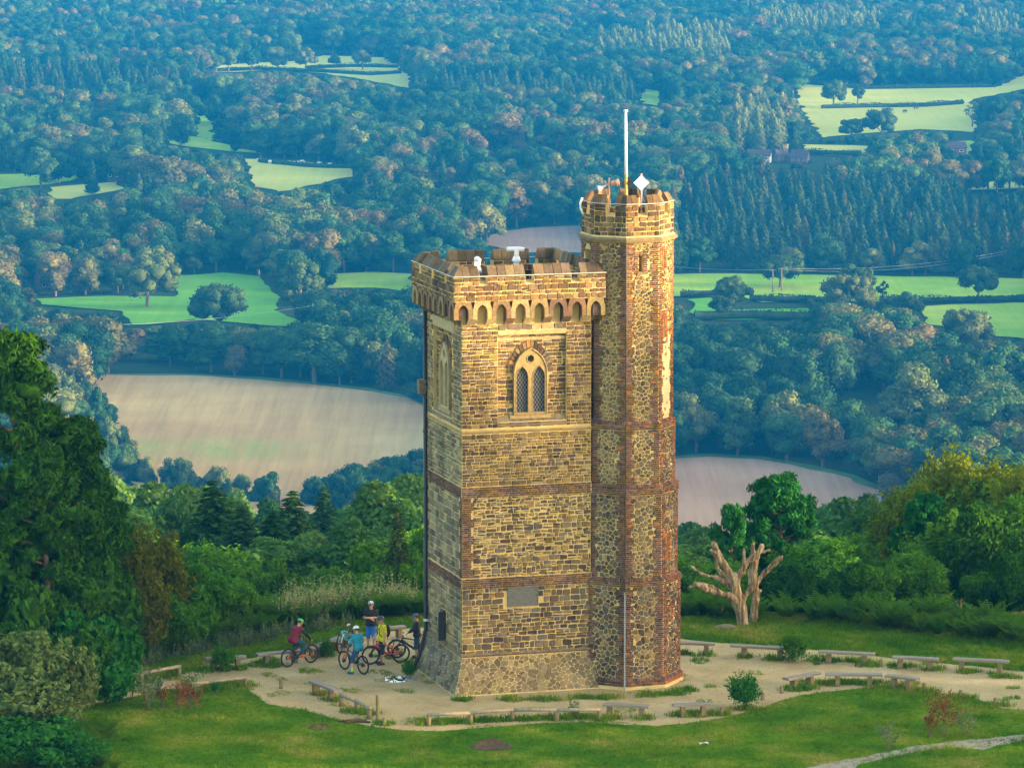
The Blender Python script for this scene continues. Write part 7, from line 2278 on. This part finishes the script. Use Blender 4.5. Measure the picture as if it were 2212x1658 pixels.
# =================================================================== bicycles
M_TYRE = simple('tyre_rubber', (0.018, 0.017, 0.016), (0.035, 0.032, 0.028), 9, 0.85, 0.4)
M_RIM = simple('rim_black', (0.03, 0.03, 0.032), (0.05, 0.05, 0.05), 5, 0.4)
M_SPOKE = simple('spoke_steel', (0.30, 0.30, 0.30), (0.2, 0.2, 0.2), 5, 0.4, metal=0.6)
M_BLK = simple('black_parts', (0.02, 0.02, 0.022), (0.035, 0.035, 0.035), 7, 0.45)
def bike(rear, front, label, frame_mat, fork_mat, accent, saddle_mat=None, lean=0.0, steer=0.0):
    Rr, Fr = at(*rear), at(*front)
    d = Fr - Rr; yaw = math.atan2(d.y, d.x); c = (Rr + Fr) / 2
    t = thing('mountain_bike', label, 'bicycle', (c.x, c.y, 0.01), yaw, 'mountain bikes on the gravel')
    t.rotation_euler = (lean, 0, yaw)
    wb = 0.6; R_ = 0.37
    def wheel(x, rot):
        o = bpy.data.objects.new('wheel', None); COL.objects.link(o); o.parent = t; o.location = (x, 0, R_); o.rotation_euler = (0, 0, rot)
        m = MB(); m.torus((0, 0, 0), R_ - 0.030, 0.032, 'y', 36, 8); m.build('tyre', M_TYRE, o, True)
        m = MB(); m.torus((0, 0, 0), R_ - 0.062, 0.014, 'y', 36, 6); m.build('rim', M_RIM, o, True)
        m = MB()
        for k in range(20):
            a = 2 * math.pi * k / 20; s_ = 0.025 * (1 if k % 2 else -1)
            m.tube([(0.02 * math.cos(a + .6), s_, 0.02 * math.sin(a + .6)), ((R_ - .065) * math.cos(a), 0, (R_ - .065) * math.sin(a))], 0.0022, 3, False)
        m.build('spokes', M_SPOKE, o)['kind'] = 'stuff'
        m = MB(); m.tube([(0, -0.06, 0), (0, 0.06, 0)], 0.026, 10); m.tube([(0, 0.035, 0), (0, 0.04, 0)], 0.09, 16); m.build('hub', M_BLK, o, True)
        if rot == 0: m = MB(); m.tube([(0, -0.04, 0), (0, -0.055, 0)], [0.085, 0.05], 14); m.build('cassette', accent, o, True)
        return o
    wheel(-wb, 0); wheel(wb, steer)
    BB = Vector((-0.16, 0, 0.34)); H0 = Vector((0.40, 0, 0.70)); H1 = Vector((0.355, 0, 0.83)); ST = Vector((-0.30, 0, 0.72)); RA = Vector((-wb, 0, R_)); FA = Vector((wb, 0, R_))
    m = MB()
    m.tube([H0 + Vector((-.01, 0, .02)), (0.12, 0, 0.50), BB], [0.042, 0.05, 0.045], 8)
    m.tube([H1 + Vector((0, 0, -.03)), (0.0, 0, 0.74), ST + Vector((0.02, 0, -.08))], [0.032, 0.027, 0.024], 8)
    m.tube([BB, ST], [0.030, 0.022], 8); m.tube([H0 + Vector((0.01, 0, -.02)), H1], [0.036, 0.034], 10)
    for s_ in (-1, 1):
        m.tube([BB + Vector((-.03, .04 * s_, .02)), (-0.4, .065 * s_, .37), RA + Vector((0, .062 * s_, 0))], [0.022, 0.017, 0.018], 6)
        m.tube([(-0.22, .04 * s_, 0.60), (-0.4, .065 * s_, .52), RA + Vector((0, .062 * s_, 0.01))], [0.017, 0.014, 0.014], 6)
    m.build('frame', frame_mat, t, True)
    m = MB(); m.tube([(-0.24, 0, .60), (-0.02, 0, .58)], [0.026, 0.022], 8); m.build('shock', accent, t, True)
    m = MB()
    for s_ in (-1, 1):
        m.tube([H0 + Vector((0.01, .062 * s_, -.04)), FA + Vector((-.06, .062 * s_, .16)), FA + Vector((0, .062 * s_, 0))], [0.021, 0.025, 0.022], 8)
    m.tube([H0 + Vector((0.01, -.065, -.04)), H0 + Vector((0.01, .065, -.04))], 0.026, 8)
    fk = m.build('fork', fork_mat, t, True)
    m = MB(); m.tube([H1, H1 + Vector((-.015, 0, .07))], 0.024, 8); m.tube([H1 + Vector((-.015, 0, .06)), H1 + Vector((.04, 0, .08))], 0.022, 8)
    hb = H1 + Vector((.04, 0, .09))
    m.tube([hb + Vector((-.06, -.38, .03)), hb + Vector((0, -.12, 0.01)), hb, hb + Vector((0, .12, 0.01)), hb + Vector((-.06, .38, .03))], 0.015, 8)
    bar = m.build('handlebar', M_BLK, t, True)
    for s_ in (-1, 1):
        m = MB(); m.tube([hb + Vector((-.04, .26 * s_, .022)), hb + Vector((-.062, .39 * s_, .031))], 0.021, 8); m.build('grip', M_BLK, bar, True)
        m = MB(); m.tube([hb + Vector((-.02, .24 * s_, .02)), hb + Vector((.04, .33 * s_, -.01))], 0.008, 5); m.build('brake_lever', M_SPOKE, bar, True)
    m = MB(); m.tube([ST, Vector((-0.355, 0, 0.90))], 0.016, 8); m.build('seat_post', M_BLK, t, True)
    m = MB()
    vs = []
    for x, w, z in ((-0.50, .065, .945), (-0.45, .075, .95), (-0.36, .05, .935), (-0.27, .022, .935), (-0.23, .014, .925)):
        vs += [(x, -w, z - .015), (x, -w * .8, z + .012), (x, w * .8, z + .012), (x, w, z - .015), (x, 0, z - .035)]
    fs = [(i * 5 + j, i * 5 + (j + 1) % 5, (i + 1) * 5 + (j + 1) % 5, (i + 1) * 5 + j) for i in range(4) for j in range(5)] + [(4, 3, 2, 1, 0), tuple(range(20, 25))]
    m.add(vs, fs); m.build('saddle', saddle_mat or M_BLK, t)
    m = MB(); m.tube([BB + Vector((0, -.055, 0)), BB + Vector((0, -.05, 0))], 0.075, 18)
    m.tube([BB + Vector((0, -.06, 0)), BB + Vector((.17, -.07, -.02))], 0.014, 6); m.tube([BB + Vector((0, .06, 0)), BB + Vector((-.17, .07, .02))], 0.014, 6)
    m.tube([BB + Vector((0, -.052, .07)), RA + Vector((0, -.05, .05))], 0.006, 4); m.tube([BB + Vector((0, -.052, -.07)), RA + Vector((0, -.05, -.05))], 0.006, 4)
    cr = m.build('crank', M_BLK, t, True)
    m = MB(); m.box(BB + Vector((.17, -.13, -.02)), (0.10, 0.10, 0.02)); m.build('pedal', accent, cr)
    m = MB(); m.box(BB + Vector((-.17, .13, .02)), (0.10, 0.10, 0.02)); m.build('pedal', accent, cr)
    return t, c, yaw
def glossy(name, c): return simple(name, c, tuple(x * 0.85 for x in c), 4, 0.3, spec=0.5)
M_REDF = glossy('red_frame', (0.55, 0.02, 0.018)); M_TEALF = glossy('turquoise_frame', (0.02, 0.42, 0.45)); M_DARKF = glossy('black_frame', (0.025, 0.03, 0.035)); M_ORF = glossy('orange_parts', (0.65, 0.13, 0.02)); M_GRN = glossy('dark_green_frame', (0.015, 0.07, 0.08)); M_SILV = glossy('silver_fork', (0.55, 0.56, 0.58)); M_TANS = glossy('tan_saddle', (0.40, 0.28, 0.20))
bkA, cA, yA = bike((620.6, 1441), (674.6, 1431), 'black bicycle ridden by the person in the green helmet', M_DARKF, M_BLK, M_ORF)
bkC, cC, yC = bike((783, 1456), (745, 1446), 'black bicycle with orange parts under the person in turquoise', M_GRN, M_ORF, M_ORF)
bkT, cT, yT = bike((757, 1397), (734, 1410), 'turquoise bicycle standing alone before the bench', M_TEALF, M_SILV, M_BLK, M_TANS)
bkD, cD, yD = bike((868, 1431), (799, 1435), 'red bicycle behind the person in the yellow shirt', M_REDF, M_BLK, M_BLK)
bkE, cE, yE = bike((920, 1421), (860.6, 1421), 'dark bicycle held by the person at the tower corner', M_DARKF, M_BLK, M_TEALF)

# =================================================================== the cyclists
M_SKIN = simple('skin', (0.50, 0.28, 0.19), (0.44, 0.23, 0.15), 8, 0.55)
def cloth(name, c): return simple(name, c, tuple(x * 0.7 for x in c), 7, 0.85, 0.3)
def person(label, loc, yaw, J, wear, parent_scale=1.0, lean=0.0):
    """J: joints in metres, x forwards, y to the person's left"""
    t = thing('person', label, 'person', loc, yaw, 'cyclists resting by the tower')
    t.scale = (parent_scale,) * 3
    V = {k: Vector(v) for k, v in J.items()}
    pel, ch, nk, hd = V['pelvis'], V['chest'], V['neck'], V['head']
    lat = Vector((0, 1, 0))
    def L(k): return V[k + '_l'], V[k + '_r']
    caps = []
    hips = [pel + lat * 0.09, pel - lat * 0.09]
    waist = pel.lerp(ch, 0.45)
    torso = []
    for s_ in (1, -1):
        torso += [(pel + lat * .075 * s_, waist + lat * .06 * s_, .125, .112), (waist + lat * .06 * s_, ch + lat * .085 * s_, .112, .125)]
    torso += [(ch, V['sh_l'], .12, .072), (ch, V['sh_r'], .12, .072)]
    arms_u = [(V['sh_' + s_], V['el_' + s_], .056, .045) for s_ in 'lr']; arms_f = [(V['el_' + s_], V['wr_' + s_], .045, .030) for s_ in 'lr']
    thigh = [(hips[0], V['kn_l'], .088, .060), (hips[1], V['kn_r'], .088, .060)]
    shin = []
    for s_ in 'lr':
        k_, a_ = V['kn_' + s_], V['an_' + s_]
        shin += [(k_, k_.lerp(a_, .35), .058, .058), (k_.lerp(a_, .35), a_, .058, .036)]
    foot = []
    for s_ in 'lr':
        a_, to = V['an_' + s_], V['to_' + s_]
        foot += [(a_ + Vector((-.02, 0, -.035)), to, .044, .036)]
    f = (V.get('look') or Vector((1, 0, 0))).normalized()
    up = (hd - nk).normalized(); sd = up.cross(f).normalized(); f = sd.cross(up).normalized()
    head = [(ch, nk, .075, .052), (nk, hd - up * .05, .052, .06), (hd + up * .03 - f * .015, hd + up * .03 + f * .01, .094, .092), (hd + up * .0 + f * .03, hd - up * .085 + f * .06, .075, .042, .03),
            (hd + f * .092 + up * .015, hd + f * .118 - up * .022, .013, .016, .012), (hd + sd * .088 - up * .02, hd + sd * .092 + up * .015, .016, .018, .01), (hd - sd * .088 - up * .02, hd - sd * .092 + up * .015, .016, .018, .01)]
    hands = []
    for s_ in 'lr':
        w = V['wr_' + s_]; e = V['el_' + s_]
        d = (w - e).normalized(); side = d.cross(Vector((0, 0, 1)))
        side = side.normalized() if side.length > .1 else Vector((0, 1, 0))
        nrm = side.cross(d).normalized()
        curl = V.get('curl_' + s_, None)
        pe = w + d * .085
        hands.append((w, pe, .030, .034, .02))
        hands.append((w + side * .012, pe + side * .022, .022, .022, .012)); hands.append((w - side * .012, pe - side * .022, .022, .022, .012))
        for q, ln in ((-.033, .072), (-.011, .084), (.011, .080), (.033, .062)):
            k0 = pe + side * q; k1 = k0 + (d * .85 - nrm * .5).normalized() * ln * .55; k2 = k1 + (d * .35 - nrm * .95).normalized() * ln * .5
            hands += [(k0, k1, .0115, .0105, .006), (k1, k2, .0105, .009, .006)]
        th = w + d * .03 + side * .03
        hands += [(th, th + (d * .6 + side * .7 - nrm * .3).normalized() * .045, .014, .012, .008), (th + (d * .6 + side * .7 - nrm * .3).normalized() * .045, th + (d * 1.1 + side * .6 - nrm * .6).normalized() * .075, .012, .010, .006)]
    body = torso + arms_u + arms_f + thigh + shin + foot + head + hands
    link('body', sdf_mesh('body', [tuple([tuple(c[0]), tuple(c[1])] + list(c[2:])) for c in body], M_SKIN, 0.0115, 0.03), t)
    def garment(name, cs, mat, grow, k=0.04, res=0.015):
        o = link(name, sdf_mesh(name, [(tuple(c[0]), tuple(c[1]), c[2] + grow, c[3] + grow) for c in cs], mat, res, k), t); return o
    part = lambda c, q: (c[0], c[0].lerp(c[1], q), c[2], c[2] + (c[3] - c[2]) * q)
    sl = wear.get('sleeve', 0.62)
    shirt = list(torso) + [(ch, nk.lerp(ch, .35), .08, .06)]
    hang = pel - Vector((0, 0, .03))
    shirt += [(pel + lat * .07, hang + lat * .08, .12, .125), (pel - lat * .07, hang - lat * .08, .12, .125)]
    if sl <= 1: shirt += [part(c, sl) for c in arms_u]
    garment('shirt', shirt, wear['shirt'], .016)
    if sl > 1: garment('sleeves', [c for c in arms_u] + [part(c, .92) for c in arms_f], wear.get('sleeves', wear['shirt']), .017)
    sh = [(hips[0], hips[1], .11, .11)] + [part(c, .96) for c in thigh]
    if wear.get('long'): sh += [part(c, .9) for c in shin]
    elif wear.get('knee', 1): sh += [part(c, .55) for c in shin[0::2]]
    garment('shorts' if not wear.get('long') else 'trousers', sh, wear['shorts'], .022)
    for i, s_ in enumerate('lr'):
        garment('shoe', [foot[i], (V['an_' + s_] + Vector((-.03, 0, -.05)), V['to_' + s_] + Vector((.01, 0, -.012)), .040, .036)], wear['shoes'], .010, .02, .012)
        if 'socks' in wear: garment('sock', [(V['an_' + s_], V['an_' + s_].lerp(V['kn_' + s_], .28), .042, .046)], wear['socks'], .006, .02, .012)
    # helmet
    M = Matrix((f, sd, up)).transposed()
    m = MB(); m.ell(hd + up * .045 - f * .008, (.138, .112, .118), 18, 7, -0.05, M); hm = m.build('helmet', wear['helmet'], t, True)
    m = MB()
    c0 = hd + up * .075 + f * .10
    m.add([c0 + sd * .085, c0 - sd * .085, c0 - sd * .06 + f * .085 - up * .012, c0 + sd * .06 + f * .085 - up * .012, c0 + sd * .085 - up * .014, c0 - sd * .085 - up * .014, c0 - sd * .06 + f * .085 - up * .024, c0 + sd * .06 + f * .085 - up * .024], [(0, 1, 2, 3), (7, 6, 5, 4), (0, 3, 7, 4), (3, 2, 6, 7), (2, 1, 5, 6)])
    m.build('visor', wear.get('visor', M_BLK), hm)
    for q in (-.055, 0, .055):
        m = MB(); pts = []
        for a in (25, 60, 95, 130):
            a = rad(a); pts.append(hd + up * .045 - f * .008 + f * (.142 * math.cos(a)) + up * (.122 * math.sin(a)) * (1 - abs(q) * 3) + sd * q)
        m.tube(pts, [.006, .012, .012, .006], 6); m.build('vent', wear.get('vent', M_BLK), hm, True)
    m = MB()
    for s_ in (1, -1): m.tube([hd + sd * .10 * s_ + up * .05, hd + sd * .075 * s_ - up * .06 + f * .02, hd - up * .115 + f * .035], .006, 5)
    m.build('chin_strap', M_BLK, hm, True)
    m = MB(); m.ell(hd + up * .012 - f * .03, (.095, .100, .10), 14, 6, -0.5, M); m.build('hair', wear.get('hair', cloth('hair', (0.06, 0.04, 0.03))), t, True)
    m = MB()
    for s_ in (1, -1): m.ell(hd + f * .088 + sd * .034 * s_ + up * .012, (.012, .016, .010), 8, 4, -1, M)
    m.build('eyes', M_BLK, t, True)
    m = MB(); m.tube([hd + f * .097 - up * .058 + sd * .026, hd + f * .103 - up * .062, hd + f * .097 - up * .058 - sd * .026], .007, 5); m.build('mouth', cloth('lips', (0.30, 0.10, 0.08)), t, True)
    return t, V
STAND = dict(pelvis=(0, 0, .98), chest=(0.0, 0, 1.33), neck=(0.0, 0, 1.51), head=(.03, 0, 1.66), sh_l=(0, .19, 1.44), sh_r=(0, -.19, 1.44), el_l=(-.03, .26, 1.17), el_r=(-.03, -.26, 1.17), wr_l=(.06, .27, .93), wr_r=(.06, -.27, .93),
             kn_l=(.03, .11, .52), kn_r=(.03, -.11, .52), an_l=(0, .12, .09), an_r=(0, -.12, .09), to_l=(.17, .14, .05), to_r=(.17, -.14, .05))
def pose(**k): d = dict(STAND); d.update(k); return d
W_NAVY = cloth('navy_cloth', (0.025, 0.035, 0.06)); W_BLACK = cloth('black_cloth', (0.022, 0.022, 0.026)); W_BLUE = cloth('bright_blue_cloth', (0.03, 0.16, 0.55)); W_TEAL = cloth('turquoise_cloth', (0.025, 0.24, 0.34)); W_BURG = cloth('burgundy_cloth', (0.20, 0.018, 0.04)); W_YEL = cloth('yellow_cloth', (0.62, 0.58, 0.015)); W_DBLUE = cloth('dark_blue_cloth', (0.03, 0.07, 0.16)); W_TROUS = cloth('dark_teal_cloth', (0.02, 0.075, 0.12))
H_WHITE = glossy('white_helmet', (0.78, 0.80, 0.80)); H_GREEN = glossy('green_helmet', (0.03, 0.50, 0.03)); H_DARK = glossy('dark_helmet', (0.035, 0.045, 0.07)); H_BLUE = glossy('blue_helmet', (0.03, 0.07, 0.22)); H_GREY = glossy('grey_helmet', (0.10, 0.13, 0.17))
S_ORANGE = cloth('orange_shoe', (0.60, 0.12, 0.03)); S_DARK = cloth('dark_shoe', (0.04, 0.05, 0.07)); S_BLUE = cloth('blue_shoe', (0.03, 0.12, 0.20)); S_LIME = cloth('lime_sock', (0.30, 0.70, 0.03))
def on_bike(c): return (c.x, c.y, 0.01)
# rider in the burgundy top
person('person in burgundy top and green helmet riding a black bicycle', on_bike(cA), yA,
       pose(pelvis=(-.34, 0, 1.05), chest=(-.15, 0, 1.37), neck=(-.06, 0, 1.53), head=(0.03, 0, 1.66), look=(1, -.2, -.15), sh_l=(-.10, .19, 1.45), sh_r=(-.10, -.19, 1.45), el_l=(.10, .30, 1.22), el_r=(.10, -.30, 1.22), wr_l=(.30, .31, 1.01), wr_r=(.30, -.31, 1.01),
            kn_l=(-.02, .14, .76), kn_r=(.08, -.14, .82), an_l=(-.32, .13, .44), an_r=(.0, -.13, .43), to_l=(-.17, .14, .40), to_r=(.16, -.14, .37)),
       dict(shirt=W_BURG, sleeve=2, sleeves=W_BLACK, shorts=W_TROUS, long=True, shoes=S_ORANGE, helmet=H_GREEN, vent=M_BLK, visor=H_GREEN))
person('person in turquoise jersey and white helmet astride a bicycle seen from behind', on_bike(cC), yC,
       pose(pelvis=(-.34, 0.02, 1.02), chest=(-.27, 0.02, 1.37), neck=(-.24, 0.02, 1.54), head=(-.20, 0.02, 1.68), look=(1, .1, -.3), sh_l=(-.25, .21, 1.46), sh_r=(-.25, -.17, 1.46), el_l=(-.22, .29, 1.20), el_r=(-.22, -.25, 1.20), wr_l=(.0, .22, 1.08), wr_r=(.0, -.18, 1.08),
            kn_l=(-.20, .22, .52), kn_r=(.04, -.14, .78), an_l=(-.30, .30, .10), an_r=(.0, -.13, .43), to_l=(-.14, .34, .05), to_r=(.16, -.14, .37)),
       dict(shirt=W_TEAL, sleeve=2, shorts=W_DBLUE, shoes=S_BLUE, socks=S_LIME, helmet=H_WHITE, vent=M_BLK))
b = at(802, 1399)
person('tall person in black shirt and blue shorts standing with folded arms', (b.x, b.y, 0), rad(-100),
       pose(head=(.03, 0, 1.67), look=(1, -.1, -.05), el_l=(.06, .25, 1.20), el_r=(.06, -.25, 1.20), wr_l=(.21, -.02, 1.22), wr_r=(.20, .04, 1.17)),
       dict(shirt=W_BLACK, sleeve=.7, shorts=W_BLUE, shoes=S_DARK, helmet=H_GREY, vent=H_WHITE), 1.03)
b = at(826, 1434)
pd, VD = person('person in bright yellow shirt and rucksack straps before the red bicycle', (b.x, b.y, 0), rad(-160),
       pose(head=(.05, 0, 1.65), look=(1, .15, -.35), el_r=(.05, -.27, 1.18), wr_r=(.22, -.24, 1.00), el_l=(-.05, .27, 1.17), wr_l=(.02, .28, .92), kn_l=(.04, .12, .52), an_l=(0.03, .13, .09), to_l=(.20, .15, .05)),
       dict(shirt=W_YEL, sleeve=.75, shorts=W_NAVY, shoes=S_DARK, helmet=H_DARK, hair=cloth('grey_hair', (0.16, 0.14, 0.12))), 1.05)
m = MB()
for s_ in (1, -1): m.tube([(-.12, .13 * s_, 1.38), (-.02, .13 * s_, 1.535), (.09, .12 * s_, 1.47), (.155, .11 * s_, 1.33), (.15, .13 * s_, 1.16), (.06, .19 * s_, 1.05)], .016, 6)
m.tube([(.155, .11, 1.36), (.165, 0, 1.36), (.155, -.11, 1.36)], .010, 5)
m.build('rucksack_strap', W_BLACK, pd, True)
m = MB(); m.ell((-.21, 0, 1.24), (.10, .15, .23), 14, 8, -1); m.build('rucksack', W_BLACK, pd, True)
b = at(901, 1421)
person('person in black jacket and blue helmet at the tower corner', (b.x, b.y, 0), rad(175),
       pose(head=(.06, 0, 1.65), look=(1, .2, -.4), chest=(.03, 0, 1.33), el_l=(.08, .27, 1.20), el_r=(.08, -.27, 1.20), wr_l=(.30, .22, 1.08), wr_r=(.30, -.22, 1.08)),
       dict(shirt=W_BLACK, sleeve=2, shorts=W_TROUS, shoes=S_DARK, helmet=H_BLUE), 0.98)
# =================================================================== the air
def haze_box():
    mb = MB(); mb.box((0, 2400, (44 - 153) / 2), (5400, 5900, 44 + 153))
    m = bpy.data.materials.new('haze'); m.use_nodes = True
    nt = m.node_tree; nt.nodes.clear()
    out = N(nt, 'ShaderNodeOutputMaterial'); v = N(nt, 'ShaderNodeVolumePrincipled')
    v.inputs['Color'].default_value = (0.01, 0.33, 1.0, 1)
    v.inputs['Density'].default_value = 0.000085
    v.inputs['Anisotropy'].default_value = 0.0
    nt.links.new(v.outputs[0], out.inputs['Volume'])
    o = mb.build('haze', m)
    tag(o, 'blue evening haze over the valley', None, None, 'stuff')
haze_box()
